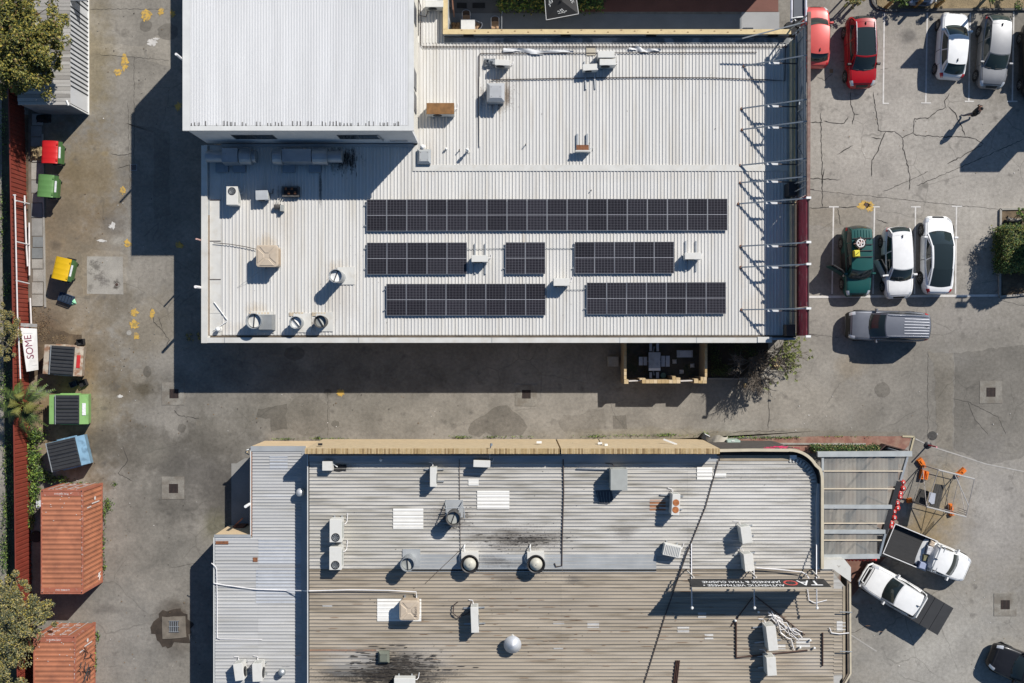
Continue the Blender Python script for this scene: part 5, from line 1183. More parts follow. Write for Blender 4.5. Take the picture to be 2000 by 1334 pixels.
run('steel_angle', [(1475, 1164), (1572, 1240)], z2, .035, BROWNP, 'long slanting brown stay running past the white cable tangle', 'steel bar', 4)
t = thing('cable_tangle', 'tangle of loose white cables and pipe ends on the tan roof', 'cables', P(1540, 1235, ZB))
rr = random.Random(9)
for k in range(9):
    ex, ey = 1545 + rr.uniform(-10, 36), 1240 + rr.uniform(-5, 35)
    pts = [P(1504 + rr.uniform(-4, 6), 1192 + rr.uniform(0, 18), z2 + .05 * k * .5)]
    for q in range(1, 7): u = q / 6; pts.append(P(1504 + (ex - 1504) * u + rr.uniform(-5, 5), 1200 + (ey - 1200) * u + rr.uniform(-6, 6), z2 + rr.uniform(0, .18)))
    b = MB(); b.tube(pts, .02 if k < 6 else .028, 5); b.build('cable', PVC, t)
for k, (px, py) in enumerate([(1481, 1195), (1590, 1265), (1582, 1250), (1562, 1264)]): b = MB(); b.lathe(P(px, py, ZB + .1), [(.06, 0), (.07, .06), (.04, .12)], 8); b.build('pipe_end', WHITE, t)
run('cable', [(1620, 1226), (1624, 1236), (1640, 1238), (1660, 1236)], z2, .03, PVC, 'short bent white pipe end at the east fascia of the tan roof', 'pipe')
run('cable', [(1577, 1150), (1580, 1172), (1592, 1178), (1615, 1172)], z2, .026, PVC, 'white flex curving out from under the restaurant sign', 'cable')
for k, y in enumerate((1195, 1272)): run('roof_anchor', [(1640, y, .15), (1664, y + 1, .15)], z2, .03, GALV, 'grey bracket fixed to the east fascia, %s of the two' % ('upper', 'lower')[k], 'bracket')
# ------------------------------------------------------------------ restaurant sign on the roof
zb_, zt_ = ZB + 1.15, ZB + 2.42
sg = thing('restaurant_sign', 'long black roof sign reading TAO authentic Vietnamese, Japanese and Thai cuisine', 'sign', P(1487, 1130, zb_))
a, c = P(1343, 1130.5, zb_), P(1609, 1130.5, zb_)
SGN = mat('sign_black', (.022, .022, .023), .55, 0, .2, 3, dirt=(2, .6, .8, .3), dirt_col=(.09, .085, .08))
TILT = math.radians(6)
TM = Matrix.Rotation(TILT, 4, 'X'); PY0 = a.y
b = MB(); b.T = Matrix.Translation((0, PY0, zb_)) @ TM; b.box(a.x, c.x, -.05, 0, 0, zt_ - zb_); b.build('board', SGN, sg)
b = MB(); b.T = Matrix.Translation((0, PY0, zb_)) @ TM; b.box(a.x - .02, c.x + .02, -.075, .012, zt_ - zb_ + .002, zt_ - zb_ + .045); b.build('top_trim', mat('trim_cream', (.45, .40, .32), .6), sg)
WL = mat('letter_white', (.78, .78, .78), .5, 0, 0); RL = mat('letter_red', (.50, .07, .06), .5, 0, 0)
X0 = c.x - .35
def sign_text(s_, size, x, h_, m, sx=1.0):
    o = letters(s_, size, m, sx); o.parent = sg
    q = Matrix.Translation((0, PY0, zb_)) @ TM @ Matrix.Translation((x, .006, h_)) @ Matrix.Rotation(math.pi, 4, 'Z') @ Matrix.Rotation(math.pi / 2, 4, 'X')
    o.matrix_local = Matrix.Translation(-Vector(sg['base'])) @ q
sign_text('T', 1.0, X0, .28, WL, 1.1); sign_text('A', 1.0, X0 - .62, .28, WL); sign_text('O', 1.0, X0 - 1.25, .28, RL, 1.05)
sign_text('AUTHENTIC VIETNAMESE •', .40, X0 - 2.1, .84, WL, .92); sign_text('JAPANESE & THAI CUISINE', .40, X0 - 2.2, .36, WL, .92)
for px in (1350.5, 1472.5, 1594.5):
    b = MB(); y0 = 1062 if px != 1472.5 else 1110
    p0, p1 = P(px, y0, ZB + .5), P(px + 1.5, 1186, ZB + 1.2)
    b.tube([P(px, y0, ZB + .25), P(px, 1129, ZB + 1.1), P(px + 1, 1187, ZB + .9)], .035, 6); b.build('support_pole', mat('pole_white', (.60, .60, .62), .45), sg)
    b = MB(); b.lathe(P(px + 1, 1187, ZB + .86), [(.05, 0), (.085, .05), (.05, .12)], 10); b.build('spot_lamp', WHITE, sg)
    b = MB(); b.tube([P(px, 1150, ZB + .06), P(px, y0 + 4, ZB + .06)], .05, 4); b.build('base_rail', BROWNP, sg)
    b = MB(); b.tube([P(px - 10, 1112, ZB + .1), P(px + 2, 1127, zb_ + .5)], .035, 5); b.build('strut', BROWNP, sg)
    b = MB(); b.tube([P(px - 8, 1115, ZB + .9), P(px + 5, 1128, zb_ + .6)], .045, 6); b.build('arm', mat('arm_cream', (.62, .57, .50), .5), sg)

# ------------------------------------------------------------------ street hoarding on the shop's east side
HZ0, HZ1 = 3.25, 5.25
hx = P(1579, 0, HZ1).x
Hd = thing('hoarding_frame', 'tall steel hoarding frame with grey back sheets and maroon panels above the shopfront', 'hoarding', P(1556, 380, 3.2))
MARO = mat('maroon_panel', (.30, .035, .06), .7, 0, .2, 2.5, dirt=(5, .56, .72, .7), dirt_col=(.30, .22, .21), stretch=(1, .5, 1))
BACK = mat('grey_back_sheet', (.30, .33, .36), .55, .1, .12, 2)
def yat(py, z): return P(0, py, z).y
# maroon panels, seen from behind and above as they lean outwards
for y0, y1 in ((392, 476), (477.5, 519), (520.5, 601), (602.5, 656)):
    b = MB(); zt2 = 5.3
    A0, A1 = P(1555, y0, HZ0), P(1555, y1, HZ0); T0_, T1_ = P(1575.5, y0, zt2), P(1575.5, y1, zt2)
    n_ = 1
    i = [b.pt(v) for v in (A0, A1, (T1_.x, A1.y, zt2), (T0_.x, A0.y, zt2))]; k_ = [b.pt(Vector(v) + Vector((.05, 0, 0))) for v in (A0, A1, (T1_.x, A1.y, zt2), (T0_.x, A0.y, zt2))]
    b.face(*i); b.face(*k_[::-1])
    for q in range(4): b.face(i[q], k_[q], k_[(q + 1) % 4], i[(q + 1) % 4])
    b.build('panel', MARO, Hd)
b = MB(); b.bar((hx - .02, yat(392, HZ1), HZ1 + .05), (hx - .02, yat(657, HZ1), HZ1 + .05), .05, .12); b.build('top_rail', mat('rail_dark', (.06, .04, .04), .7), Hd)
b = MB(); b.bar((hx + .02, yat(24, HZ1), HZ1 + .02), (hx - .02, yat(392, HZ1), HZ1 + .02), .17, .16); b.build('top_beam', mat('rusty_beam', (.20, .125, .10), .8, 0, .25, 3, dirt=(4, .5, .7, .5), dirt_col=(.33, .27, .23)), Hd)
# north part: grey sheets behind an open lattice
for y0, y1 in ((60, 120), (121, 190), (191, 250), (251, 318), (319, 385)):
    b = MB(); xx = 16.27; b.box(xx, xx + .04, yat(y1, 4.2), yat(y0, 4.2), 3.3, 5.05)
    for k in range(3): b.box(xx - .03, xx - .001, yat(y1, 4.2), yat(y0, 4.2), 3.5 + k * .6, 3.56 + k * .6)
    b.build('back_sheet', BACK, Hd)
for k in range(2): b = MB(); x = P(1557 + 9 * k, 0, 4.2).x; b.bar((x, yat(60, 4.2), 4.0 + .4 * k), (x, yat(390, 4.2), 4.0 + .4 * k), .06); b.build('rail', GREYP, Hd)
LAT = [(1556, 85, 1577, 62), (1558, 140, 1577, 122), (1556, 220, 1577, 205), (1557, 285, 1577, 272), (1557, 343, 1577, 332), (1557, 218, 1576, 260), (1557, 285, 1576, 318), (1570, 140, 1561, 205), (1561, 60, 1572, 48), (1548, 68, 1574, 46), (1557, 362, 1577, 350), (1546, 378, 1575, 362), (1546, 360, 1575, 352)]
for (a0, b0, a1, b1) in LAT: b = MB(); b.bar(P(a0, b0, 3.9), P(a1, b1, 5.1), .055); b.build('brace', STEEL if b0 > 200 else GREYP, Hd)
b = MB(); b.bar(P(1450, 75, 4.4), P(1577, 42, 5.2), .06); b.build('brace', STEEL, Hd)
b = MB(); b.bar(P(1541, 60, 3.5), P(1577, 30, 5.2), .07); b.build('brace', STEEL, Hd)
FY = [(1453, 129, 103), (1449, 212, 190), (1450, 253, 232), (1446, 323, 309), (1446, 357, 351), (1443, 398, 389), (1447, 481, 476), (1447, 522, 519), (1449, 605, 603)]
for fx, fy, ty in FY:
    f0 = P(fx, fy, ZA + .06); tp = Vector((P(1577, 0, HZ1).x, f0.y, HZ1 - .02))
    b = MB(); b.bar(f0, tp, .07, .07); b.build('strut', GREYP, Hd)
    b = MB(); b.lathe(f0 - Vector((0, 0, .05)), [(.09, 0), (.06, .08)], 8); b.build('foot', RUST, Hd)
    m_ = f0.lerp(tp, .42); q = Vector((P(1556, 0, m_.z).x, f0.y - .03, m_.z - .02))
    m2 = m_.lerp(q, .35)
    b = MB(); b.bar(m_ - Vector((.06, .08, 0)), m2 - Vector((0, .08, 0)), .11, .06); b.build('tie', mat('tie_sunlit', (.56, .57, .58), .5), Hd)  # sunlit end of the tie, its light painted as a pale colour
    b = MB(); b.bar(m2 - Vector((0, .08, 0)), q - Vector((0, .08, 0)), .06); b.build('tie', CABLE, Hd)  # rest of the same tie, coloured dark for the shade on it
    if fy > 380: b = MB(); p = Vector((tp.x - .1, tp.y, HZ1)); b.box(p.x - .02, p.x + .24, p.y - .06, p.y + .06, HZ1 + .10, HZ1 + .22); b.build('clamp_box', WHITE, Hd)
b = MB(); p = P(1577, 657, HZ1); b.box(p.x - .15, p.x + .12, p.y - .06, p.y + .06, HZ1 + .12, HZ1 + .22); b.build('clamp_box', WHITE, Hd)
for y in (370, 653): b = MB(); b.bar(P(1578, y, 4.6), P(1590, y, 4.6), .05); b.build('bracket', CABLE, Hd)
b = B2(1541, 356, 1557, 382, 3.3, 4.2); b.build('junction_box', BLACK, Hd)
b = B2(1536, 634, 1554, 656, 3.2, 3.9); b.build('end_box', mat('end_box_brown', (.07, .055, .045), .8), Hd)
# ------------------------------------------------------------------ vehicles
def paint(name, col, metal=0.0, rough=.38, dirt=.25):
    return mat(name, col, rough, metal, .04, 3, coat=.45, spec=.35, obj=True, dirt=(2.5, .55, .85, dirt), dirt_col=tuple(c * .7 + .04 for c in col))
GLS = mat('car_glass', (.020, .029, .030), .05, 0, 0, 1, spec=.55, coat=.2)
GLT = mat('car_glass_green', (.030, .045, .043), .06, 0, 0, 1, spec=.5)
TYRE = mat('tyre', (.014, .014, .014), .85, 0, .2, 6, obj=True); RIM = mat('alloy_rim', (.28, .28, .27), .35, .7, .1, 6, obj=True)
TRIM = mat('black_trim', (.016, .016, .017), .5, 0, .1, 6, obj=True); CHR = mat('bright_trim', (.70, .70, .70), .22, .9, 0, 3)
LAMP = mat('lamp_clear', (.62, .63, .65), .1, .3, 0, 3, spec=.6, coat=.5); TAIL = mat('lamp_red', (.42, .012, .015), .15, 0, 0, 3, coat=.5)
SEAM = mat('panel_gap', (.03, .03, .032), .8, 0, 0, 3)
_wm = {}
def wheel_meshes(r, w):
    k = (round(r, 2), round(w, 2))
    if k not in _wm:
        b = MB(); b.T = Matrix.Rotation(math.pi / 2, 4, 'X')
        b.lathe((0, 0, 0), [(r * .64, -w / 2), (r * .93, -w / 2), (r, -w * .35), (r, w * .35), (r * .93, w / 2), (r * .64, w / 2)], 26)
        t = b.mesh('wheel', TYRE, smooth=False)
        b = MB(); b.T = Matrix.Rotation(math.pi / 2, 4, 'X')
        for sgn in (-1, 1):
            b.lathe((0, 0, 0), [(r * .66, sgn * (w / 2 + .002)), (r * .60, sgn * (w / 2 + .010)), (r * .56, sgn * (w / 2 - .01))], 20, False, False)
            for q in range(5):
                a = q * 2 * math.pi / 5
                b.bar((r * .08 * math.cos(a), r * .08 * math.sin(a), sgn * (w / 2 + .006)), (r * .6 * math.cos(a), r * .6 * math.sin(a), sgn * (w / 2 + .004)), r * .2, .018)
            b.lathe((0, 0, 0), [(r * .18, sgn * (w / 2 + .004)), (r * .12, sgn * (w / 2 + .02))], 10)
        _wm[k] = (t, b.mesh('rim', RIM))
    return _wm[k]
def cat(P_, u):
    """Catmull-Rom through the points P_ = [(x, y), ...] read as y(x)."""
    for k in range(len(P_) - 1):
        if u <= P_[k + 1][0] or k == len(P_) - 2:
            x0, y0 = P_[k]; x1, y1 = P_[k + 1]
            t = 0 if x1 == x0 else max(0, min(1, (u - x0) / (x1 - x0)))
            m0 = (P_[k + 1][1] - P_[k - 1][1]) / (P_[k + 1][0] - P_[k - 1][0]) if k > 0 else (y1 - y0) / (x1 - x0)
            m1 = (P_[k + 2][1] - y0) / (P_[k + 2][0] - x0) if k < len(P_) - 2 else (y1 - y0) / (x1 - x0)
            h = x1 - x0; t2 = t * t; t3 = t2 * t
            return (2 * t3 - 3 * t2 + 1) * y0 + (t3 - 2 * t2 + t) * h * m0 + (-2 * t3 + 3 * t2) * y1 + (t3 - t2) * h * m1
def link(name, me, parent, loc=(0, 0, 0), rot=(0, 0, 0)):
    o = bpy.data.objects.new(name, me); COL.objects.link(o); o.parent = parent; o.location = loc; o.rotation_euler = rot; return o

def car(label, px, py, head, L, W, H, col, hood=.88, belt=.95, deck=.95, xa=.26, xb=.40, xc=.80, xd=.93, cat_='car', name='parked_car', roof_col=None, rails=None, ribs=0, glass_roof=None,
        wheel_r=.32, axles=(.18, .80), fr=.24, rr=.18, glass=None, fin=True, doors=True, open_door=False, cut=None, tailpos='corner', bumper=None, hood_scoop=0, spoiler=False, cabw=.70, headlamp=True, body_black=False, zc=.75, wins=2, mirror=None, grille=None, full_glass=False):
    """local +x is forward. xa..xd are fractions of the length from the nose: windscreen base, roof front, roof rear, rear glass base."""
    p = P(px, py, zc); t = thing(name, label, cat_, (p.x, p.y, 0), math.radians(head)); glass = glass or GLS; roof_col = roof_col or col
    hw = W / 2
    zt_pts = [(0, .50), (.025, hood - .24), (.07, hood - .11), (.14, hood - .045), (xa, hood), (xa + .08, belt - .01), (.55, belt), (max(xd, .70), deck), (.965, deck - .06), (.988, deck - .16), (1, .55)]
    zb_pts = [(0, .36), (.03, .24), (.15, .20), (.85, .20), (.97, .27), (1, .40)]
    def wid(u):
        q = 2 * u - 1; a = fr if q < 0 else rr
        return hw * (1 - .035 * q * q - a * abs(q) ** 7 - .10 * abs(q) ** 26)
    def body(u, s):
        """s from -1 (right sill) over the top to 1 (left sill)."""
        w = wid(u); zt = cat(zt_pts, u); zb = cat(zb_pts, u); a = abs(s); sg = 1 if s >= 0 else -1; dz = zt - zb
        ring_y = [(0, 0), (.30, .52), (.46, .80), (.54, .90), (.62, .955), (.72, .99), (.82, 1.0), (.92, .975), (1, .92)]
        ring_z = [(0, zt + .030), (.30, zt + .018), (.46, zt - .005), (.54, zt - .03), (.62, zt - .02 - dz * .10), (.72, zt - dz * .30), (.82, zt - dz * .52), (.92, zt - dz * .80), (1, zb)]
        return Vector((L / 2 - u * L, sg * w * cat(ring_y, a), cat(ring_z, a)))
    us = [0, .008, .02, .035, .055, .08, .11] + [.14 + .04 * k for k in range(19)] + [.885, .91, .93, .95, .965, .978, .99, 1]
    ss = [-1 + 2 * k / 28 for k in range(29)]
    b = MB(); R_ = [[b.pt(body(u, s)) for s in ss] for u in us]
    for A_, B_ in zip(R_, R_[1:]):
        for k in range(28): b.face(A_[k], A_[k + 1], B_[k + 1], B_[k])
    b.face(*R_[0][::-1]); b.face(*R_[-1])
    for A_, B_ in zip(R_, R_[1:]): b.face(A_[0], B_[0], B_[-1], A_[-1])
    b.build('body', TRIM if body_black else col, t, False, True)
    def patch(nm, f, u0, u1, v0, v1, m, off=.006, nu=6, nv=6, par=None, ref=Vector((0, 0, .5))):
        b = MB(); e = 1e-3
        def g(a, c):
            u, v = u0 + (u1 - u0) * a, v0 + (v1 - v0) * c; q = f(u, v); n = (f(u + e, v) - f(u - e, v)).cross(f(u, v + e) - f(u, v - e))
            if n.length < 1e-12: n = Vector((0, 0, 1))
            n.normalize()
            if n.dot(q - ref) < 0: n = -n
            return q + n * off
        b.grid(g, nu, nv); o = b.build(nm, m, par or t, False, True)
        me = o.data; me.flip_normals() if sum(p_.normal.dot(Vector(p_.center) - ref) for p_ in me.polygons) < 0 else None
        return o
    # hood, boot, doors as raised panels: the gaps between them show as seams
    patch('seam_line', body, .045, xa + .01, -.47, .47, SEAM, .003, 8, 10)
    patch('bonnet', body, .05, xa + .005, -.46, .46, col, .009, 8, 12)
    dm = cut or xd
    if doors:
        for s in (-1, 1):
            dd = [(xa + .03, (xa + xd) / 2 - .005), ((xa + xd) / 2 + .005, min(xd - .03, .80))] if wins > 1 else [(xa + .03, xd - .02)]
            for k, (d0, d1) in enumerate(dd):
                if open_door and s == -1 and k == 0:
                    patch('door_opening', body, d0, d1, s * .60, s * .93, TRIM, .006); continue
                patch('seam_line', body, d0 - .004, d1 + .004, s * .585, s * .925, SEAM, .003)
                o = patch('door', body, d0, d1, s * .60, s * .915, col, .007)
                q = body(d1 - .035, s * .68); b = MB(); b.box(q.x - .08, q.x + .08, q.y - .018, q.y + .018, q.z - .015, q.z + .015); b.build('handle', col, o, False)
    if deck and xd < .92 and cut is None: patch('boot_lid', body, xd + .02, .97, -.44, .44, col, .008)
    # bumpers, grille, lamps
    patch('bumper', body, .0, .03, -.95, .95, bumper or TRIM if grille else col, .006, 2, 18)
    patch('grille', body, .004, .028, -.30, .30, TRIM, .014, 2, 8)
    patch('rear_bumper', body, .985, .999, -.9, .9, bumper or col, .006, 2, 14)
    if headlamp:
        for s in (-1, 1): patch('headlight', body, .022, .085, s * .42, s * .60, LAMP, .012, 4, 4)
    if tailpos == 'corner':
        for s in (-1, 1): patch('tail_light', body, .935, .992, s * .43, s * .63, TAIL, .012, 3, 4)
    # cabin
    Xa, Xb, Xc, Xd = (L / 2 - f_ * L for f_ in (xa, xb, xc, xd)); wb = hw * .90; wr = hw * cabw
    def zbelt(x): return cat(zt_pts, (L / 2 - x) / L) - .015
    def lerp3(a, c, v, bul): return a + (c - a) * v + bul * (v * (1 - v) * 4)
    wA, wB, wC, wD = wb * .90, wr, wr * .95, wb * .84
    baL = lambda u: Vector((Xa + .17 * (1 - u * u), wA * u, zbelt(Xa) + .01)); baR = lambda u: Vector((Xd - .13 * (1 - u * u), wD * u, zbelt(Xd) + .01))
    roF = lambda u: Vector((Xb + .11 * (1 - u * u), wB * u, H - .055 - .035 * u * u)); roR = lambda u: Vector((Xc - .07 * (1 - u * u), wC * u, H - .06 - .035 * u * u))
    front = lambda u, v: lerp3(baL(u), roF(u), v, Vector((.03, 0, .02)))
    rear = lambda u, v: lerp3(baR(u), roR(u), v, Vector((-.04, 0, .02)))
    roof = lambda u, v: lerp3(roF(u), roR(u), v, Vector((0, 0, .050)))
    def side(s):
        def f(u, v):   # u along from A to D, v up
            a = lerp3(baL(s), baR(s), u, Vector((0, s * (wb - (wA + wD) / 2) * 1.0, 0))); a.z = zbelt(a.x) + .01 - .03
            c = lerp3(roF(s), roR(s), u, Vector((0, s * .02, .045))); return lerp3(a, c, v, Vector((0, s * .02, 0)))
        return f
    cm = col
    for nm, f in (('pillar_front', front), ('pillar_rear', rear)): patch(nm, f, -1, 1, 0, 1, cm, 0, 10, 6)
    patch('roof', roof, -1, 1, 0, 1, roof_col, 0, 12, 10)
    for s in (-1, 1): patch('side_frame', side(s), 0, 1, 0, 1, cm, 0, 14, 5)
    wsm = glass
    patch('windscreen', front, -.90, .90, .03, 1.0 if full_glass else .94, wsm, .007, 10, 6)
    b = MB(); [b.bar(front(k * .75 - .1, .04) + Vector((.0, 0, .02)), front(k * .2 - .2, .10) + Vector((.0, 0, .02)), .02) for k in (-1, 1)]; b.build('wipers', TRIM, t, False)
    if cut is None: patch('rear_window', rear, -.88, .88, .06, 1.0 if full_glass else .92, glass, .007, 10, 5)
    for s in (-1, 1):
        f = side(s)
        for k, (u0, u1) in enumerate([(.09, .50), (.53, .88)] if wins == 2 else ([(.12, .86)] if wins == 1 else [(.10, .38), (.41, .66), (.69, .93)])):
            patch('side_window', f, u0, u1, .12, .90, glass, .006, 6, 4)
    if glass_roof: patch('glass_roof', roof, -.84, .84, glass_roof[0], glass_roof[1], GLS, .006, 8, 8)
    if rails:
        for s in (-1, 1):
            b = MB(); b.tube([roof(s * .88, v) + Vector((0, 0, .045 if .03 < v < .97 else .01)) for v in (.02, .1, .3, .5, .7, .9, .98)], .026, 6); b.build('roof_rail', rails, t, False)
    for k in range(ribs):
        y = -.62 + 1.24 * k / (ribs - 1); b = MB(); b.tube([roof(y, v) + Vector((0, 0, .006)) for v in (.40, .42, .6, .8, .95, .97)], .022, 5); b.build('roof_rib', roof_col, t, False)
    if fin:
        q = roof(0, .90); b = MB(); b.prism([(q.x - .09, q.y - .02), (q.x - .09, q.y + .02), (q.x + .09, q.y)], q.z, q.z + .08); b.build('antenna_fin', TRIM, t, False)
    if spoiler: patch('spoiler', roof, -.96, .96, .95, 1.05, roof_col, .012, 8, 2)
    for s in (-1, 1):
        q = side(s)(.05, .12); b = MB(); b.box(q.x - .09, q.x + .06, min(q.y + s * .03, q.y + s * .25), max(q.y + s * .03, q.y + s * .25), q.z + .02, q.z + .17, .03, .01); b.build('mirror', mirror or col, t, False)
    for fx in axles:
        for s in (-1, 1):
            x = L / 2 - fx * L; y = s * (wid(fx) - .10)
            b = MB(); b.T = Matrix.Translation((x, s * (wid(fx) + .004), wheel_r + .02)) @ Matrix.Rotation(math.pi / 2, 4, 'X'); b.lathe((0, 0, 0), [(wheel_r * 1.13, -.012), (wheel_r * 1.13, .012)], 24); b.build('wheel_arch', TRIM, t, False)
            wm = wheel_meshes(wheel_r, .21); o = link('wheel', wm[0], t, (x, y + s * .02, wheel_r)); link('rim', wm[1], o)
    # number plates are left blank
    t['dims'] = [L, W, H]
    return t, body, roof, side, patch
CW = paint('car_white', (.74, .74, .73)); CW2 = paint('car_pearl', (.77, .77, .765)); CRED = paint('car_red', (.33, .004, .008), .0, .3); CCOR = paint('car_coral', (.55, .085, .075), .1, .38)
CSIL = paint('car_silver', (.22, .225, .235), .45, .42); CGRY = paint('car_grey', (.15, .16, .185), .4, .42); CGRN = paint('car_green', (.010, .075, .068), .15, .4); CBLK = paint('car_black', (.014, .014, .016), .1, .3)
CBLU = paint('car_blue', (.10, .14, .20), .4, .4)

car('coral red hatchback parked against the hoarding with its nose to the planted bed', 1594, 71, 90, 3.72, 1.66, 1.50, CCOR, xa=.255, xb=.40, xc=.80, xd=.90, hood=.92, belt=.95, deck=.94, fr=.26, rr=.22, spoiler=True, axles=(.19, .84))
car('bright red SUV with black glass roof and silver roof rails', 1682, 101, -88.6, 4.25, 1.79, 1.60, CRED, hood=.98, belt=1.02, deck=1.02, xa=.245, xb=.40, xc=.87, xd=.96, glass_roof=(.02, .80), rails=CHR, wheel_r=.34, cabw=.73, mirror=TRIM, spoiler=True, bumper=TRIM)
car('white hatchback with a dark rear window parked nose in beside the silver hatchback', 1862, 88, 85.8, 4.05, 1.72, 1.49, CW, hood=.90, belt=.94, deck=.95, xa=.25, xb=.43, xc=.80, xd=.93, ribs=0, spoiler=True, axles=(.18, .84), glass=GLT)
car('silver hatchback with red tail lights parked nose out', 1943, 101, -94.2, 4.32, 1.75, 1.47, CSIL, hood=.88, belt=.93, deck=.97, xa=.27, xb=.44, xc=.85, xd=.97, spoiler=True, glass=GLT)
car('black car at the end of the bay row by the picture edge', 2028, 115, -90, 4.5, 1.80, 1.5, CBLK)
car('dull blue car nosing up to the timber posts at the top edge', 1803, -64, -92, 4.4, 1.78, 1.48, CBLU)
g_, gb_, gr_, gs_, gp_ = car('old dark green wagon with an open driver door, wheel and yellow box on its roof', 1674, 511, -89, 4.20, 1.66, 1.66, CGRN, hood=.98, belt=1.04, deck=1.02, xa=.27, xb=.385, xc=.93, xd=.985, open_door=True, fin=False, wins=3, wheel_r=.34, cabw=.76, fr=.20, rr=.12, bumper=TRIM, axles=(.19, .77))
w_, wb_, wr_, ws_, wp_ = car('white hatchback with its driver door open beside the green wagon', 1755, 513, -88, 4.30, 1.76, 1.46, CW, hood=.87, belt=.92, deck=1.0, xa=.27, xb=.42, xc=.88, xd=.97, open_door=True, spoiler=True)
car('white electric car with one long black glass roof', 1833, 498, 89, 4.72, 1.86, 1.46, CW2, hood=.86, belt=.93, deck=1.0, xa=.225, xb=.40, xc=.68, xd=.90, glass_roof=(-.02, 1.02), full_glass=True, fin=False, wheel_r=.36, axles=(.18, .79), fr=.26, rr=.24, cabw=.74)
car('dark grey seven seat SUV with a ribbed roof driving across the front of the bays', 1733, 637, 178.5, 4.86, 1.86, 1.80, CGRY, hood=1.08, belt=1.12, deck=1.10, xa=.27, xb=.42, xc=.93, xd=.985, rails=CHR, ribs=6, wins=3, wheel_r=.38, cabw=.76, fr=.16, rr=.12, bumper=TRIM, axles=(.19, .77), grille=True)
car('black car with a dull bonnet at the bottom corner of the car park', 2006, 1309, 157, 4.6, 1.85, 1.55, CBLK, hood=.98, belt=1.0, deck=1.0, xa=.30, rr=.14)
# doors standing open
def open_door(t, W, L, xa, z0, z1, ln, ang, col, body):
    q = body(xa + .035, -.70); o = thing_part = MB()
    o.T = Matrix.Translation((q.x - .02, q.y + .02, 0)) @ Matrix.Rotation(math.radians(-ang), 4, 'Z')
    o.box(-ln, 0, -.035, .025, z0, z1, 0, .012); d = o.build('door', col, t, False, label='driver door standing wide open')
    b = MB(); b.T = o.T
    b.bar((-.02, .0, z1), (-.45, .02, z1 + .46), .05); b.bar((-.45, .02, z1 + .46), (-ln + .04, .02, z1 + .44), .05); b.bar((-ln + .04, .02, z1 + .44), (-ln + .03, 0, z1), .05); b.build('window_frame', TRIM, d, False)
    b = MB(); b.T = o.T; b.prism([(-ln + .06, .004), (-.08, .004), (-.08, .012), (-ln + .06, .012)], z1, z1 + .06); b.poly([(-.06, .008, z1), (-ln + .05, .008, z1), (-ln + .06, .02, z1 + .42), (-.45, .02, z1 + .43)]); b.build('pane', GLS, d, False)
    b = MB(); b.T = o.T; b.box(-ln * .9, -.1, .026, .07, z0 + .05, z1 - .05); b.build('door_card', TRIM, d, False)
    b = MB(); b.T = o.T; b.box(-.20, -.06, -.24, -.04, z1 + .0, z1 + .14, .02, .02); b.build('mirror', TRIM if col is CGRN else col, d, False)
open_door(g_, 1.66, 4.2, .27, .32, 1.03, 1.08, -58, CGRN, gb_)
open_door(w_, 1.76, 4.3, .27, .28, .94, 1.12, -24, CW, wb_)
b = MB(); b.box(-.35, .35, -.60, -.15, .75, 1.25, .1, .05); b.T = None; o = b.build('seat', mat('seat_black', (.012, .012, .013), .8), g_, False)
# roof load of the green wagon
RZ = 1.66
for v in (.30, .46, .62, .78):
    b = MB(); a_, c_ = gr_(-.95, v), gr_(.95, v); b.bar(a_ + Vector((0, 0, .07)), c_ + Vector((0, 0, .07)), .045, .035); b.build('roof_bar', TRIM, g_, False)
for k in range(6):
    y = -.7 + .28 * k; b = MB(); b.tube([gr_(y, v) + Vector((0, 0, .005)) for v in (.72, .85, .97)], .02, 5); b.build('roof_rib', CGRN, g_, False)
p = P(1680, 475, RZ + .12)
t = thing('spare_wheel', 'pale spoked wheel strapped flat on the roof of the green wagon', 'wheel', (p.x, p.y, RZ + .06))
b = MB(); b.lathe((0, 0, 0), [(.20, .02), (.33, .0), (.36, .07), (.33, .14), (.22, .14)], 24); b.build('tyre', TYRE, t, False)
b = MB(); b.lathe((0, 0, .145), [(.25, 0), (.25, .015), (.20, .015), (.19, 0)], 20, False, False)
for k in range(5): a_ = k * 1.2566; b.bar((0, 0, .155), (.22 * math.cos(a_), .22 * math.sin(a_), .155), .06, .02)
b.lathe((0, 0, .15), [(.06, 0), (.05, .03)], 10); b.build('rim', mat('rim_white', (.66, .64, .62), .4), t, False)
b = MB(); [b.bar((.02, .02, .18), (x, y, .12), .022) for x, y in ((-.40, -.05), (.0, .36), (.32, .20), (-.1, -.36))]; b.build('strap', mat('strap_pink', (.55, .33, .28), .7), t, False)
p = P(1674, 495, RZ + .3)
t = thing('yellow_box', 'bright yellow plastic box on the roof of the green wagon', 'box', (p.x, p.y, RZ + .04), math.radians(4))
b = MB(); b.box(-.16, .16, -.19, .19, 0, .24); b.build('case', mat('box_yellow', (.55, .47, .02), .5, 0, .1, 8), t, False)
b = MB(); b.box(-.17, .17, -.20, .20, .242, .29, .04, .05); b.build('lid', mat('box_yellow_lid', (.62, .55, .04), .5), t, False)
b = MB(); b.tube([(-.06, -.05, .29), (-.05, -.05, .34), (.07, .05, .34), (.08, .05, .29)], .018, 5); b.build('handle', TRIM, t, False)

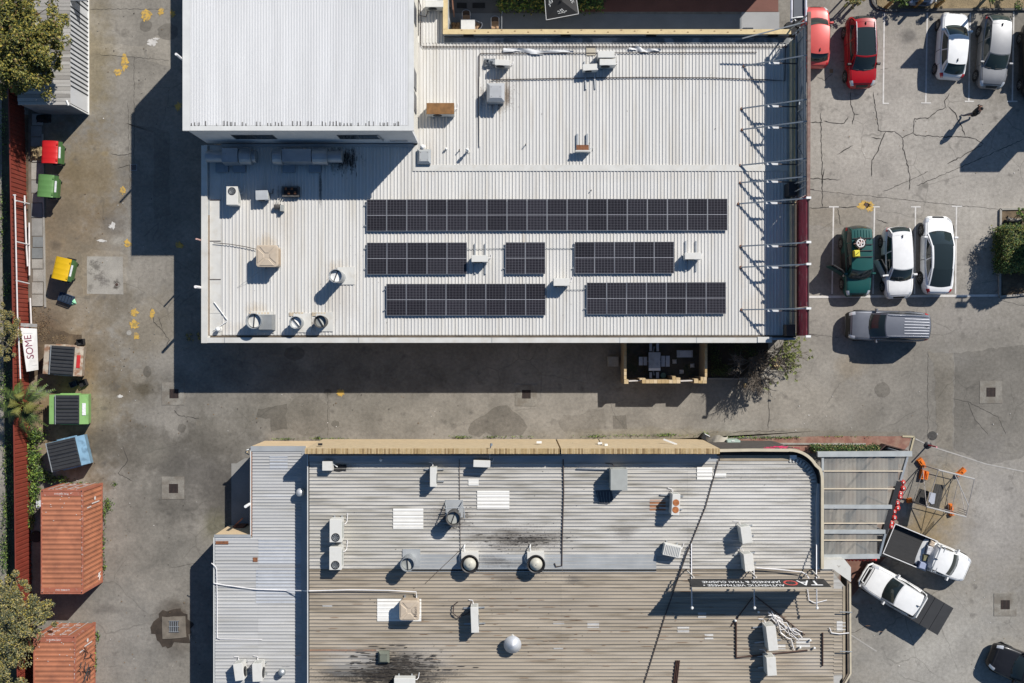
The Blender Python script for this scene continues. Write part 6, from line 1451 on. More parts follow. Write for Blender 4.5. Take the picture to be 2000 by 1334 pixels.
# flatbed utility truck
UHD = -22.5
u_, ub_, ur_, us_, up_ = car('white single cab ute with a long black flatbed tray', 1817, 1085, UHD, 5.30, 1.80, 1.72, CW, hood=1.06, belt=1.10, deck=.70, xa=.215, xb=.335, xc=.495, xd=.51, cut=.53, cat_='ute', name='flatbed_ute', wins=1, wheel_r=.37, axles=(.15, .76), cabw=.78, tailpos='none', body_black=False, fr=.28, rr=.10, rails=None, zc=1.0)
TRAY = mat('tray_mat', (.030, .030, .031), .85, 0, .15, 4, obj=True, stretch=(1, 4, 1)); b = MB()
xr, xf, hw_ = -2.72, .02, .94
b.box(xr, xf, -hw_, hw_, .82, .88); b.build('tray', mat('tray_steel', (.05, .05, .052), .7), u_, False)
nbd = 12
for k in range(nbd):
    y0 = -hw_ + .05 + (2 * hw_ - .1) * k / nbd; b = MB(); b.box(xr + .05, xf - .45, y0 + .003, y0 + (2 * hw_ - .1) / nbd - .003, .881, .900); b.build('plank', TRAY, u_, False)
for (x0_, x1_, y0_, y1_) in ((xr, xf, -hw_ - .03, -hw_), (xr, xf, hw_, hw_ + .03), (xr - .03, xr, -hw_ - .03, hw_ + .03)):
    b = MB(); b.box(x0_, x1_, y0_, y1_, .80, 1.14); b.build('side_board', TRIM, u_, False)
    b = MB(); b.box(x0_ - .006, x1_ + .006, y0_ - .008, y1_ + .008, 1.141, 1.165); b.build('top_rail', mat('rail_white', (.70, .70, .70), .4), u_, False)
b = MB()
for y in (-.8, -.27, .27, .8): b.bar((.06, y, .9), (.06, y, 1.68), .05)
for z in (1.25, 1.66): b.bar((.06, -.86, z), (.06, .86, z), .05)
b.bar((.14, -.8, 1.66), (.30, -.7, 1.66), .04); b.bar((.14, .8, 1.66), (.30, .7, 1.66), .04); b.bar((.30, -.82, 1.665), (.30, .82, 1.665), .045); b.build('headboard', GALV, u_, False)
b = MB(); b.box(.06, .42, -.78, .78, .75, 1.10); b.build('cab_back', TRIM, u_, False)
def on_ute(name, x, y, w, d, h, m, label, cat_, rz=0, rounded=True, mlid=None, z0=.902):
    v = Matrix.Rotation(math.radians(UHD), 4, 'Z') @ Vector((x, y, 0)); q = Vector(u_['base']) + v
    t = thing(name, label, cat_, (q.x, q.y, z0), math.radians(UHD + rz))
    b = MB(); b.box(-w / 2, w / 2, -d / 2, d / 2, 0, h * .8, .01, .01); b.build('body', m, t, False)
    b = MB(); b.box(-w / 2 - .01, w / 2 + .01, -d / 2 - .01, d / 2 + .01, h * .8, h, .04, .04); b.build('lid', mlid or m, t, False); return t
on_ute('ice_box', -.32, -.72, .46, .38, .42, mat('esky_blue', (.04, .07, .17), .5), 'blue and white cool box on the ute tray behind the cab', 'cool box', 4, mlid=mat('esky_lid', (.28, .32, .45), .5))
on_ute('tool_bag', -.30, .26, .34, .50, .40, mat('bag_grey', (.14, .14, .15), .8, 0, .3, 8), 'grey and white tool bag in the middle of the ute tray', 'bag', 8, mlid=mat('bag_pale', (.45, .45, .47), .7, 0, .4, 12))
on_ute('tool_bag', -.28, .70, .30, .30, .36, mat('bag_dark', (.05, .05, .055), .8, 0, .3, 8), 'dark bag with a pale flap in the far corner of the ute tray', 'bag', -6, mlid=mat('bag_tan', (.45, .36, .27), .7, 0, .4, 12))
on_ute('cardboard_box', -.30, -.24, .30, .40, .30, mat('bag_brown', (.20, .16, .09), .8, 0, .3, 8), 'olive brown box of gear beside the cool box on the ute', 'box', 14, mlid=mat('bag_olive', (.16, .15, .08), .7, 0, .5, 12))

# dual cab ute with a black covered tub
VHD = 149.5
v_, vb_, vr_, vs_, vp_ = car('white dual cab ute with a white sports bar and black covered tub', 1767, 1167, VHD, 5.42, 1.86, 1.80, CW, hood=1.10, belt=1.15, deck=1.02, xa=.26, xb=.365, xc=.60, xd=.625, cut=.64, cat_='ute', name='dual_cab_ute', wheel_r=.39, axles=(.17, .77), cabw=.77, tailpos='none', fr=.16, rr=.06, grille=True, bumper=TRIM, zc=.9)
b = MB(); b.box(-2.70, -.72, -.935, .935, .50, 1.10, .0, .0); b.build('tub', TRIM, v_, False)
CV = mat('tonneau_vinyl', (.026, .027, .029), .65, 0, .12, 2, obj=True)
for k in range(3): b = MB(); b.box(-2.72 + .64 * k, -2.72 + .64 * (k + 1) - .006, -.94, .94, 1.101, 1.150 + .006 * (k % 2), .01, .01); b.build('tub_cover', CV, v_, False)
b = MB(); b.tube([(-.62, -.86, 1.10), (-.72, -.80, 1.5), (-.74, -.66, 1.72), (-.74, .66, 1.72), (-.72, .80, 1.5), (-.62, .86, 1.10)], .045, 8); b.tube([(-.73, -.76, 1.56), (-.73, .76, 1.56)], .035, 6); b.build('sports_bar', WHITE, v_, False)
b = MB(); b.box(-.74, -.56, -.80, .80, 1.08, 1.45); b.build('cab_back', TRIM, v_, False)
b = MB(); b.tube([(2.60, -.80, .75), (2.82, -.55, .80), (2.86, 0, .82), (2.82, .55, .80), (2.60, .80, .75)], .06, 8); b.tube([(2.62, -.5, 1.0), (2.76, -.45, .95), (2.76, .45, .95), (2.62, .5, 1.0)], .04, 6); b.build('bull_bar', WHITE, v_, False)

# ------------------------------------------------------------------ the person crossing the car park
def person(px, py, face):
    q = P(px, py); t = thing('person', 'person in a black top and grey trousers holding a phone to their ear while walking', 'person', q, math.radians(face))
    CL = mat('cloth_black', (.016, .017, .018), .9, 0, .2, 8, obj=True); TR_ = mat('cloth_grey', (.13, .13, .155), .9, 0, .15, 8, obj=True); SKIN = mat('skin', (.36, .20, .14), .6, 0, .05, 8, obj=True); HAIR = mat('hair_dark', (.012, .010, .010), .7, 0, .2, 12, obj=True)
    # local +x forward, y left
    V = [((0, 0, .95), .135), ((-.01, 0, 1.12), .13), ((0, 0, 1.30), .175), ((.0, 0, 1.44), .115), ((.015, 0, 1.50), .055), ((.03, 0, 1.57), .06),
         ((.0, .10, .90), .095), ((.14, .11, .52), .062), ((.20, .11, .12), .045), ((.36, .12, .045), .036),
         ((.0, -.10, .90), .095), ((-.06, -.11, .50), .062), ((-.28, -.11, .16), .045), ((-.18, -.12, .05), .036),
         ((.0, .215, 1.40), .08), ((-.04, .27, 1.14), .047), ((.10, .26, .93), .036), ((.14, .255, .86), .030),
         ((.0, -.215, 1.40), .08), ((.14, -.30, 1.20), .047), ((.14, -.17, 1.46), .036), ((.11, -.12, 1.54), .030)]
    E = [(0, 1), (1, 2), (2, 3), (3, 4), (4, 5), (0, 6), (6, 7), (7, 8), (8, 9), (0, 10), (10, 11), (11, 12), (12, 13), (2, 14), (14, 15), (15, 16), (16, 17), (2, 18), (18, 19), (19, 20), (20, 21)]
    me = bpy.data.meshes.new('body'); me.from_pydata([v for v, r in V], E, []); o = bpy.data.objects.new('body', me); COL.objects.link(o)
    md = o.modifiers.new('skin', 'SKIN'); md.use_smooth_shade = True
    for k, (v, r) in enumerate(V): me.skin_vertices[0].data[k].radius = (r * 1.18, r * (1.45 if k in (1, 2) else 1.18))
    me.skin_vertices[0].data[0].use_root = True
    sb = o.modifiers.new('sub', 'SUBSURF'); sb.levels = sb.render_levels = 2
    bpy.context.view_layer.update()
    ev = bpy.data.meshes.new_from_object(o.evaluated_get(bpy.context.evaluated_depsgraph_get())); bpy.data.objects.remove(o)
    for m in (CL, TR_, SKIN, TRIM): ev.materials.append(m)
    for pl in ev.polygons:
        c = pl.center
        pl.material_index = 3 if c.z < .09 else 1 if c.z < .96 and abs(c.y) < .21 else 2 if (c.z > 1.475 or (c - Vector((.14, .255, .86))).length < .10) else 0
        pl.use_smooth = True
    ev.name = 'body'; bo = link('body', ev, t)
    b = MB(); b.T = Matrix.Translation((.045, 0, 1.655))
    def hd(u, v):
        a = u * 2 * math.pi; f = (v - .5) * math.pi; c = math.cos(f); x, y, z = c * math.cos(a), c * math.sin(a), math.sin(f)
        x2 = x * .098 + (.020 if x > .75 and -.25 < z < .05 and abs(y) < .2 else 0); return (x2, y * .076, z * .118 - (.012 * x if z < 0 else 0))
    b.grid(hd, 22, 16); b.build('head', SKIN, t, False, True)
    for s in (-1, 1):
        b = MB(); b.lathe((.125, s * .03, 1.665), [(.001, -.008), (.010, 0), (.001, .008)], 8); b.build('eye', HAIR, t, False)
        b = MB(); b.lathe((.04, s * .078, 1.65), [(.004, -.03), (.016, 0), (.004, .03)], 8); b.build('ear', SKIN, t, False)
    b = MB(); b.box(.125, .137, -.022, .022, 1.605, 1.613); b.build('mouth', mat('lips', (.25, .10, .08), .6), t, False)
    b = MB(); b.T = Matrix.Translation((.025, 0, 1.668))
    def hr(u, v):
        a = u * 2 * math.pi; f = (.02 + v * .48) * math.pi; f2 = math.pi / 2 - f * (1.0 if math.cos(a) < .3 else .62); c = math.cos(f2)
        return (c * math.cos(a) * .112, c * math.sin(a) * .090, math.sin(f2) * .128)
    b.grid(hr, 20, 8); b.build('hair', HAIR, t, False, True)
    def hand(p0, d, up, par):
        """palm with five bent fingers."""
        d, up = Vector(d).normalized(), Vector(up).normalized(); sx = d.cross(up).normalized(); p0 = Vector(p0); b = MB()
        b.bar(p0, p0 + d * .085, .075, .028)
        for k, ln in enumerate((.062, .074, .078, .07)[::-1]):
            q = p0 + d * .08 + sx * (-.028 + .019 * k); m_ = q + d * ln * .55 + up * .012; b.tube([q, m_, m_ + d * ln * .3 + up * .03], .009, 6, .007)
        q = p0 + d * .02 + sx * .036; b.tube([q, q + (d + sx).normalized() * .04, q + (d * 1.6 + sx + up).normalized() * .07], .011, 6, .008)
        b.build('hand', SKIN, par, False, True)
    hand((.14, .255, .86), (.15, 0, -1), (1, 0, 0), t); hand((.11, -.125, 1.535), (-.1, .1, 1), (.2, .9, .1), t)
    v = Matrix.Rotation(math.radians(face), 4, 'Z') @ Vector((.10, -.098, 1.62)); b = MB(); b.box(-.012, .012, -.006, .006, -.07, .07)
    ph = b.build('phone', TRIM, None, False, loc=q + v); ph.rotation_euler = (0, .2, math.radians(face)); tag(ph, 'dark phone held to the ear of the person walking in the car park', 'phone')
    t.scale = (1.06, 1.06, 1.06)
    return t
person(1888, 227, 150)
# ------------------------------------------------------------------ west side: fence, shed, containers, bins
REDF = mat('red_fence_steel', (.195, .036, .022), .6, 0, .14, 1.5, dirt=(2, .5, .8, .45), dirt_col=(.14, .045, .03))
fpts = [(45, 120), (48, 190), (51, 300), (54, 480), (57, 640), (58, 800), (60, 950), (62, 1120), (66, 1334), (69, 1420)]
F = thing('red_fence', 'long dark red ribbed steel fence along the west side of the yard', 'fence', P(56, 700))
HF = 1.75
def fpos(py):
    for (a, b_), (c, d) in zip(fpts, fpts[1:]):
        if b_ <= py <= d: return P(a + (c - a) * (py - b_) / (d - b_), py)
    return P(*fpts[-1])
y = 122; k = 0
while y < 1415:
    y2 = min(y + 76, 1418); a, c = fpos(y), fpos(y2); d = (c - a); L_ = d.length; d.normalize(); n_ = Vector((-d.y, d.x, 0))   # n_ points east
    b = MB(); pit = .243; m_ = int(L_ / pit); prof = []
    for q in range(m_):
        s0 = L_ * q / m_; w_ = L_ / m_; prof += [(s0, 0), (s0 + w_ * .62, .0), (s0 + w_ * .70, -.035), (s0 + w_ * .92, -.035)]
    prof.append((L_, 0)); lo = []; hi = []
    for s0, o_ in prof: p = a + d * s0 + n_ * o_; lo.append(b.pt((p.x, p.y, .02))); hi.append(b.pt((p.x, p.y, HF - .04 + .0 * k)))
    for q in range(len(lo) - 1): b.face(lo[q], lo[q + 1], hi[q + 1], hi[q])
    b.build('panel', REDF, F)
    b = MB(); b.bar(Vector((a.x, a.y, HF - .02)) - n_ * .02, Vector((c.x, c.y, HF - .02)) - n_ * .02, .06, .05); b.build('top_rail', REDF, F)
    b = MB(); q = a - n_ * .07; b.box(q.x - .03, q.x + .03, q.y - .03, q.y + .03, 0, HF - .05); b.build('post', REDF, F)
    y = y2; k += 1
# white pipe frame leaning on the fence
t = thing('pipe_frame', 'white pipe frame leaning on the red fence beside the slab path', 'pipe frame', P(50, 500))
PIPEW = mat('old_white_pipe', (.60, .58, .57), .5, 0, .1, 4)
def pole(pts, r=.04, nm='pipe'): b = MB(); b.tube([P(*q) for q in pts], r, 8); b.build(nm, PIPEW, t)
pole([(29, 381, 1.8), (31, 470, 1.8), (34, 610, 1.8), (36, 650, 1.8), (40, 740, 1.8)]); pole([(26, 381, 1.8), (31, 381, 1.8)])
pole([(48, 382, .6), (51, 470, .6), (54, 520, .55)], .05); pole([(57, 435, .3), (57.5, 538, .3)], .05); pole([(59, 582, .3), (61, 634, .3)], .05); pole([(53, 500, .4), (53, 520, .4)], .04)
for yy in (392, 472, 548): pole([(31.5, yy, 1.78), (57, yy + 6, .35)], .04, 'cross_pipe')
b = MB(); b.tube([P(48, 637, .6), P(69, 635, .6)], .06, 8); o = b.build('loose_pipe', PIPEW, loc=P(58, 636, .6)); tag(o, 'short white pipe lying across the top of the SOME board', 'pipe')
# white board lettered SOME
t = thing('sign_board', 'white board lettered SOME leaning on the red fence', 'sign', P(59, 680, .02))
q = [P(40, 640, 1.5), P(72, 642, .9), P(75, 722, .7), P(52, 726, 1.25)]
nn = (q[1] - q[0]).cross(q[3] - q[0]).normalized(); nn = nn if nn.z > 0 else -nn
b = MB(); i = [b.pt(v) for v in q]; j = [b.pt(v - nn * .05) for v in q]; b.face(*i[::-1]); b.face(*j)
for k in range(4): b.face(i[k], i[(k + 1) % 4], j[(k + 1) % 4], j[k])
b.build('board', mat('board_white', (.60, .59, .57), .6, 0, .06, 2, dirt=(3, .55, .8, .4), dirt_col=(.33, .31, .28)), t)
o = letters('SOME', .56, mat('letter_maroon', (.16, .015, .05), .6), 1.0); o.parent = t
ex = (q[0] - q[3]).normalized(); ex = (ex - nn * ex.dot(nn)).normalized(); ey = nn.cross(ex)
org = P(66.5, 700, .98) + nn * .06
pl_ = q[0]; org = org - nn * ((org - pl_).dot(nn)) + nn * .008
M4 = Matrix((ex, ey, nn)).transposed().to_4x4(); M4.translation = org - Vector(t['base']); o.matrix_local = M4
b = MB(); off = nn * .006
for u in (.12, .88): b.bar(q[0].lerp(q[3], u).lerp(q[1].lerp(q[2], u), .1) + off, q[0].lerp(q[3], u).lerp(q[1].lerp(q[2], u), .92) + off, .02, .01)
b.build('border', STEEL, t)
b = MB(); b.bar(q[0] + off * 3 + Vector((0, .18, 0)), q[1] + off * 3 + Vector((0, .18, 0)), .20, .04); b.build('top_flap', mat('flap_grey', (.25, .24, .23), .7, 0, .3, 5), t)

# weatherboard shed under the tree
ZS_ = 2.35
S = thing('shed', 'old grey plank roofed shed with white ribbed walls under the tree', 'shed', P(110, 100))
PLK = [mat('plank_grey_%s' % n_, c_, .9, 0, .2, 2, stretch=(.2, 2, 1), fine=.15, dirt=(2, .5, .7, .5), dirt_col=(.20, .19, .17)) for n_, c_ in (('pale', (.40, .385, .36)), ('mid', (.33, .315, .29)), ('dark', (.26, .245, .225)))]
sx0, sx1 = P(36, 0, ZS_).x, P(137, 0, ZS_).x; sy0, sy1 = P(0, 205, ZS_).y, P(0, -50, ZS_).y
npk = 36
for k in range(npk):
    y0 = sy0 + (sy1 - sy0) * k / npk; b = MB(); h_ = (sy1 - sy0) / npk
    b.bar((sx0 + RN.uniform(-.05, .05), y0 + h_ * .5, ZS_ + .01 * (k % 2)), (sx1 + RN.uniform(-.02, .03), y0 + h_ * .5, ZS_ + .01 * (k % 2)), h_ * .93, .05 + .012 * (k % 3)); b.build('plank', PLK[RN.choice((0, 0, 1, 1, 2))], S)
b = MB(); b.box(sx0 + .05, sx1 - .05, sy0 + .06, sy1, ZS_ - .08, ZS_ - .045); b.build('roof_deck', DARK, S)
SHW = mat('shed_wall', (.50, .51, .52), .6, 0, .06, 1, dirt=(1.5, .55, .8, .3), dirt_col=(.3, .29, .27))
b = MB(); b.box(sx1 - .12, sx1 - .03, sy0 + .03, sy1, 0, ZS_ - .06); b.build('wall', SHW, S)
b = MB(); b.box(sx0 + .1, sx1 - .121, sy0 + .03, sy0 + .12, 0, ZS_ - .06); b.build('wall', mat('shed_wall_shaded', (.17, .18, .19), .8, 0, .15, 2), S)  # shade on the south side put into a darker wall colour
nbt = 28
for k in range(nbt):
    if k in (1, 2, 3, 22): continue
    yb_ = sy0 + .06 + (sy1 - sy0) * k / nbt; b = MB(); b.box(sx1 - .031, sx1 + .004, yb_, yb_ + .055, .02, ZS_ - .07); b.build('batten', mat('batten_dark', (.035, .04, .045), .8), S)
b = MB(); b.bar((sx1 - .0, sy0 + .02, .06), (sx1 - .0, sy1, .06), .05, .1); b.build('base_trim', WHITE, S)
b = MB(); b.bar((sx1 + .0, sy0 + .02, .08), (sx1 + .0, sy0 + .02, ZS_ - .04), .06, .06); b.build('corner_trim', WHITE, S)
b = MB(); b.tube([P(130, 196, ZS_ + .05), P(134, 206, ZS_ + .02)], .05, 6); b.build('spout', WHITE, S)
t = thing('shed', 'second small dark roofed lean-to north of the plank shed', 'shed', P(150, -10)); b = MB(); b.box(P(130, 0).x, P(172, 0).x, P(0, 4).y, P(0, -60).y, 0, 2.2); b.build('wall', mat('leanto_dark', (.05, .055, .06), .8), t)
b = MB(); b.box(P(128, 0, 2.3).x, P(168, 0, 2.3).x, P(0, 1, 2.3).y, P(0, -62, 2.3).y, 2.2, 2.3); b.build('roof', STEEL, t)
crumple('tarpaulin', 86, 232, 0, .9, .5, .3, DARK, 'black crumpled sheet on the path in the shadow of the shed', 'sheet', 7)

# shipping containers
CT = mat('container_rust_red', (.36, .138, .072), .65, 0, .14, 1.0, .07, dirt=(1.8, .5, .72, .5), dirt_col=(.20, .075, .045), fine=.05, dirt2=(9, .70, .76, .8), dirt2_col=(.55, .42, .36))
CTD = mat('container_frame', (.33, .11, .065), .65, 0, .12, 2, dirt=(6, .6, .7, .5), dirt_col=(.5, .38, .32))
def container(px, py, label, L_=6.06, W_=2.44, Hc=2.59, doors=True, graffiti=False, seed=1):
    """(px, py): ground centre."""
    t = thing('shipping_container', label, 'shipping container', P(px, py), 0, 'rust red shipping containers'); rr = random.Random(seed)
    w, l = W_ / 2, L_ / 2
    def corr(axis, c0, c1, z0, z1, at, sgn, nm):
        pit = .278; n = int((c1 - c0) / pit); b = MB(); pr = []
        for k in range(n):
            s0 = c0 + (c1 - c0) * k / n; q = (c1 - c0) / n; pr += [(s0, 0), (s0 + q * .30, 0), (s0 + q * .46, -.04), (s0 + q * .80, -.04)]
        pr.append((c1, 0)); A_ = []; B_ = []
        for s0, o_ in pr:
            if axis == 'side': A_.append(b.pt((at + sgn * o_, s0, z0))); B_.append(b.pt((at + sgn * o_, s0, z1)))
            elif axis == 'end': A_.append(b.pt((s0, at + sgn * o_, z0))); B_.append(b.pt((s0, at + sgn * o_, z1)))
            else: A_.append(b.pt((-w + .06, s0, Hc - .03 + o_ * .7))); B_.append(b.pt((w - .06, s0, Hc - .03 + o_ * .7)))
        for k in range(len(A_) - 1): b.face(A_[k], A_[k + 1], B_[k + 1], B_[k])
        b.build(nm, CT, t, False)
    corr('roof', -l + .35, l - .35, 0, 0, 0, 1, 'roof_panel')
    b = MB(); b.box(-w + .05, w - .05, l - .36, l - .1, Hc - .06, Hc - .02); b.build('roof_plate', CTD, t, False)
    b = MB(); b.box(-w + .05, w - .05, -l + .1, -l + .36, Hc - .06, Hc - .02); b.build('roof_plate', CTD, t, False)
    corr('side', -l + .12, l - .12, .14, Hc - .10, w - .012, 1, 'side_panel'); corr('side', -l + .12, l - .12, .14, Hc - .10, -w + .012, -1, 'side_panel')
    corr('end', -w + .1, w - .1, .14, Hc - .1, -l + .012, -1, 'end_panel')
    for s in (-1, 1):
        for z in (.08, Hc - .05): b = MB(); b.box(s * w - .06 if s > 0 else s * w, s * w if s > 0 else s * w + .06, -l + .17, l - .17, z - .06, z + .045); b.build('side_rail', CTD, t, False)
        for e in (-1, 1):
            b = MB(); b.box(min(s * w, s * (w - .14)), max(s * w, s * (w - .14)), min(e * l, e * (l - .12)), max(e * l, e * (l - .12)), .12, Hc - .12); b.build('corner_post', CTD, t, False)
            for z in (0, Hc - .118):
                b = MB(); b.box(min(s * w, s * (w - .165)) - .003, max(s * w, s * (w - .165)) + .003, min(e * l, e * (l - .165)) - .003, max(e * l, e * (l - .165)) + .003, z, z + .122); o = b.build('corner_casting', CTD, t, False)
                if z: b = MB(); x_ = s * (w - .08); y_ = e * (l - .08); b.lathe((x_, y_, z + .1225), [(.045, 0), (.045, .003)], 8); b.build('hole', DARK, o, False)
    for e in (-1, 1): b = MB(); b.box(-w + .17, w - .17, min(e * l, e * (l - .08)), max(e * l, e * (l - .08)), Hc - .12, Hc - .002); b.build('end_rail', CTD, t, False)
    # door leaves with lock rods on the north end
    for s in (-1, 1):
        b = MB(); b.box(min(s * .01, s * (w - .15)), max(s * .01, s * (w - .15)), l - .06, l - .015, .15, Hc - .13); d = b.build('door', CT, t, False)
        for x in (.30, .80): b = MB(); b.tube([(s * x, l + .02, .1), (s * x, l + .02, Hc - .1)], .024, 6); b.bar((s * x, l + .02, 1.1), (s * x + .3 * (1 if s < 0 else -1), l + .03, 1.05), .03); b.build('lock_rod', mat('rod_grey', (.45, .40, .39), .5, .3), d, False)
        for z in (.5, 1.6, 2.2): b = MB(); b.box(min(s * .15, s * .55), max(s * .15, s * .55), l - .014, l - .008, z, z + .06); b.build('data_label', WHITE, d, False)
    # painted marks
    MK = mat('stencil_white', (.58, .53, .50), .7, 0, .2, 12)
    for y, flip in ((l - .23, 0), (-l + .22, 1)):
        o = letters('U 833856 22G1', .13, MK, 1.0); o.parent = t; o.location = (-.45, y - .05, Hc - .017) if not flip else (.45, y + .05, Hc - .017); o.rotation_euler = (0, 0, 0 if not flip else math.pi)
    for z0_, y0_, yl in ((2.05, l - 1.15, .02), (1.45, l - 1.0, .03)): b = MB(); b.bar((w + .006, y0_, z0_), (w + .006, y0_, z0_ - (.5 if z0_ > 2 else .95)), .012, .07); b.build('stripe', MK, t, False)
    b = MB(); b.T = Matrix.Translation((w + .004, l - .75, 1.05)) @ Matrix.Rotation(math.pi / 2, 4, 'Y'); b.lathe((0, 0, 0), [(.12, 0), (.11, .006)], 12); b.build('roundel', MK, t, False)
    b = MB(); [b.lathe((w - .05, y_, Hc - .012), [(.03, 0), (.02, .01)], 5) for y_ in [rr.uniform(-l, l) for _ in range(26)]]; [b.lathe((rr.uniform(-w, w), rr.gauss(l * .7, .5), Hc - .012), [(.03, 0), (.02, .01)], 5) for _ in range(16)]; stuff(b.build('paint_chip', MK, t, False))
    b = MB(); b.box(-.1, .1, -l - .02, -l + .02, Hc - .1, Hc - .01); b.build('latch', BLACK, t, False)
    if graffiti:
        gb_ = MB()
        for k in range(16):
            y0_, z0_ = rr.uniform(-.3, 1.9), rr.uniform(.5, 2.1); pts = [(w + .012, y0_ + rr.uniform(-.4, .4), z0_ + rr.uniform(-.4, .4)) for _ in range(4)]; gb_.tube(pts, .022, 4)
        gb_.build('graffiti', BLACK, t, False)
    else:
        gb_ = MB()
        for k in range(5): y0_ = -l + .5; gb_.tube([(w + .012, y0_ + rr.uniform(-.25, .25), .3 + rr.uniform(0, .4)) for _ in range(4)], .016, 4)
        gb_.build('graffiti', MK, t, False)
    return t
container(162, 1040, 'whole rust red shipping container with white stencilled codes along the fence')
container(148, 1312, 'second rust red container with black graffiti on its side, cut by the bottom edge', graffiti=True, seed=3)

# skip bins
def skip(px, py, rz, label, body_m, L_=2.35, W_=1.75, sign=None, lidf=(-.40, .40), stain=False):
    """local x runs across the lids, open lip at +x."""
    q = P(px, py, 1.35); t = thing('skip_bin', label, 'skip bin', (q.x, q.y, 0), math.radians(rz), 'ribbed lid skip bins')
    w, l = W_ / 2, L_ / 2; h = 1.3
    b = MB(); i = [b.pt(v) for v in ((-l + .1, -w, .12), (l - .35, -w, .12), (l, -w, h - .1), (l * .55, -w, h), (-l, -w, h * .92))]; j = [b.pt((v[0], w, v[2])) for v in ((-l + .1, 0, .12), (l - .35, 0, .12), (l, 0, h - .1), (l * .55, 0, h), (-l, 0, h * .92))]
    b.face(*i); b.face(*j[::-1])
    for k in range(5): b.face(i[k], j[k], j[(k + 1) % 5], i[(k + 1) % 5])
    b.build('body', body_m, t, False)
    for s in (-1, 1):
        b = MB(); b.box(-l * .55, l * .45, s * (w + .02) - .05, s * (w + .02) + .05, .75, .92); b.build('lift_pocket', body_m, t, False)
        b = MB(); b.box(l - .95, l - .77, s * w * .8 - .05, s * w * .8 + .05, 0, .14); b.build('caster', BLACK, t, False); b = MB(); b.box(-l + .15, -l + .33, s * w * .8 - .05, s * w * .8 + .05, 0, .14); b.build('caster', BLACK, t, False)
    x0_, x1_ = l * 2 * lidf[0], l * 2 * lidf[1]
    LID = mat('lid_black', (.035, .036, .038), .5, 0, .15, 4, obj=True)
    for s in (-1, 1):
        y0_, y1_ = (.012, w - .02) if s > 0 else (-w + .02, -.012); b = MB(); b.box(x0_, x1_, y0_, y1_, h + .01, h + .035); ld = b.build('lid', LID, t, False)
        for k in range(4): ya_ = y0_ + (y1_ - y0_) * (k + .14) / 4; b = MB(); b.box(x0_ + .03, x1_ - .03, ya_, ya_ + (y1_ - y0_) / 4 * .72, h + .035, h + .085, .02, .03); b.build('lid_rib', LID, ld, False)
    b = MB(); b.tube([(x0_ - .03, -w, h + .05), (x0_ - .03, w, h + .05)], .03, 6); b.build('hinge_bar', STEEL, t, False)
    if sign:
        b = MB(); q_ = Vector((-.45 - .1 * 1, 0, 1.1)); xm = l * .80; zz = h - .03
        b.T = Matrix.Translation((xm, sign[1], zz)) @ Matrix.Rotation(math.radians(13), 4, 'Y'); b.box(-.10, .10, -sign[2], sign[2], 0, .012); o = b.build('label_plate', sign[0], t, False)
    return t
SKB = mat('skip_rust_cream', (.42, .36, .28), .75, 0, .15, 2, dirt=(2.6, .46, .6, .85), dirt_col=(.23, .105, .05), obj=True, dirt2=(1.2, .55, .7, .5), dirt2_col=(.33, .31, .29))
SKG = mat('skip_green', (.22, .40, .135), .5, 0, .08, 2, dirt=(3, .58, .72, .5), dirt_col=(.12, .20, .07), obj=True)
SKL = mat('skip_blue', (.20, .34, .45), .55, 0, .12, 2, dirt=(2.4, .48, .62, .7), dirt_col=(.08, .14, .20), obj=True)
skip(121, 704, -4, 'rusty cream skip bin with black ribbed lids and a red plate', SKB, lidf=(-.29, .30), sign=(mat('plate_red', (.45, .02, .02), .5), .0, .38))
skip(132, 800, 0, 'bright green skip bin with black ribbed lids', SKG, W_=1.75, lidf=(-.30, .29), sign=(mat('plate_white', (.66, .66, .66), .5, 0, .2, 14), .02, .36))
skip(131, 886, 13, 'pale blue skip bin with black ribbed lids beside the vines', SKL, lidf=(-.46, .28))

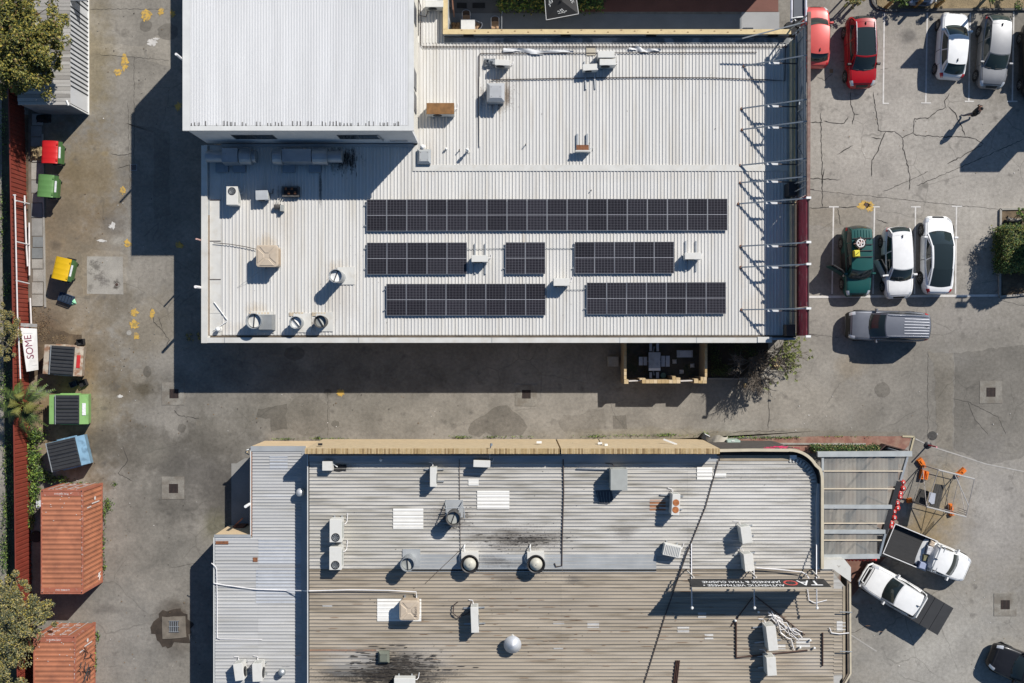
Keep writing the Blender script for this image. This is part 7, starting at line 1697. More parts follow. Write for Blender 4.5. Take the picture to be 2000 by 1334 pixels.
def wheelie(px, py, rz, label, lid_m, name='wheeled_bin', W_=1.30, D_=.92, h=1.18, plate=True, gcol=(.055, .13, .04)):
    """large four wheeled bin; local +x is the front with the plate."""
    q = P(px, py, h); t = thing(name, label, 'wheeled bin', (q.x, q.y, 0), math.radians(rz), 'large wheeled bins'); g = mat('bin_green', gcol, .55, 0, .1, 3, obj=True)
    w, d = W_ / 2, D_ / 2
    b = MB(); i = [b.pt((x, y_, z)) for z, sx, sy in ((.18, .80, .82), (h - .08, 1, 1)) for x, y_ in ((-d * sx, -w * sy), (d * sx, -w * sy), (d * sx, w * sy), (-d * sx, w * sy))]
    for f_ in ((3, 2, 1, 0), (4, 5, 6, 7), (0, 1, 5, 4), (1, 2, 6, 5), (2, 3, 7, 6), (3, 0, 4, 7)): b.face(*[i[k] for k in f_])
    b.build('body', g, t, False)
    b = MB(); b.box(d - .01, d + .16, -w, w, h - .22, h - .06, .03, .0); b.build('front_lip', g, t, False)
    b = MB()
    def ld(u, v): x = -d - .05 + (D_ + .02) * u; return (x, -w - .02 + (W_ + .04) * v, h - .03 + .11 * math.sin(math.pi * min(1, max(0, u))) ** .6 + .004 * math.cos(v * math.pi * 8))
    b.grid(ld, 12, 12); i0 = len(b.v); b.box(-d - .05, d - .03, -w - .02, w + .02, h - .07, h - .029); b.build('lid', lid_m, t, False)
    for s in (-1, 1):
        b = MB(); b.box(d - .10, d - .02, s * w * .72 - .06, s * w * .72 + .06, h + .0, h + .05); b.build('lid_handle', lid_m, t, False)
        b = MB(); b.box(d * .2, d + .10, min(s * w, s * (w + .09)), max(s * w, s * (w + .09)), h - .35, h - .15); b.build('lift_trunnion', BLACK, t, False)
        for e in (-1, 1): b = MB(); b.tube([(e * d * .66, s * w * .7 - .03, .09), (e * d * .66, s * w * .7 + .03, .09)], .09, 10); b.build('wheel', BLACK, t, False)
    if plate: b = MB(); b.box(d + .02, d + .135, -w * .52, w * .52, h - .06, h - .048); b.build('label_plate', mat('plate_white'), t, False) if False else b.build('label_plate', MATS['plate_white'], t, False)
    return t
wheelie(98, 297, -2, 'green wheeled bin with a bright red lid near the shed', mat('lid_red', (.50, .012, .012), .45, 0, .06, 3))
wheelie(90, 363, -4, 'all green wheeled bin on the slab path', mat('lid_green', (.10, .22, .065), .5, 0, .06, 3))
wheelie(121, 525, -13, 'green wheeled bin with a bright yellow lid', mat('lid_yellow', (.62, .38, .006), .45, 0, .05, 3))
def crate(px, py, rz, w, d, h, m, label, fill=None, cat_='crate', grp=None):
    q = P(px, py); t = thing('plastic_crate', label, cat_, q, math.radians(rz), grp)
    b = MB(); b.box(-w / 2, w / 2, -d / 2, d / 2, 0, .03); b.build('base', m, t, False)
    for x0_, x1_, y0_, y1_ in ((-w / 2, w / 2, -d / 2, -d / 2 + .02), (-w / 2, w / 2, d / 2 - .02, d / 2), (-w / 2, -w / 2 + .02, -d / 2 + .02, d / 2 - .02), (w / 2 - .02, w / 2, -d / 2 + .02, d / 2 - .02)):
        for k in range(4): b = MB(); z = .03 + (h - .03) * k / 4; b.box(x0_, x1_, y0_, y1_, z + .005, z + (h - .03) / 4 * .72); b.build('slat', m, t, False)
    if fill: b = MB(); [b.box(-w / 2 + .04 + (w - .08) * k / 4, -w / 2 + .04 + (w - .08) * (k + .8) / 4, -d / 2 + .04, d / 2 - .04, .03, h * .8) for k in range(4)]; b.build('contents', fill, t, False)
    return t
crate(160, 668, 6, .42, .36, .30, BLACK, 'black milk crate behind the rusty cream skip bin')
crate(165, 748, 22, .42, .40, .30, BLACK, 'black milk crate in front of the green skip bin, open side up')
crate(146, 750, 24, .42, .34, .26, mat('crate_navy', (.02, .03, .06), .5), 'dark blue crate tucked in beside the black milk crate')
crate(132, 583, -20, .82, .52, .34, mat('crate_blue', (.018, .040, .085), .55, 0, .15, 6), 'blue slatted crate with green rubbish near the yellow lidded bin', mat('crate_blue_d', (.02, .035, .06), .6))
crumple('green_bag', 144, 590, 0, .3, .32, .16, mat('mint_bag', (.25, .55, .35), .5), 'small mint green bag spilling from the blue crate', 'bag', 12, .4)
crumple('white_bag', 76, 985, 0, .3, .5, .2, mat('grey_white_bag', (.45, .47, .50), .5), 'pale plastic bag between the container and the fence', 'bag', 14)
for k, (px, py, lab) in enumerate([(72, 1047, 'old tyre lying between the container and the fence'),]):
    t = thing('old_tyre', lab, 'tyre', P(px, py)); b = MB(); b.lathe((0, 0, 0), [(.19, .03), (.33, .0), (.36, .10), (.33, .2), (.19, .17)], 24); b.build('tread', TYRE, t, False); b = MB(); b.lathe((0, 0, 0), [(.185, .02), (.18, .06), (.02, .07)], 16); b.build('rim', TRIM, t, False)
crumple('palm_litter', 74, 300, .03, .9, .9, .35, mat('dead_frond', (.22, .165, .09), .9, 0, .3, 8), 'heap of dead leaves behind the red lidded bin', 'leaf heap', 15)

# ------------------------------------------------------------------ plants
def leafm(n_, c, tr=.25):
    m = mat(n_, c, .55, 0, .25, 3, spec=.35)
    b = m.node_tree.nodes['Principled BSDF']; b.inputs['Transmission Weight'].default_value = 0; b.inputs['Subsurface Weight'].default_value = 0
    return m
LO = [leafm('leaf_olive_dark', (0.075, 0.088, 0.02)), leafm('leaf_olive', (0.175, 0.17, 0.036)), leafm('leaf_gold', (0.31, 0.25, 0.045)), leafm('leaf_deep', (0.029, 0.043, 0.014)), leafm('leaf_brown', (0.145, 0.094, 0.036))]
LG_ = [leafm('leaf_green_dark', (0.032, 0.065, 0.017)), leafm('leaf_green', (0.080, 0.145, 0.029)), leafm('leaf_lime', (0.189, 0.275, 0.043)), leafm('leaf_deep'  , (0.029, 0.043, 0.014))]
LGY = [leafm('leaf_grey_green', (0.145, 0.152, 0.070)), leafm('leaf_grey_dark', (0.065, 0.072, 0.041)), leafm('leaf_straw', (0.33, 0.27, 0.11)), leafm('leaf_gold', (0.31, 0.25, 0.045))]
BARK = mat('bark', (.14, .10, .07), .9, 0, .3, 5); BARKF = mat('frangipani_bark', (.15, .125, .10), .9, 0, .25, 6)
BARKG = mat('bark_grey', (.26, .235, .20), .9, 0, .25, 6)
def leaves(b, c, r, n, s, rr, nm, asp=.45, shell=.55, wts=None):
    c = Vector(c); r = Vector(r)
    for _ in range(n):
        while True:
            v = Vector((rr.uniform(-1, 1), rr.uniform(-1, 1), rr.uniform(-1, 1)))
            if shell ** 2 * rr.random() < v.length_squared <= 1: break
        p = c + Vector((v.x * r.x, v.y * r.y, v.z * r.z))
        d = Vector((rr.uniform(-1, 1), rr.uniform(-1, 1), rr.uniform(-.6, .5))).normalized(); u = d.cross(Vector((rr.uniform(-.6, .6), rr.uniform(-.6, .6), 1))).normalized()
        ln = s * rr.uniform(.6, 1.3); w = ln * asp; b.mi = rr.choices(range(nm), wts)[0] if wts else rr.randrange(nm)
        dn = d.cross(u).normalized() * (ln * .12)
        i = [b.pt(q) for q in (p - d * ln * .5, p + u * w * .5 + dn, p + d * ln * .5, p - u * w * .5 + dn)]; b.face(*i)
def crown(t, name, blobs, per, s, mats_, seed, wts=None, asp=.45):
    rr = random.Random(seed); b = MB()
    for (px, py, z, rad, rz) in blobs:
        p = P(px, py, z); nn_ = int(per * rad * rad)
        nc_ = max(7, int(rad * rad * 15))
        for _ in range(nc_):   # clumps within the lobe give gaps and depth
            v = Vector((rr.gauss(0, .5), rr.gauss(0, .5), rr.gauss(0.1, .5))); q = p + Vector((v.x * rad, v.y * rad, v.z * rz)); k = rad * rr.uniform(.22, .42)
            leaves(b, q, (k, k, k * .7), max(8, int(nn_ * 1.35 / nc_)), s, rr, len(mats_), asp, .4, wts)
    return b.build(name, mats_, t)
def limbs(t, base, tips, r0, m, seed, name='trunk'):
    rr = random.Random(seed); b = MB(); base = Vector(base); fork = base + Vector((0, 0, min(v[2] for v in [P(*q) for q in tips]) * .45))
    b.tube([base, base.lerp(fork, .5) + Vector((rr.uniform(-.1, .1), rr.uniform(-.1, .1), 0)), fork], r0, 8, r0 * .75); b.build(name, m, t)
    for q in tips:
        e = P(*q); b = MB(); mid = fork.lerp(e, .5) + Vector((rr.uniform(-.3, .3), rr.uniform(-.3, .3), .25)); b.tube([fork, mid, e], r0 * .55, 6, r0 * .14)
        for _ in range(5): e2 = e + Vector((rr.uniform(-.8, .8), rr.uniform(-.8, .8), rr.uniform(-.2, .5))); b.tube([mid.lerp(e, .5), e2], r0 * .16, 4, r0 * .05)
        b.build('branch', m, t)
t = thing('tree', 'large olive and gold leaved tree over the plank shed', 'tree', P(62, 120))
TIPS = [(15, 20, 5.2), (70, 20, 5), (95, 75, 4.6), (40, 95, 5.3), (85, 120, 4.2), (20, 150, 4.4), (50, 165, 4), (-20, 80, 5)]
limbs(t, P(58, 110), TIPS, .22, BARK, 2)
crown(t, 'crown', [(10, 10, 5.3, 1.5, 1.0), (30, 40, 5.0, 1.2, .8), (5, 40, 5.2, 1.2, .9), (70, 80, 4.6, 1.1, .8), (30, 130, 4.5, 1.1, .8), (45, 5, 5.0, 1.0, .8), (20, 70, 5.3, 1.5, 1.0), (55, 60, 5.0, 1.0, .8), (88, 42, 4.6, 1.0, .8), (106, 72, 4.4, .9, .7), (75, 95, 4.6, 1.2, .8), (40, 110, 4.8, 1.3, .9), (100, 108, 4.0, .7, .6), (60, 140, 4.2, 1.0, .8), (22, 150, 4.2, 1.1, .8), (85, 135, 3.8, .7, .6), (8, 120, 5.0, 1.2, .9), (50, 163, 3.6, .8, .5), (15, 172, 3.8, .7, .5), (95, 148, 3.5, .4, .3)], 800, .18, LO, 5, (3, 5, 3, 2, 1))
t = thing('tree', 'grey green scrubby tree over the red fence in the bottom corner', 'tree', P(30, 1200))
limbs(t, P(40, 1195), [(20, 1150, 3.2), (70, 1190, 3), (60, 1220, 2.9), (15, 1250, 3.2), (30, 1200, 3.6)], .16, BARKG, 3)
crown(t, 'crown', [(12, 1140, 2.9, 1.0, .7), (40, 1150, 2.6, .7, .5), (30, 1195, 3.3, 1.3, .8), (72, 1190, 2.9, .8, .6), (85, 1215, 2.7, .6, .5), (55, 1225, 3.0, .9, .6), (15, 1240, 3.2, 1.2, .8), (25, 1290, 3.0, 1.2, .8), (15, 1325, 2.8, 1.0, .7), (45, 1265, 2.6, .6, .5), (60, 1200, 2.7, .8, .6), (10, 1180, 3.0, 1.0, .7)], 1000, .14, LGY, 6, (5, 4, 3, 2))
t = thing('shrub', 'straw green feathery shrub spilling over the fence beside the SOME board', 'shrub', P(15, 655))
limbs(t, P(12, 660), [(10, 620, 1.9), (32, 640, 1.9), (20, 680, 1.8)], .06, BARKG, 4)
crown(t, 'foliage', [(8, 625, 2.0, .6, .4), (26, 635, 2.1, .6, .35), (12, 655, 2.0, .65, .45), (32, 652, 1.9, .45, .3), (14, 690, 1.8, .5, .4), (4, 605, 1.8, .4, .3)], 1500, .11, LGY, 7, (3, 3, 4, 2), .3)
# palm: every frond an object of its own
t = thing('palm_tree', 'small palm with spreading fronds over the red fence beside the green skip bin', 'palm', P(52, 795))
b = MB(); b.tube([P(52, 795), P(50, 794, .8), P(48, 792, 1.6)], .16, 10, .13); b.build('trunk', BARK, t)
PF = [leafm('frond_green', (.085, .125, .028)), leafm('frond_dark', (.036, .058, .018)), leafm('frond_yellow', (.13, .13, .03))]
rr = random.Random(21); hub = P(48, 790, 1.75)
for k in range(17):
    a_ = 2 * math.pi * k / 17 + rr.uniform(-.15, .15); ln = rr.uniform(1.55, 2.0) if k % 4 else rr.uniform(.8, 1.1); lift = rr.uniform(.15, .55) if k % 4 else .9; b = MB(); b.mi = 2 if k % 4 == 0 else 0
    C = [hub + Vector((math.cos(a_) * ln * u, math.sin(a_) * ln * u, lift * math.sin(u * 2.6) - u * u * .55)) for u in [q / 10 for q in range(11)]]
    b.tube(C, .022, 4, .006)
    for q in range(2, 11):
        for e in (0, .5):
            if q == 10 and e: continue
            c0 = C[q].lerp(C[min(q + 1, 10)], e); d = (C[min(q, 9) + 1] - C[min(q, 9)]).normalized(); n_ = d.cross(Vector((0, 0, 1))).normalized(); lf = .33 * math.sin(min(1, (q + e) / 9.5) * 2.7 + .25)
            for s in (-1, 1):
                tip = c0 + (n_ * s * .86 + d * .5).normalized() * max(.1, lf) + Vector((0, 0, -.07 * rr.random())); w = d * .046; b.mi = 1 if (q < 5 or rr.random() < .3) and k % 4 else 2 if k % 4 == 0 else 0
                i = [b.pt(v) for v in (c0 - w, c0 + w, tip + w * .2, tip - w * .2)]; b.face(*(i if s > 0 else i[::-1]))
    b.build('frond', PF, t)
def hedge_box(t, px0, py0, px1, py1, h, n, s, mats_, seed, wts=None, jit=.08):
    a, c = P(px0, py1, h), P(px1, py0, h); rr = random.Random(seed); b = MB()
    core = MB(); core.box(a.x + .16, c.x - .16, a.y + .14, c.y - .14, .05, h - .22, .1, .06); core.build('inner_box', mats_[-1], t)  # plain inner box standing in for the dark, shaded inside of the hedge
    for _ in range(n):
        x, y, z = rr.uniform(a.x, c.x), rr.uniform(a.y, c.y), rr.uniform(.1, h); k = rr.random()
        if k < .5: z = h + .10 * math.sin(x * 5 + seed) * math.sin(y * 4)
        elif k < .7: x = rr.choice((a.x, c.x))
        else: y = rr.choice((a.y, c.y))
        p = Vector((x + rr.gauss(0, jit), y + rr.gauss(0, jit), z + rr.gauss(0, jit))); b_c = Vector(((a.x + c.x) / 2, (a.y + c.y) / 2, 0))
        leaves(b, p, (.04, .04, .04), 1, s, rr, len(mats_), .5, 0, wts)
    return b.build('foliage', mats_, t)
def weeds(name, spots, s, mats_, seed, label, h=.25, asp=.45, dens=1.0):
    rr = random.Random(seed); b = MB()
    for px, py, rx, ry, n in spots:
        for _ in range(int(n * dens)):
            p = P(px + rr.gauss(0, rx * .5), py + rr.gauss(0, ry * .5)); leaves(b, p + Vector((0, 0, rr.uniform(.03, h))), (.03, .03, .03), 1, s, rr, len(mats_), asp, 0)
    return stuff(b.build(name, mats_), label)
weeds('vines', [(75, 850, 16, 14, 260), (70, 895, 14, 22, 460), (75, 925, 22, 14, 420), (70, 960, 10, 22, 360), (66, 1000, 5, 30, 160), (62, 860, 6, 40, 200), (108, 935, 26, 6, 160)], .17, LG_, 3, 'leafy green vines between the red fence and the skip bins', .45)
weeds('weeds', [(212, 985, 8, 14, 130), (206, 1000, 3, 20, 60), (204, 1060, 3, 40, 60), (205, 1110, 3, 14, 30), (150, 944, 26, 3, 70), (192, 1240, 6, 10, 50), (188, 1290, 3, 40, 60), (225, 945, 6, 4, 20)], .12, LG_, 4, 'weeds round the feet of the shipping containers', .18)
weeds('weeds', [(560, 857, 26, 2, 70), (640, 856, 60, 1.2, 60), (620, 855, 8, 3, 40), (900, 853, 20, 2.5, 90), (960, 853, 14, 2, 40), (1010, 852, 50, 1.5, 40), (1160, 852, 26, 2.5, 70), (1250, 850, 90, 2, 130), (1300, 849, 20, 3, 80), (1376, 848, 8, 4, 60), (1440, 853, 30, 2, 60), (1500, 854, 50, 2.5, 170), (1545, 854, 20, 2.5, 60), (1640, 852, 60, 1.2, 40)], .09, LG_, 5, 'line of weeds along the foot of the tan wall and pink pavement', .14)
weeds('weeds', [(8, 250, 8, 60, 150), (10, 420, 8, 80, 200), (16, 560, 8, 30, 120), (10, 760, 12, 60, 400), (18, 900, 10, 60, 500), (16, 1000, 10, 40, 400), (12, 1080, 10, 40, 400), (30, 950, 6, 60, 160)], .13, LG_ + LGY[:1], 6, 'weeds behind the red fence', .3)
weeds('dead_leaves', [(80, 640, 22, 26, 300), (60, 250, 4, 60, 80), (64, 610, 8, 12, 120), (110, 660, 30, 8, 120), (95, 620, 4, 30, 60), (66, 400, 3, 80, 60)], .07, [mat('litter_brown', (.16, .095, .045), .9), mat('litter_dark', (.06, .04, .025), .9), mat('litter_straw', (.26, .19, .10), .9)], 8, 'drift of dead leaves and bark beside the fence', .04)
t = thing('moss_clump', 'flat dry tuft growing in the shadow by the white building corner', 'tuft', P(380, 655)); crown(t, 'foliage', [(380, 655, .08, .38, .1)], 1500, .09, LGY, 9)

# ------------------------------------------------------------------ walled bin yard below the shop
HW = 1.68
E = thing('bin_yard_wall', 'low cream brick yard wall with piers and two white gates south of the shop', 'wall', P(1296, 745))
BT = [BRICKC, MATS['cream_brick_b'], mat('cream_brick_d', (.55, .43, .27), .85, 0, .1, 8)]
def bwall(px0, py0, px1, py1, z1=HW, z0=0):
    """brick wall whose top fills the photo rectangle, capped by single bricks."""
    a, c = P(px0, py1, z1), P(px1, py0, z1); b = MB(); b.box(a.x, c.x, a.y, c.y, z0, z1 - .08); b.build('wall', mat('yard_brick', (.36, .27, .17), .85, 0, .1, 3, fine=.08), E)
    nc = int((z1 - z0 - .1) / .086); b = MB()
    for k in range(nc): b.box(a.x - .008, c.x + .008, a.y - .008, c.y + .008, z0 + .01 + k * .086, z0 + .01 + k * .086 + .07)
    stuff(b.build('brick_course', MATS['yard_brick'], E))
    lx, ly = c.x - a.x, c.y - a.y; n = max(1, round(max(lx, ly) / .235))
    for k in range(n):
        b = MB(); g = .006
        if lx > ly: b.box(a.x + lx * k / n + g, a.x + lx * (k + 1) / n - g, a.y - .006, c.y + .006, z1 - .08, z1 + .004 * (k % 3))
        else: b.box(a.x - .006, c.x + .006, a.y + ly * k / n + g, a.y + ly * (k + 1) / n - g, z1 - .08, z1 + .004 * (k % 3))
        b.build('brick', BT[RN.choice((0, 0, 1, 2, 2))], E)
bwall(1219, 664, 1223.5, 741); bwall(1377, 664, 1381, 736)
bwall(1219, 741.5, 1227.5, 749.5); bwall(1254, 742, 1329, 748.5); bwall(1249, 739, 1261, 741.6); bwall(1313, 735, 1320, 741.5); bwall(1320.5, 738, 1329, 741.6)
bwall(1356, 740, 1363.5, 748.5); bwall(1364, 743.5, 1380.5, 748.5); bwall(1368.5, 736.5, 1380.5, 743)
for x0_, x1_ in ((1228, 1252), (1329.5, 1354)):
    b = MB(); a, c = P(x0_, 744.5, 1.6), P(x1_, 743.5, 1.6); b.bar((a.x, a.y, .85), (c.x, c.y, .85), .05, 1.45); b.build('gate', mat('gate_white', (.60, .56, .52), .6), E)
flat('yard_floor', wob(xy([(1212, 655), (1376, 655), (1376, 740), (1216, 742)]), .01, 2), .018, mat('yard_floor', (.075, .068, .055), .95, 0, .3, 1.5, fine=.3, dirt=(1.5, .5, .65, .7), dirt_col=(.035, .045, .018)), 'dirty mossy floor of the walled yard')
weeds('moss', [(1235, 705, 14, 20, 160), (1260, 725, 20, 8, 80), (1345, 728, 20, 6, 100), (1340, 715, 10, 8, 40), (1230, 725, 12, 10, 80)], .07, [leafm('moss_green', (0.043, 0.072, 0.014)), leafm('moss_dark', (0.029, 0.043, 0.014))], 10, 'moss on the yard floor', .04)
T_ = mat('table_grey', (.34, .36, .38), .6, .1, .12, 3, dirt=(4, .5, .7, .5), dirt_col=(.16, .16, .16)); TP_ = mat('seat_slat_grey', (.42, .44, .47), .55, .1, .08, 3)
t = thing('picnic_table', 'grey metal table with four slatted seats inside the walled yard', 'table', P(1272, 706))
b = B2(1267, 688, 1290, 724, .72, .80); b.build('table_top', T_, t)
b = B2(1267, 719, 1290, 724, .80, .806); b.build('end_strip', WHITE, t)
b = MB(); p = P(1272, 706, 0); b.box(p.x - .16, p.x + .16, p.y - .35, p.y + .35, 0, .72); b.build('pedestal', GREYP, t)
for nm, rects in (('north', ((1268.5, 668, 1273.5, 686), (1282, 668, 1287, 686))), ('south', ((1268.5, 727, 1273.5, 739), (1281.5, 727, 1287, 739))), ('west', ((1248, 697, 1255.5, 713.5), (1257, 697, 1264, 713.5))), ('east', ((1291.5, 695, 1299, 716), (1300.5, 695, 1308, 716)))):
    s0 = B2(*rects[0], .40, .45).build('seat_slat', TP_, t); B2(*rects[1], .40, .45).build('seat_slat', TP_, t)
    r = rects[0] + rects[1]; cx, cy = (r[0] + r[6]) / 2, (r[1] + r[3]) / 2; b = MB(); b.bar(P(1272, 706, .2), P(cx, cy, .36), .08, .06); b.build('seat_arm', GREYP, t)
t = thing('metal_bench', 'flat blue grey bench by itself in the walled yard', 'bench', P(1337, 692)); B2(1322, 684, 1353, 698, .42, .47).build('seat', T_, t); B2(1328, 685.5, 1350, 697.5, .471, .482).build('seat_panel', TP_, t)
for x_ in (1327, 1347): b = MB(); p = P(x_, 692, 0); b.box(p.x - .04, p.x + .04, p.y - .18, p.y + .18, 0, .42); b.build('leg', GREYP, t)
t = thing('concrete_block', 'square pale block standing against the outside of the yard wall', 'block', P(1197, 706)); B2(1188, 696.5, 1208, 716, 0, .5).build('block', CONC, t)
t = thing('bucket', 'small grey green bucket lid near the yard gate', 'bucket', P(1294, 733)); b = MB(); b.lathe((0, 0, 0), [(.14, 0), (.17, .28), (.15, .29)], 14); b.build('body', mat('bucket_green', (.14, .22, .16), .6), t, False)
for k, (px, py, lab) in enumerate([(1317, 706, 'pale crumpled paper beside the table in the walled yard'), (1352, 714, 'round pale paper scrap on the east side of the walled yard'), (1331, 726, 'small white scrap near the south gate of the walled yard')]): crumple('paper', px, py, .02, .25, .25, .12, mat('paper', (.65, .63, .6)), lab, 'paper'  , 40 + k)
# garden bed and frangipani
flat('garden_bed', wob(xy([(1382, 655), (1500, 655), (1500, 715), (1480, 737), (1382, 738)]), .02, 5), .03, mat('dark_soil', (.035, .028, .02), .95, 0, .3, 2), 'dark garden bed beside the walled yard')
kerb('kerb', [(1382, 739.5), (1440, 740), (1490, 738)], .09, .08, CONC)
weeds('undergrowth', [(1395, 700, 12, 26, 220), (1415, 722, 16, 10, 220), (1400, 726, 14, 8, 160), (1465, 690, 16, 14, 160), (1440, 680, 20, 12, 120), (1390, 680, 8, 10, 60)], .11, [leafm('under_green', (0.051, 0.087, 0.020)), leafm('under_dark', (0.022, 0.035, 0.012))], 12, 'low green undergrowth in the dark garden bed', .5)
t = thing('frangipani_tree', 'almost bare frangipani with fanning grey branches below the shop corner', 'tree', P(1462, 700))
rr = random.Random(33); b0 = P(1466, 700)
b = MB(); b.tube([b0, b0 + Vector((0, 0, .5))], .12, 8, .10); b.build('trunk', BARKG, t)
tips = []
def branch(b, p, d, ln, r, depth):
    q = p + d * ln; m_ = p.lerp(q, .5) + Vector((rr.uniform(-.03, .03), rr.uniform(-.03, .03), .03)); b.tube([p, m_, q], r, 5, r * .72)
    if depth == 0 or r < .008: tips.append((q, d)); return
    for k in range(rr.choice((2, 2, 3))):
        a_ = rr.uniform(0, 6.28); v = Vector((math.cos(a_), math.sin(a_), rr.uniform(-.25, .35))); nd = (d + v * rr.uniform(.35, .75)).normalized(); nd.z = max(nd.z, .02); branch(b, q, nd.normalized(), ln * rr.uniform(.72, .95), r * .74, depth - 1)
for k, (az, el, ln) in enumerate([(-5, 26, 1.0), (-22, 20, 1.05), (12, 24, .95), (-38, 30, .9), (-58, 26, .8), (-80, 30, .75), (-105, 35, .62), (-130, 40, .75), (-118, 22, .85), (-95, 20, .8), (-150, 30, .75), (-70, 18, .85), (30, 34, .8), (-12, 48, .85), (-45, 55, .7), (-165, 55, .5), (60, 55, .4)]):
    b = MB(); a_, e_ = math.radians(az), math.radians(el); d = Vector((math.cos(a_) * math.cos(e_), math.sin(a_) * math.cos(e_), math.sin(e_))); branch(b, b0 + Vector((0, 0, .42)), d, ln * .74, .044, 5); b.build('branch', BARKF, t)
lb = MB()
for q, d in tips:
    if q.x > P(1510, 0).x and rr.random() < .30 or (q.x > P(1480, 0).x and rr.random() < .06):
        for k in range(6): a_ = k * 1.05 + rr.random(); v = (Vector((math.cos(a_), math.sin(a_), .35)) + d * .6).normalized(); s_ = v.cross(Vector((0, 0, 1))).normalized() * .032; lb.mi = rr.choice((0, 0, 1)); ln = rr.uniform(.10, .19); i = [lb.pt(x) for x in (q, q + v * ln * .5 + s_, q + v * ln, q + v * ln * .5 - s_)]; lb.face(*i)
lb.build('leaves', [leafm('frangi_lime', (.16, .175, .05)), leafm('frangi_green', (.085, .105, .03))], t)
crumple('fallen_palm_bract', 1515, 710, .02, .55, .7, .2, mat('cream_bract', (.58, .44, .24), .8), 'cream scrap of cardboard under the frangipani branches', 'cardboard', 50)
crumple('fallen_bract', 1456, 753, .02, .25, .3, .1, MATS['cream_bract'], 'small cream scrap in the branch shadows', 'cardboard', 51)

# ------------------------------------------------------------------ north courtyard furniture and planting
def cchair(px, py, rz, label, h=.45):
    q = P(px, py, h); t = thing('cafe_chair', label, 'chair', (q.x, q.y, 0), math.radians(rz), 'courtyard cafe chairs'); SE = mat('chair_tan', (.36, .22, .12), .7, 0, .1, 6); BK_ = mat('chair_brown', (.035, .022, .018), .7); TB = mat('chair_tube', (.52, .53, .55), .3, .7)
    b = MB(); b.box(-.22, .22, -.24, .2, h - .04, h); b.build('seat', SE, t, False)
    b = MB(); b.grid(lambda u, v: (-.2 + .4 * u, .22 + .10 * v - .06 * abs(2 * u - 1) ** 2, h + .02 + .38 * v), 6, 5); b.grid(lambda u, v: (.2 - .4 * u, .245 + .10 * v - .06 * abs(2 * u - 1) ** 2, h + .02 + .38 * v), 6, 5); b.build('backrest', BK_, t, False)
    b = MB(); b.tube([(-.24, -.2, h + .18), (-.24, .08, h + .22)] + [(.24 * math.sin(a_), .22 + .16 * math.cos(a_), h + .38) for a_ in [-1.5 + .3 * k for k in range(11)]] + [(.24, .08, h + .22), (.24, -.2, h + .18)], .016, 6); b.build('arm_frame', TB, t, False)
    for sx in (-1, 1):
        for sy in (-1, 1): b = MB(); b.tube([(sx * .23, sy * .2, 0), (sx * .22, sy * .19, h)], .015, 6); b.build('leg', TB, t, False)
    return t
def ctable(px, py, w, d, m, label, h=.74):
    q = P(px, py, h); t = thing('cafe_table', label, 'table', (q.x, q.y, 0)); b = MB(); b.box(-w / 2, w / 2, -d / 2, d / 2, h - .035, h); b.build('table_top', m, t, False)
    b = MB(); b.tube([(0, 0, .03), (0, 0, h - .035)], .035, 8); b.build('pedestal', BLACK, t, False); b = MB(); b.box(-.22, .22, -.22, .22, 0, .03); b.build('foot', BLACK, t, False)
cchair(911, 36, 0, 'cafe chair with a steel hoop back behind the white table')
ctable(914, 48, .84, .62, mat('table_white', (.60, .60, .58), .5), 'square white cafe table against the courtyard wall')
cchair(930, 51, -120, 'cafe chair turned sideways beside the white table')
cchair(967, 48, 0, 'tan seated cafe chair standing alone by a steel rail')
b = MB(); b.tube([P(981, 22, .9), P(980, 30, .9), P(980, 58, .9)], .02, 6); b.tube([P(980, 30), P(980, 30, .9)], .02, 6); o = b.build('hand_rail', GALV, loc=P(980, 40)); tag(o, 'thin steel rail beside the tan cafe chair', 'rail')
t = thing('notice_board', 'white and dark striped signboard leaning on the courtyard wall', 'sign', P(876, 30)); b = MB(); b.bar(P(875, 5, .9), P(876, 56, .9), .05, 1.2); b.build('board', mat('board_dark', (.05, .055, .07), .6), t)
for y0_, y1_ in ((17, 43), (4, 8), (48, 50)): b = MB(); b.bar(P(877.5, y0_, 1.0), P(877.8, y1_, 1.0), .03, .9); b.build('panel', WHITE, t)
t = thing('timber_screen', 'narrow brown timber screen at the courtyard corner', 'screen', P(885, 10)); b = MB(); b.bar(P(883, -20, 1.3), P(886, 26, 1.3), .06, 1.2); b.build('board', mat('timber_brown', (.16, .075, .045), .8, 0, .2, 4), t)
crumple('tan_bag', 890, 53, .02, .5, .55, .45, mat('bag_kraft', (.33, .20, .10), .8, 0, .2, 6), 'tan bag with a white top in the courtyard corner', 'bag', 60)
for k, px in enumerate((902, 935)): t = thing('floor_mat', 'dark mat on the courtyard floor, %s of two' % ('the smaller' if k == 0 else 'the larger'), 'mat', P(px, 11)); b = MB(); b.box(-.3 - .08 * k, .3 + .08 * k, -.16, .16, .03, .045); b.build('mat', DARK, t, False)
t = thing('hedge', 'clipped green hedge across the courtyard beside the black parasol', 'hedge', P(1075, 0))
hedge_box(t, 978, -22, 1172, 12, .95, 2600, .17, [LG_[0], LG_[1], LO[2], LG_[2], LG_[3]], 11, (4, 5, 3, 2, 2), .12); b = MB(); [b.tube([P(990 + k * 30, -2), P(990 + k * 30, -2, .9)], .03, 5) for k in range(6)]; b.build('stems', BARK, t)
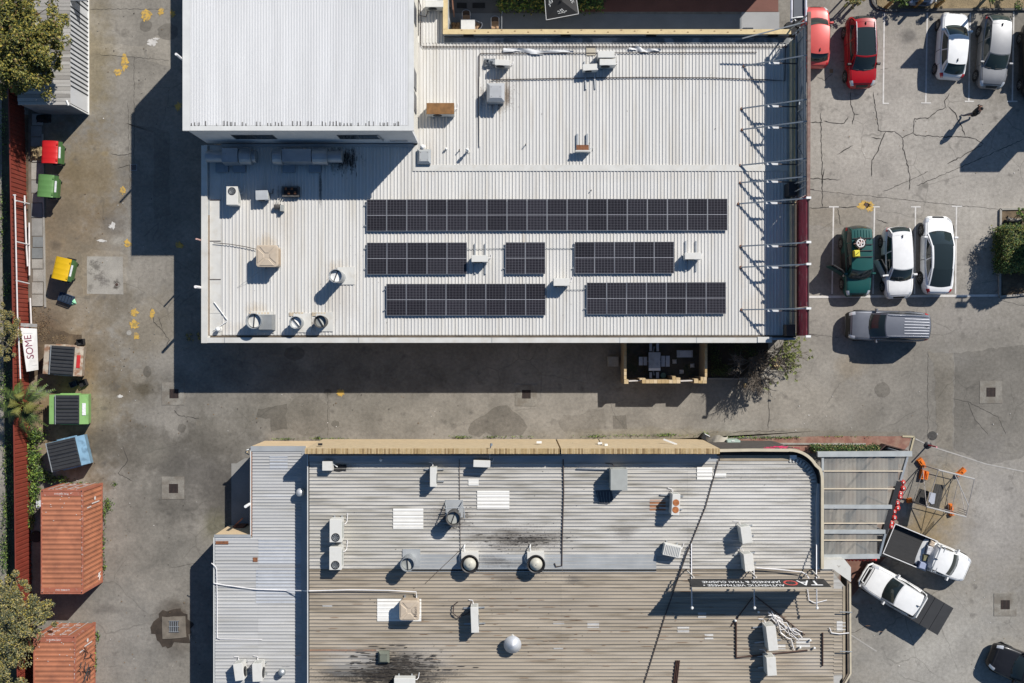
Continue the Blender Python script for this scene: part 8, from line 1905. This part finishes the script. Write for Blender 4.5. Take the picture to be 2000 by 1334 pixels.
# black parasol with white script marks
zt_ = 2.55; q = P(1098, 5, zt_); t = thing('parasol', 'square black parasol with white script marks in the courtyard', 'parasol', (q.x, q.y, 0))
cor_ = [P(1062, -28, 2.1), P(1121, -36, 2.1), P(1130, 27, 2.1), P(1067, 39, 2.1)]; top = P(1096, 1, 2.62)
b = MB(); FB = mat('parasol_black', (.020, .020, .021), .8, 0, .15, 3)
it = b.pt(top); ic = [b.pt(v) for v in cor_]
for k in range(4): b.face(it, ic[k], ic[(k + 1) % 4])
b.build('canopy', FB, t)
for k in range(4):
    b = MB(); a, c = cor_[k], cor_[(k + 1) % 4]; i = [b.pt(v) for v in (a, c, c + Vector((0, 0, -.22)), a + Vector((0, 0, -.22)))]; b.face(*i); b.face(*i[::-1]); b.build('valance', mat('valance_grey', (.10, .10, .105), .8), t)
    b = MB(); b.bar(a + Vector((0, 0, .006)), c + Vector((0, 0, .006)), .035, .012); b.build('hem', mat('hem_pale', (.45, .45, .45), .7), t); b = MB(); b.bar(top + Vector((0, 0, -.03)), a + Vector((0, 0, -.03)), .02); b.build('rib', GALV, t)
b = MB(); b.tube([Vector((top.x, top.y, 0)), top + Vector((0, 0, -.02))], .03, 8); b.build('pole', GALV, t); b = MB(); b.lathe(top + Vector((0, 0, .0)), [(.07, 0), (.05, .05), (.02, .1)], 8); b.build('finial', BLACK, t)
def script(c_, ax, up, nrm, w):
    b = MB(); pts = []
    for k in range(26): u = k / 25; pts.append(c_ + ax * (u - .5) * w + up * (.05 * math.sin(u * 22) * (1 - .3 * u) + .03 * math.sin(u * 5)) + nrm * .012)
    b.tube(pts, .016, 4); b.tube([c_ - ax * w * .46 - up * .10 + nrm * .012, c_ + ax * w * .05 - up * .075 + nrm * .012, c_ + ax * w * .3 - up * .10 + nrm * .012], .014, 4); b.tube([c_ - ax * .25 * w + up * .10 + nrm * .012, c_ + ax * .12 * w + up * .10 + nrm * .012], .014, 4)
    b.lathe(c_ + up * .13 + nrm * .012, [(.028, 0), (.02, .01)], 6); b.build('script_mark', WHITE, t)
for k in (1, 2, 3):
    a, c = cor_[k], cor_[(k + 1) % 4]; m_ = top.lerp((a + c) / 2, .66); nr = (a - top).cross(c - top).normalized(); nr = nr if nr.z > 0 else -nr; up = (top - (a + c) / 2).normalized(); ax = up.cross(nr).normalized(); script(m_, ax, up, nr, .55)
# unseen canopy added to the north, outline set so its shadow covers the courtyard
zc_ = 3.2
def shp(px, py): p = P(px, py) + Vector((.81 * zc_, .905 * zc_, 0)); return (p.x, p.y)
t = thing('shade_canopy', 'unseen canopy added north of the courtyard to shade it', 'verandah', P(1200, -90)); b = MB(); b.prism([shp(*q) for q in ((800, 66), (1447, 66), (1447, 37), (1500, -22), (1500, -200), (800, -200))], zc_, zc_ + .1); b.build('roof', STEEL, t)
for px in (1000, 1250, 1480): x_, y_ = shp(px - 60, 0); b = MB(); b.box(x_ - .05, x_ + .05, y_ - .05, y_ + .05, 0, zc_); b.build('post', GREYP, t)
# covered gutter frame running north from the hoarding corner
t = thing('awning_frame', 'blue black awning box between two white pipes at the hoarding corner', 'awning', P(1556, 20))
B2(1550, -60, 1571, 34, 2.6, 3.0).build('box', mat('awning_navy', (.035, .045, .065), .5), t)
for x_ in (1546, 1574): b = MB(); b.tube([P(x_, -60, 3.1), P(x_, 20, 3.1), P(x_ - .5, 44, 3.0)], .07, 8); b.build('pipe', mat('pipe_lilac', (.58, .57, .62), .4), t)
b = MB(); b.tube([P(1546, 36, 3.15), P(1556, 34, 3.2), P(1568, 33, 3.1)], .04, 6); b.tube([P(1552, 38, 3.2), P(1558, 46, 3.2), P(1562, 54, 3.1)], .04, 6); b.build('flex', WHITE, t)
for k, (px, py, w_) in enumerate(((1541, 50, 14), (1549, 62, 16), (1556, 48, 12))): b = MB(); p = P(px, py, 3.3); b.prism([(v[0] + p.x, v[1] + p.y) for v in blob(0, 0, w_ / 70, w_ / 60, k, 8, .3)], 2.9, 3.35 + .05 * k); b.build('rubble', DARK, t)

# ------------------------------------------------------------------ car park edges
TIM = mat('timber_post', (.33, .19, .05), .8, 0, .2, 5)
for k, (px, py, lab) in enumerate([(1728, 16, 'nearest the bright red SUV'), (1785, 14, 'middle of the three'), (1827, 14, 'beside the white lamp globe')]):
    t = thing('timber_bollard', 'square timber bollard in the dry bed, ' + lab, 'bollard', P(px, py), 0, 'timber bollards in the dry bed'); b = MB(); b.box(-.07, .07, -.07, .07, 0, 1.12); b.build('post', TIM, t, False); b = MB(); b.box(-.07, .07, -.07, .07, 1.121, 1.17, .05, .05); b.build('cap', TIM, t, False)
t = thing('garden_light', 'small white globe light on a stalk in the dry bed', 'light', P(1818, 9)); b = MB(); b.tube([(0, 0, 0), (0, 0, .55)], .025, 6); b.build('stalk', STEEL, t, False); b = MB(); b.lathe((0, 0, .55), [(.02, 0), (.07, .05), (.07, .09), (.01, .14)], 10); b.build('globe', WHITE, t, False)
def shrub(px, py, label, blobs, mats_, seed, s=.12, wts=None, per=1100, name='shrub', cat_='shrub'):
    t = thing(name, label, cat_, P(px, py)); crown(t, 'foliage', blobs, per, s, mats_, seed, wts); b = MB()
    for q in blobs[:4]: b.tube([P(px, py), P(q[0], q[1], q[2] * .9)], .03, 5, .012)
    b.build('stems', BARK, t); return t
shrub(1765, -12, 'green shrub among the timber bollards at the top edge', [(1750, -10, .9, .6, .5), (1765, -2, .7, .45, .3), (1780, -18, .9, .5, .4)], LG_, 41)
shrub(1925, -25, 'dark bushy shrub in the dry bed above the silver hatchback', [(1948, -14, 1.2, .6, .5), (1985, -8, 1.2, .7, .5), (2015, -14, 1.3, .8, .5)], LG_, 42)
shrub(1860, -26, 'scrubby bush above the white hatchback at the top edge', [(1845, -16, 1.0, .55, .5), (1862, -24, 1.0, .5, .5)], LG_, 43)
for k, (px, py) in enumerate([(1650, -6), (1656, 5), (1664, 2), (1674, 6), (1680, -4)]):
    t = thing('potted_tuft', 'round leafy clump at the top edge, ' + ('furthest from the red SUV', 'second from the hoarding side', 'middle clump', 'second from the dry bed', 'closest to the dry bed')[k], 'plant', P(px, py), 0, 'round clumps at the top edge')
    crown(t, 'foliage', [(px, py, 1.0, .30, .25)], 1600, .10, [LO[1], LO[4], LG_[0], LO[2]], 50 + k); b = MB(); b.tube([P(px, py), P(px, py, .9)], .05, 6); b.build('stem', BARK, t)
t = thing('hedge', 'tall clipped hedge on the planted island', 'hedge', P(1995, 482)); hedge_box(t, 1966, 442, 2075, 526, 1.6, 9000, .13, [LO[1], LG_[1], LG_[0], LO[0], LG_[3]], 44, (5, 4, 3, 2, 1), .09)
shrub(1990, 418, 'low dark shrub at the corner of the planted island', [(1990, 419, .6, .35, .3), (2004, 418, .7, .4, .3)], LG_, 45, .10)
t = thing('log', 'pale grey log lying between the shrubs on the planted island', 'log', P(1985, 431)); b = MB(); b.tube([P(1968, 428, .25), P(1985, 431, .28), P(2004, 428, .27)], .13, 10, .10); b.build('log', BARKG, t)
t = thing('tree', 'round headed standard tree beyond the planted island', 'tree', P(2039, 449)); rr = random.Random(46); cB = P(1935, 562) + Vector((.835 * 3.9, .905 * 3.9, 3.9)); b = MB(); leaves(b, cB, (1.0, 1.0, 1.0), 3800, .24, rr, 3, .6, .7); b.build('crown', LG_[:3], t); b = MB(); b.tube([Vector((cB.x, cB.y, 0)), cB], .09, 8, .05); b.build('trunk', BARK, t)
t = thing('street_lamp', 'lamp post beyond the planted island', 'street lamp', P(2052, 414)); b = MB(); b.tube([(0, 0, 0), (0, 0, 6.2)], .07, 8); b.build('post', GALV, t, False); b = MB(); b.box(-.55, .1, -.14, .14, 6.2, 6.34); b.build('lamp_head', GALV, t, False); b = MB(); b.box(-.55, .1, .42, .55, 6.2, 6.3); b.bar((-.2, -.1, 6.25), (-.2, .5, 6.25), .05); b.build('bracket', GALV, t, False)
t = thing('pole_sign', 'tall pole sign north of the dry garden bed', 'sign', P(1935, -14)); b = MB(); b.tube([(0, 0, 0), (0, 0, 5.1)], .09, 8); b.build('pole', GALV, t, False); b = MB(); b.box(-1.3, 1.05, -.06, .06, 3.85, 5.05); b.build('sign_panel', WHITE, t, False)
t = thing('shadow_block', 'unseen upright block added east of the car park for its shadow', 'sign', P(2052, 178)); b = MB(); b.box(-1.2, 1.2, -.25, .25, 0, 5.2); b.build('panel', GREYP, t, False); b = MB(); b.box(1.2, 1.9, -.2, .2, 0, 3.9); b.build('base', GREYP, t, False)  # unseen block, added to cast the angular shadow over the car park

# ------------------------------------------------------------------ mobile scaffold with orange weights, red pole
t = thing('scaffold_frame', 'light steel scaffold frame beside the verandah with orange weighted feet', 'scaffold', P(1826, 950))
BS = [(1800, 908), (1868, 925), (1778, 977), (1852, 996)]; HSc = 2.15; TB_ = mat('scaffold_tube', (.33, .31, .30), .45, .4, .15, 6); TP = [P(*q) + Vector((0, 0, HSc)) for q in BS]; BP = [P(*q) + Vector((0, 0, .1)) for q in BS]
def tb(a, c, r=.024, m=TB_, nm='tube'): b = MB(); b.tube([a, c], r, 6); b.build(nm, m, t)
for a, c in zip(BP, TP): tb(a, c, .03, nm='leg')
AL = mat('scaffold_alu', (.55, .53, .50), .4, .4, .05, 6)
for i, j, r_, m_ in ((0, 1, .045, AL), (2, 3, .045, AL), (0, 2, .022, TB_), (1, 3, .022, TB_)): tb(TP[i], TP[j], r_, m_, 'rail')
for i, j in ((0, 2), (1, 3), (0, 1), (2, 3)): tb(BP[i] + Vector((0, 0, .3)), BP[j] + Vector((0, 0, .3)), .02)
tb(TP[0].lerp(TP[1], .45), TP[1].lerp(TP[3], .7), .028, AL, 'brace'); tb(BP[0], TP[2], .02, nm='brace'); tb(BP[1], TP[3], .02, nm='brace'); tb(TP[0].lerp(TP[1], .1), BP[3], .02, nm='brace')
for k in range(4): tb(BP[3].lerp(BP[1], .05 * k) + Vector((0, 0, 1.0)), TP[3].lerp(TP[1], .05 * k), .018, nm='rung')
ORG = mat('weight_orange', (.65, .16, .012), .5, 0, .12, 6)
def ow(px, py, rz, w, d, h, label): tt = thing('orange_weight', label, 'ballast weight', P(px, py), math.radians(rz), 'orange ballast weights'); b = MB(); b.box(-w / 2, w / 2, -d / 2, d / 2, 0, h, .03, .03); b.build('block', ORG, tt, False); b = MB(); b.box(-w * .2, w * .2, -d * .3, d * .3, h + .001, h + .05, .02, .02); b.build('grip', ORG, tt, False); return tt
ow(1797, 901, 35, .34, .42, .22, 'orange weight on the scaffold foot nearest the red pole'); ow(1802, 909, 20, .26, .3, .22, 'smaller orange weight tucked under the nearest scaffold foot')
ow(1799, 926, -8, .22, .60, .25, 'long orange weight, outer one of the pair inside the scaffold'); ow(1807, 928, -12, .22, .55, .25, 'long orange weight, inner one of the pair inside the scaffold')
ow(1878, 920, 42, .44, .30, .22, 'orange weight on the far corner of the scaffold beside open asphalt'); ow(1871, 926, 20, .30, .28, .22, 'small orange weight under the far corner of the scaffold'); ow(1775, 977, 8, .32, .28, .25, 'orange weight by the verandah lanterns'); ow(1855, 990, 5, .24, .42, .25, 'orange weight on the scaffold corner nearest the flatbed ute'); ow(1857, 1003, 15, .28, .26, .2, 'lowest orange weight, just above the flatbed ute tray')
DK = mat('deck_board', (.045, .042, .038), .8, 0, .2, 6)
def corners(pts, z): return [P(a, c, z) for a, c in pts]
c4 = corners([(1827, 945), (1845, 948), (1834, 995), (1815, 990)], 1.5)
for k in range(4): u0, u1 = k / 4 + .008, (k + 1) / 4 - .008; b = MB(); b.prism([(v.x, v.y) for v in (c4[0].lerp(c4[1], u0), c4[0].lerp(c4[1], u1), c4[3].lerp(c4[2], u1), c4[3].lerp(c4[2], u0))], 1.44, 1.5); b.build('deck_board', DK, t)
c4 = corners([(1796, 954), (1815, 960), (1808, 989), (1786, 981)], 1.1)
for k in range(9): u0, u1 = k / 9 + .016, (k + 1) / 9 - .012; b = MB(); b.prism([(v.x, v.y) for v in (c4[0].lerp(c4[1], u0), c4[0].lerp(c4[1], u1), c4[3].lerp(c4[2], u1), c4[3].lerp(c4[2], u0))], 1.06, 1.1); b.build('deck_slat', DK, t)
tt = thing('grey_sheet', 'pale grey board lying on the scaffold deck', 'board', P(1820, 970, 1.52)); b = MB(); b.prism([(v.x, v.y) for v in corners([(1816, 961), (1828, 964), (1825, 984), (1820, 985), (1813, 978)], 1.56)], 1.515, 1.55); b.build('board', mat('pale_board', (.38, .40, .45), .5), tt)
tt = thing('red_pole', 'red marker pole on a round black base at the pavement corner', 'bollard', P(1812, 869)); b = MB(); b.lathe((0, 0, 0), [(.22, 0), (.22, .05), (.12, .10), (.05, .12)], 18); b.build('base', BLACK, tt, False); b = MB(); b.tube([(0, 0, .1), (0, 0, 1.12)], .045, 10); b.build('pole', mat('pole_red', (.42, .015, .03), .4), tt, False); b = MB(); b.tube([(0, 0, 1.12), (0, 0, 1.16)], .05, 10); b.build('cap', mat('cap_pink', (.60, .25, .28), .4), tt, False)
# ---- hedge, planter and odds and ends in front of the restaurant
t = thing('hedge', 'narrow clipped hedge along the north edge of the verandah', 'hedge', P(1650, 878)); hedge_box(t, 1592, 872, 1716, 881, .8, 2200, .11, [LG_[0], LG_[1], LG_[3], LGY[2]], 61, (4, 3, 3, 1), .06); b = MB(); [b.tube([P(1600 + k * 20, 880), P(1600 + k * 20, 879, .7)], .02, 5) for k in range(6)]; b.build('stems', BARK, t)
t = thing('planter_box', 'dark open timber planter box at the pavement corner', 'planter', P(1745, 876)); b = MB()
for a, c in (((1712, 880), (1726, 868)), ((1726, 868), (1768, 879))): b = MB(); b.bar(P(*a, .4), P(*c, .4), .06, .7); b.build('board', mat('planter_brown', (.055, .03, .025), .8), t)
b = MB(); b.prism(xy([(1714, 880), (1727, 870), (1766, 880)]), .0, .3); b.build('soil', mat('dark_soil'), t) if False else b.build('soil', MATS['dark_soil'], t)
t = thing('cabinet', 'pale mint green service box against the restaurant wall', 'cabinet', P(1424, 866)); B2(1421, 860, 1446, 869, 0, 1.0).build('casing', mat('mint_box', (.36, .46, .40), .6, 0, .1, 3), t); B2(1429, 860.5, 1435, 862, 1.0, 1.03).build('handle', WHITE, t)
rr = random.Random(70); b = MB()
def tarp(u, v):
    p = P(1376 + 46 * u, 851 + (20 if u < .5 else 20 - 14 * (u - .5)) * v + 3 * math.sin(u * 9), .5); return (p.x, p.y, .35 + .5 * math.sin(u * 3.1) * (1 - .3 * v) + .06 * math.sin(u * 14 + v * 4))
b.grid(tarp, 16, 8); o = b.build('tarpaulin', mat('tarp_grey', (.40, .37, .31), .8, 0, .12, 3), loc=P(1398, 862), smooth=True); tag(o, 'pale grey tarpaulin heaped at the end of the tan brick wall', 'tarpaulin')
t = thing('broken_fridge', 'small black and white discarded box at the end of the tan wall', 'box', P(1375, 853)); b = MB(); b.box(-.22, .22, -.16, .16, 0, .5); b.build('casing', BLACK, t, False); b = MB(); b.box(-.16, .2, .161, .2, .05, .48); b.build('door', WHITE, t, False); t.rotation_euler.z = -.5
gr = MB(); rr = random.Random(71)
for k in range(40): u = rr.gauss(.5, .2); p = P(1495 + 60 * u, 874, 3.6); z_g = rr.uniform(3.0, 4.2); yb_ = P(0, 880, 4.4).y + .06; gr.tube([(p.x, yb_ + .012, z_g), (p.x + rr.uniform(-.35, .35), yb_ + .012, z_g + rr.uniform(-.25, .25))], .022, 4)
gr.build('graffiti', mat('graffiti_pink', (.55, .02, .10), .6), Bd)
b = MB(); b.bar(P(1296, 858, 2.6), P(1322, 868, 2.9), .10, .05); tag(b.build('white_bracket', WHITE, loc=P(1309, 864, 2.75)), 'white strip fixed aslant on the tan brick wall', 'bracket')
# things beside the west wing
t = thing('rusty_box', 'rust brown steel box in the corner of the west wing', 'box', P(470, 1030)); b = MB(); b.box(P(456, 0, .9).x, P(476, 0, .9).x, P(0, 1040, .9).y, P(0, 1028, .9).y, 0, .9); b.build('casing', mat('rust_brown', (.15, .065, .04), .85, 0, .25, 4), t)
b = MB(); b.bar(P(449, 1035, .3), P(474, 1012, 1.2), .07, .05); tag(b.build('timber_rail', mat('timber_red', (.30, .12, .07), .8), loc=P(460, 1024, .7)), 'reddish timber leaning in the shaded corner of the west wing', 'timber')
vpipe(489, 983.5, 2.6, 3.55, .085, WHITE, 'white pipe standing up at the west edge of the pale wing roof')
t = thing('satellite_bracket', 'bracket with a small cream lamp on the north corner of the west wing', 'lamp', P(485, 880, 2.4)); b = MB(); b.tube([P(490, 876, 2.6), P(482, 879, 2.7), P(479, 884, 2.5), P(486, 888, 2.4)], .035, 6); b.build('bracket', GALV, t); b = MB(); b.lathe(P(483, 882, 2.45), [(.05, 0), (.09, .08), (.04, .14)], 8); b.build('lamp', mat('lamp_cream', (.6, .48, .3), .6), t)
flat('loading_slab', xy([(452, 905), (462, 905), (478, 895), (520, 895), (520, 1030), (452, 1030)]), .012, mat('grey_slab', (.24, .235, .22), .9, 0, .12, 1, fine=.12), 'concrete slab in the shade of the west wing')
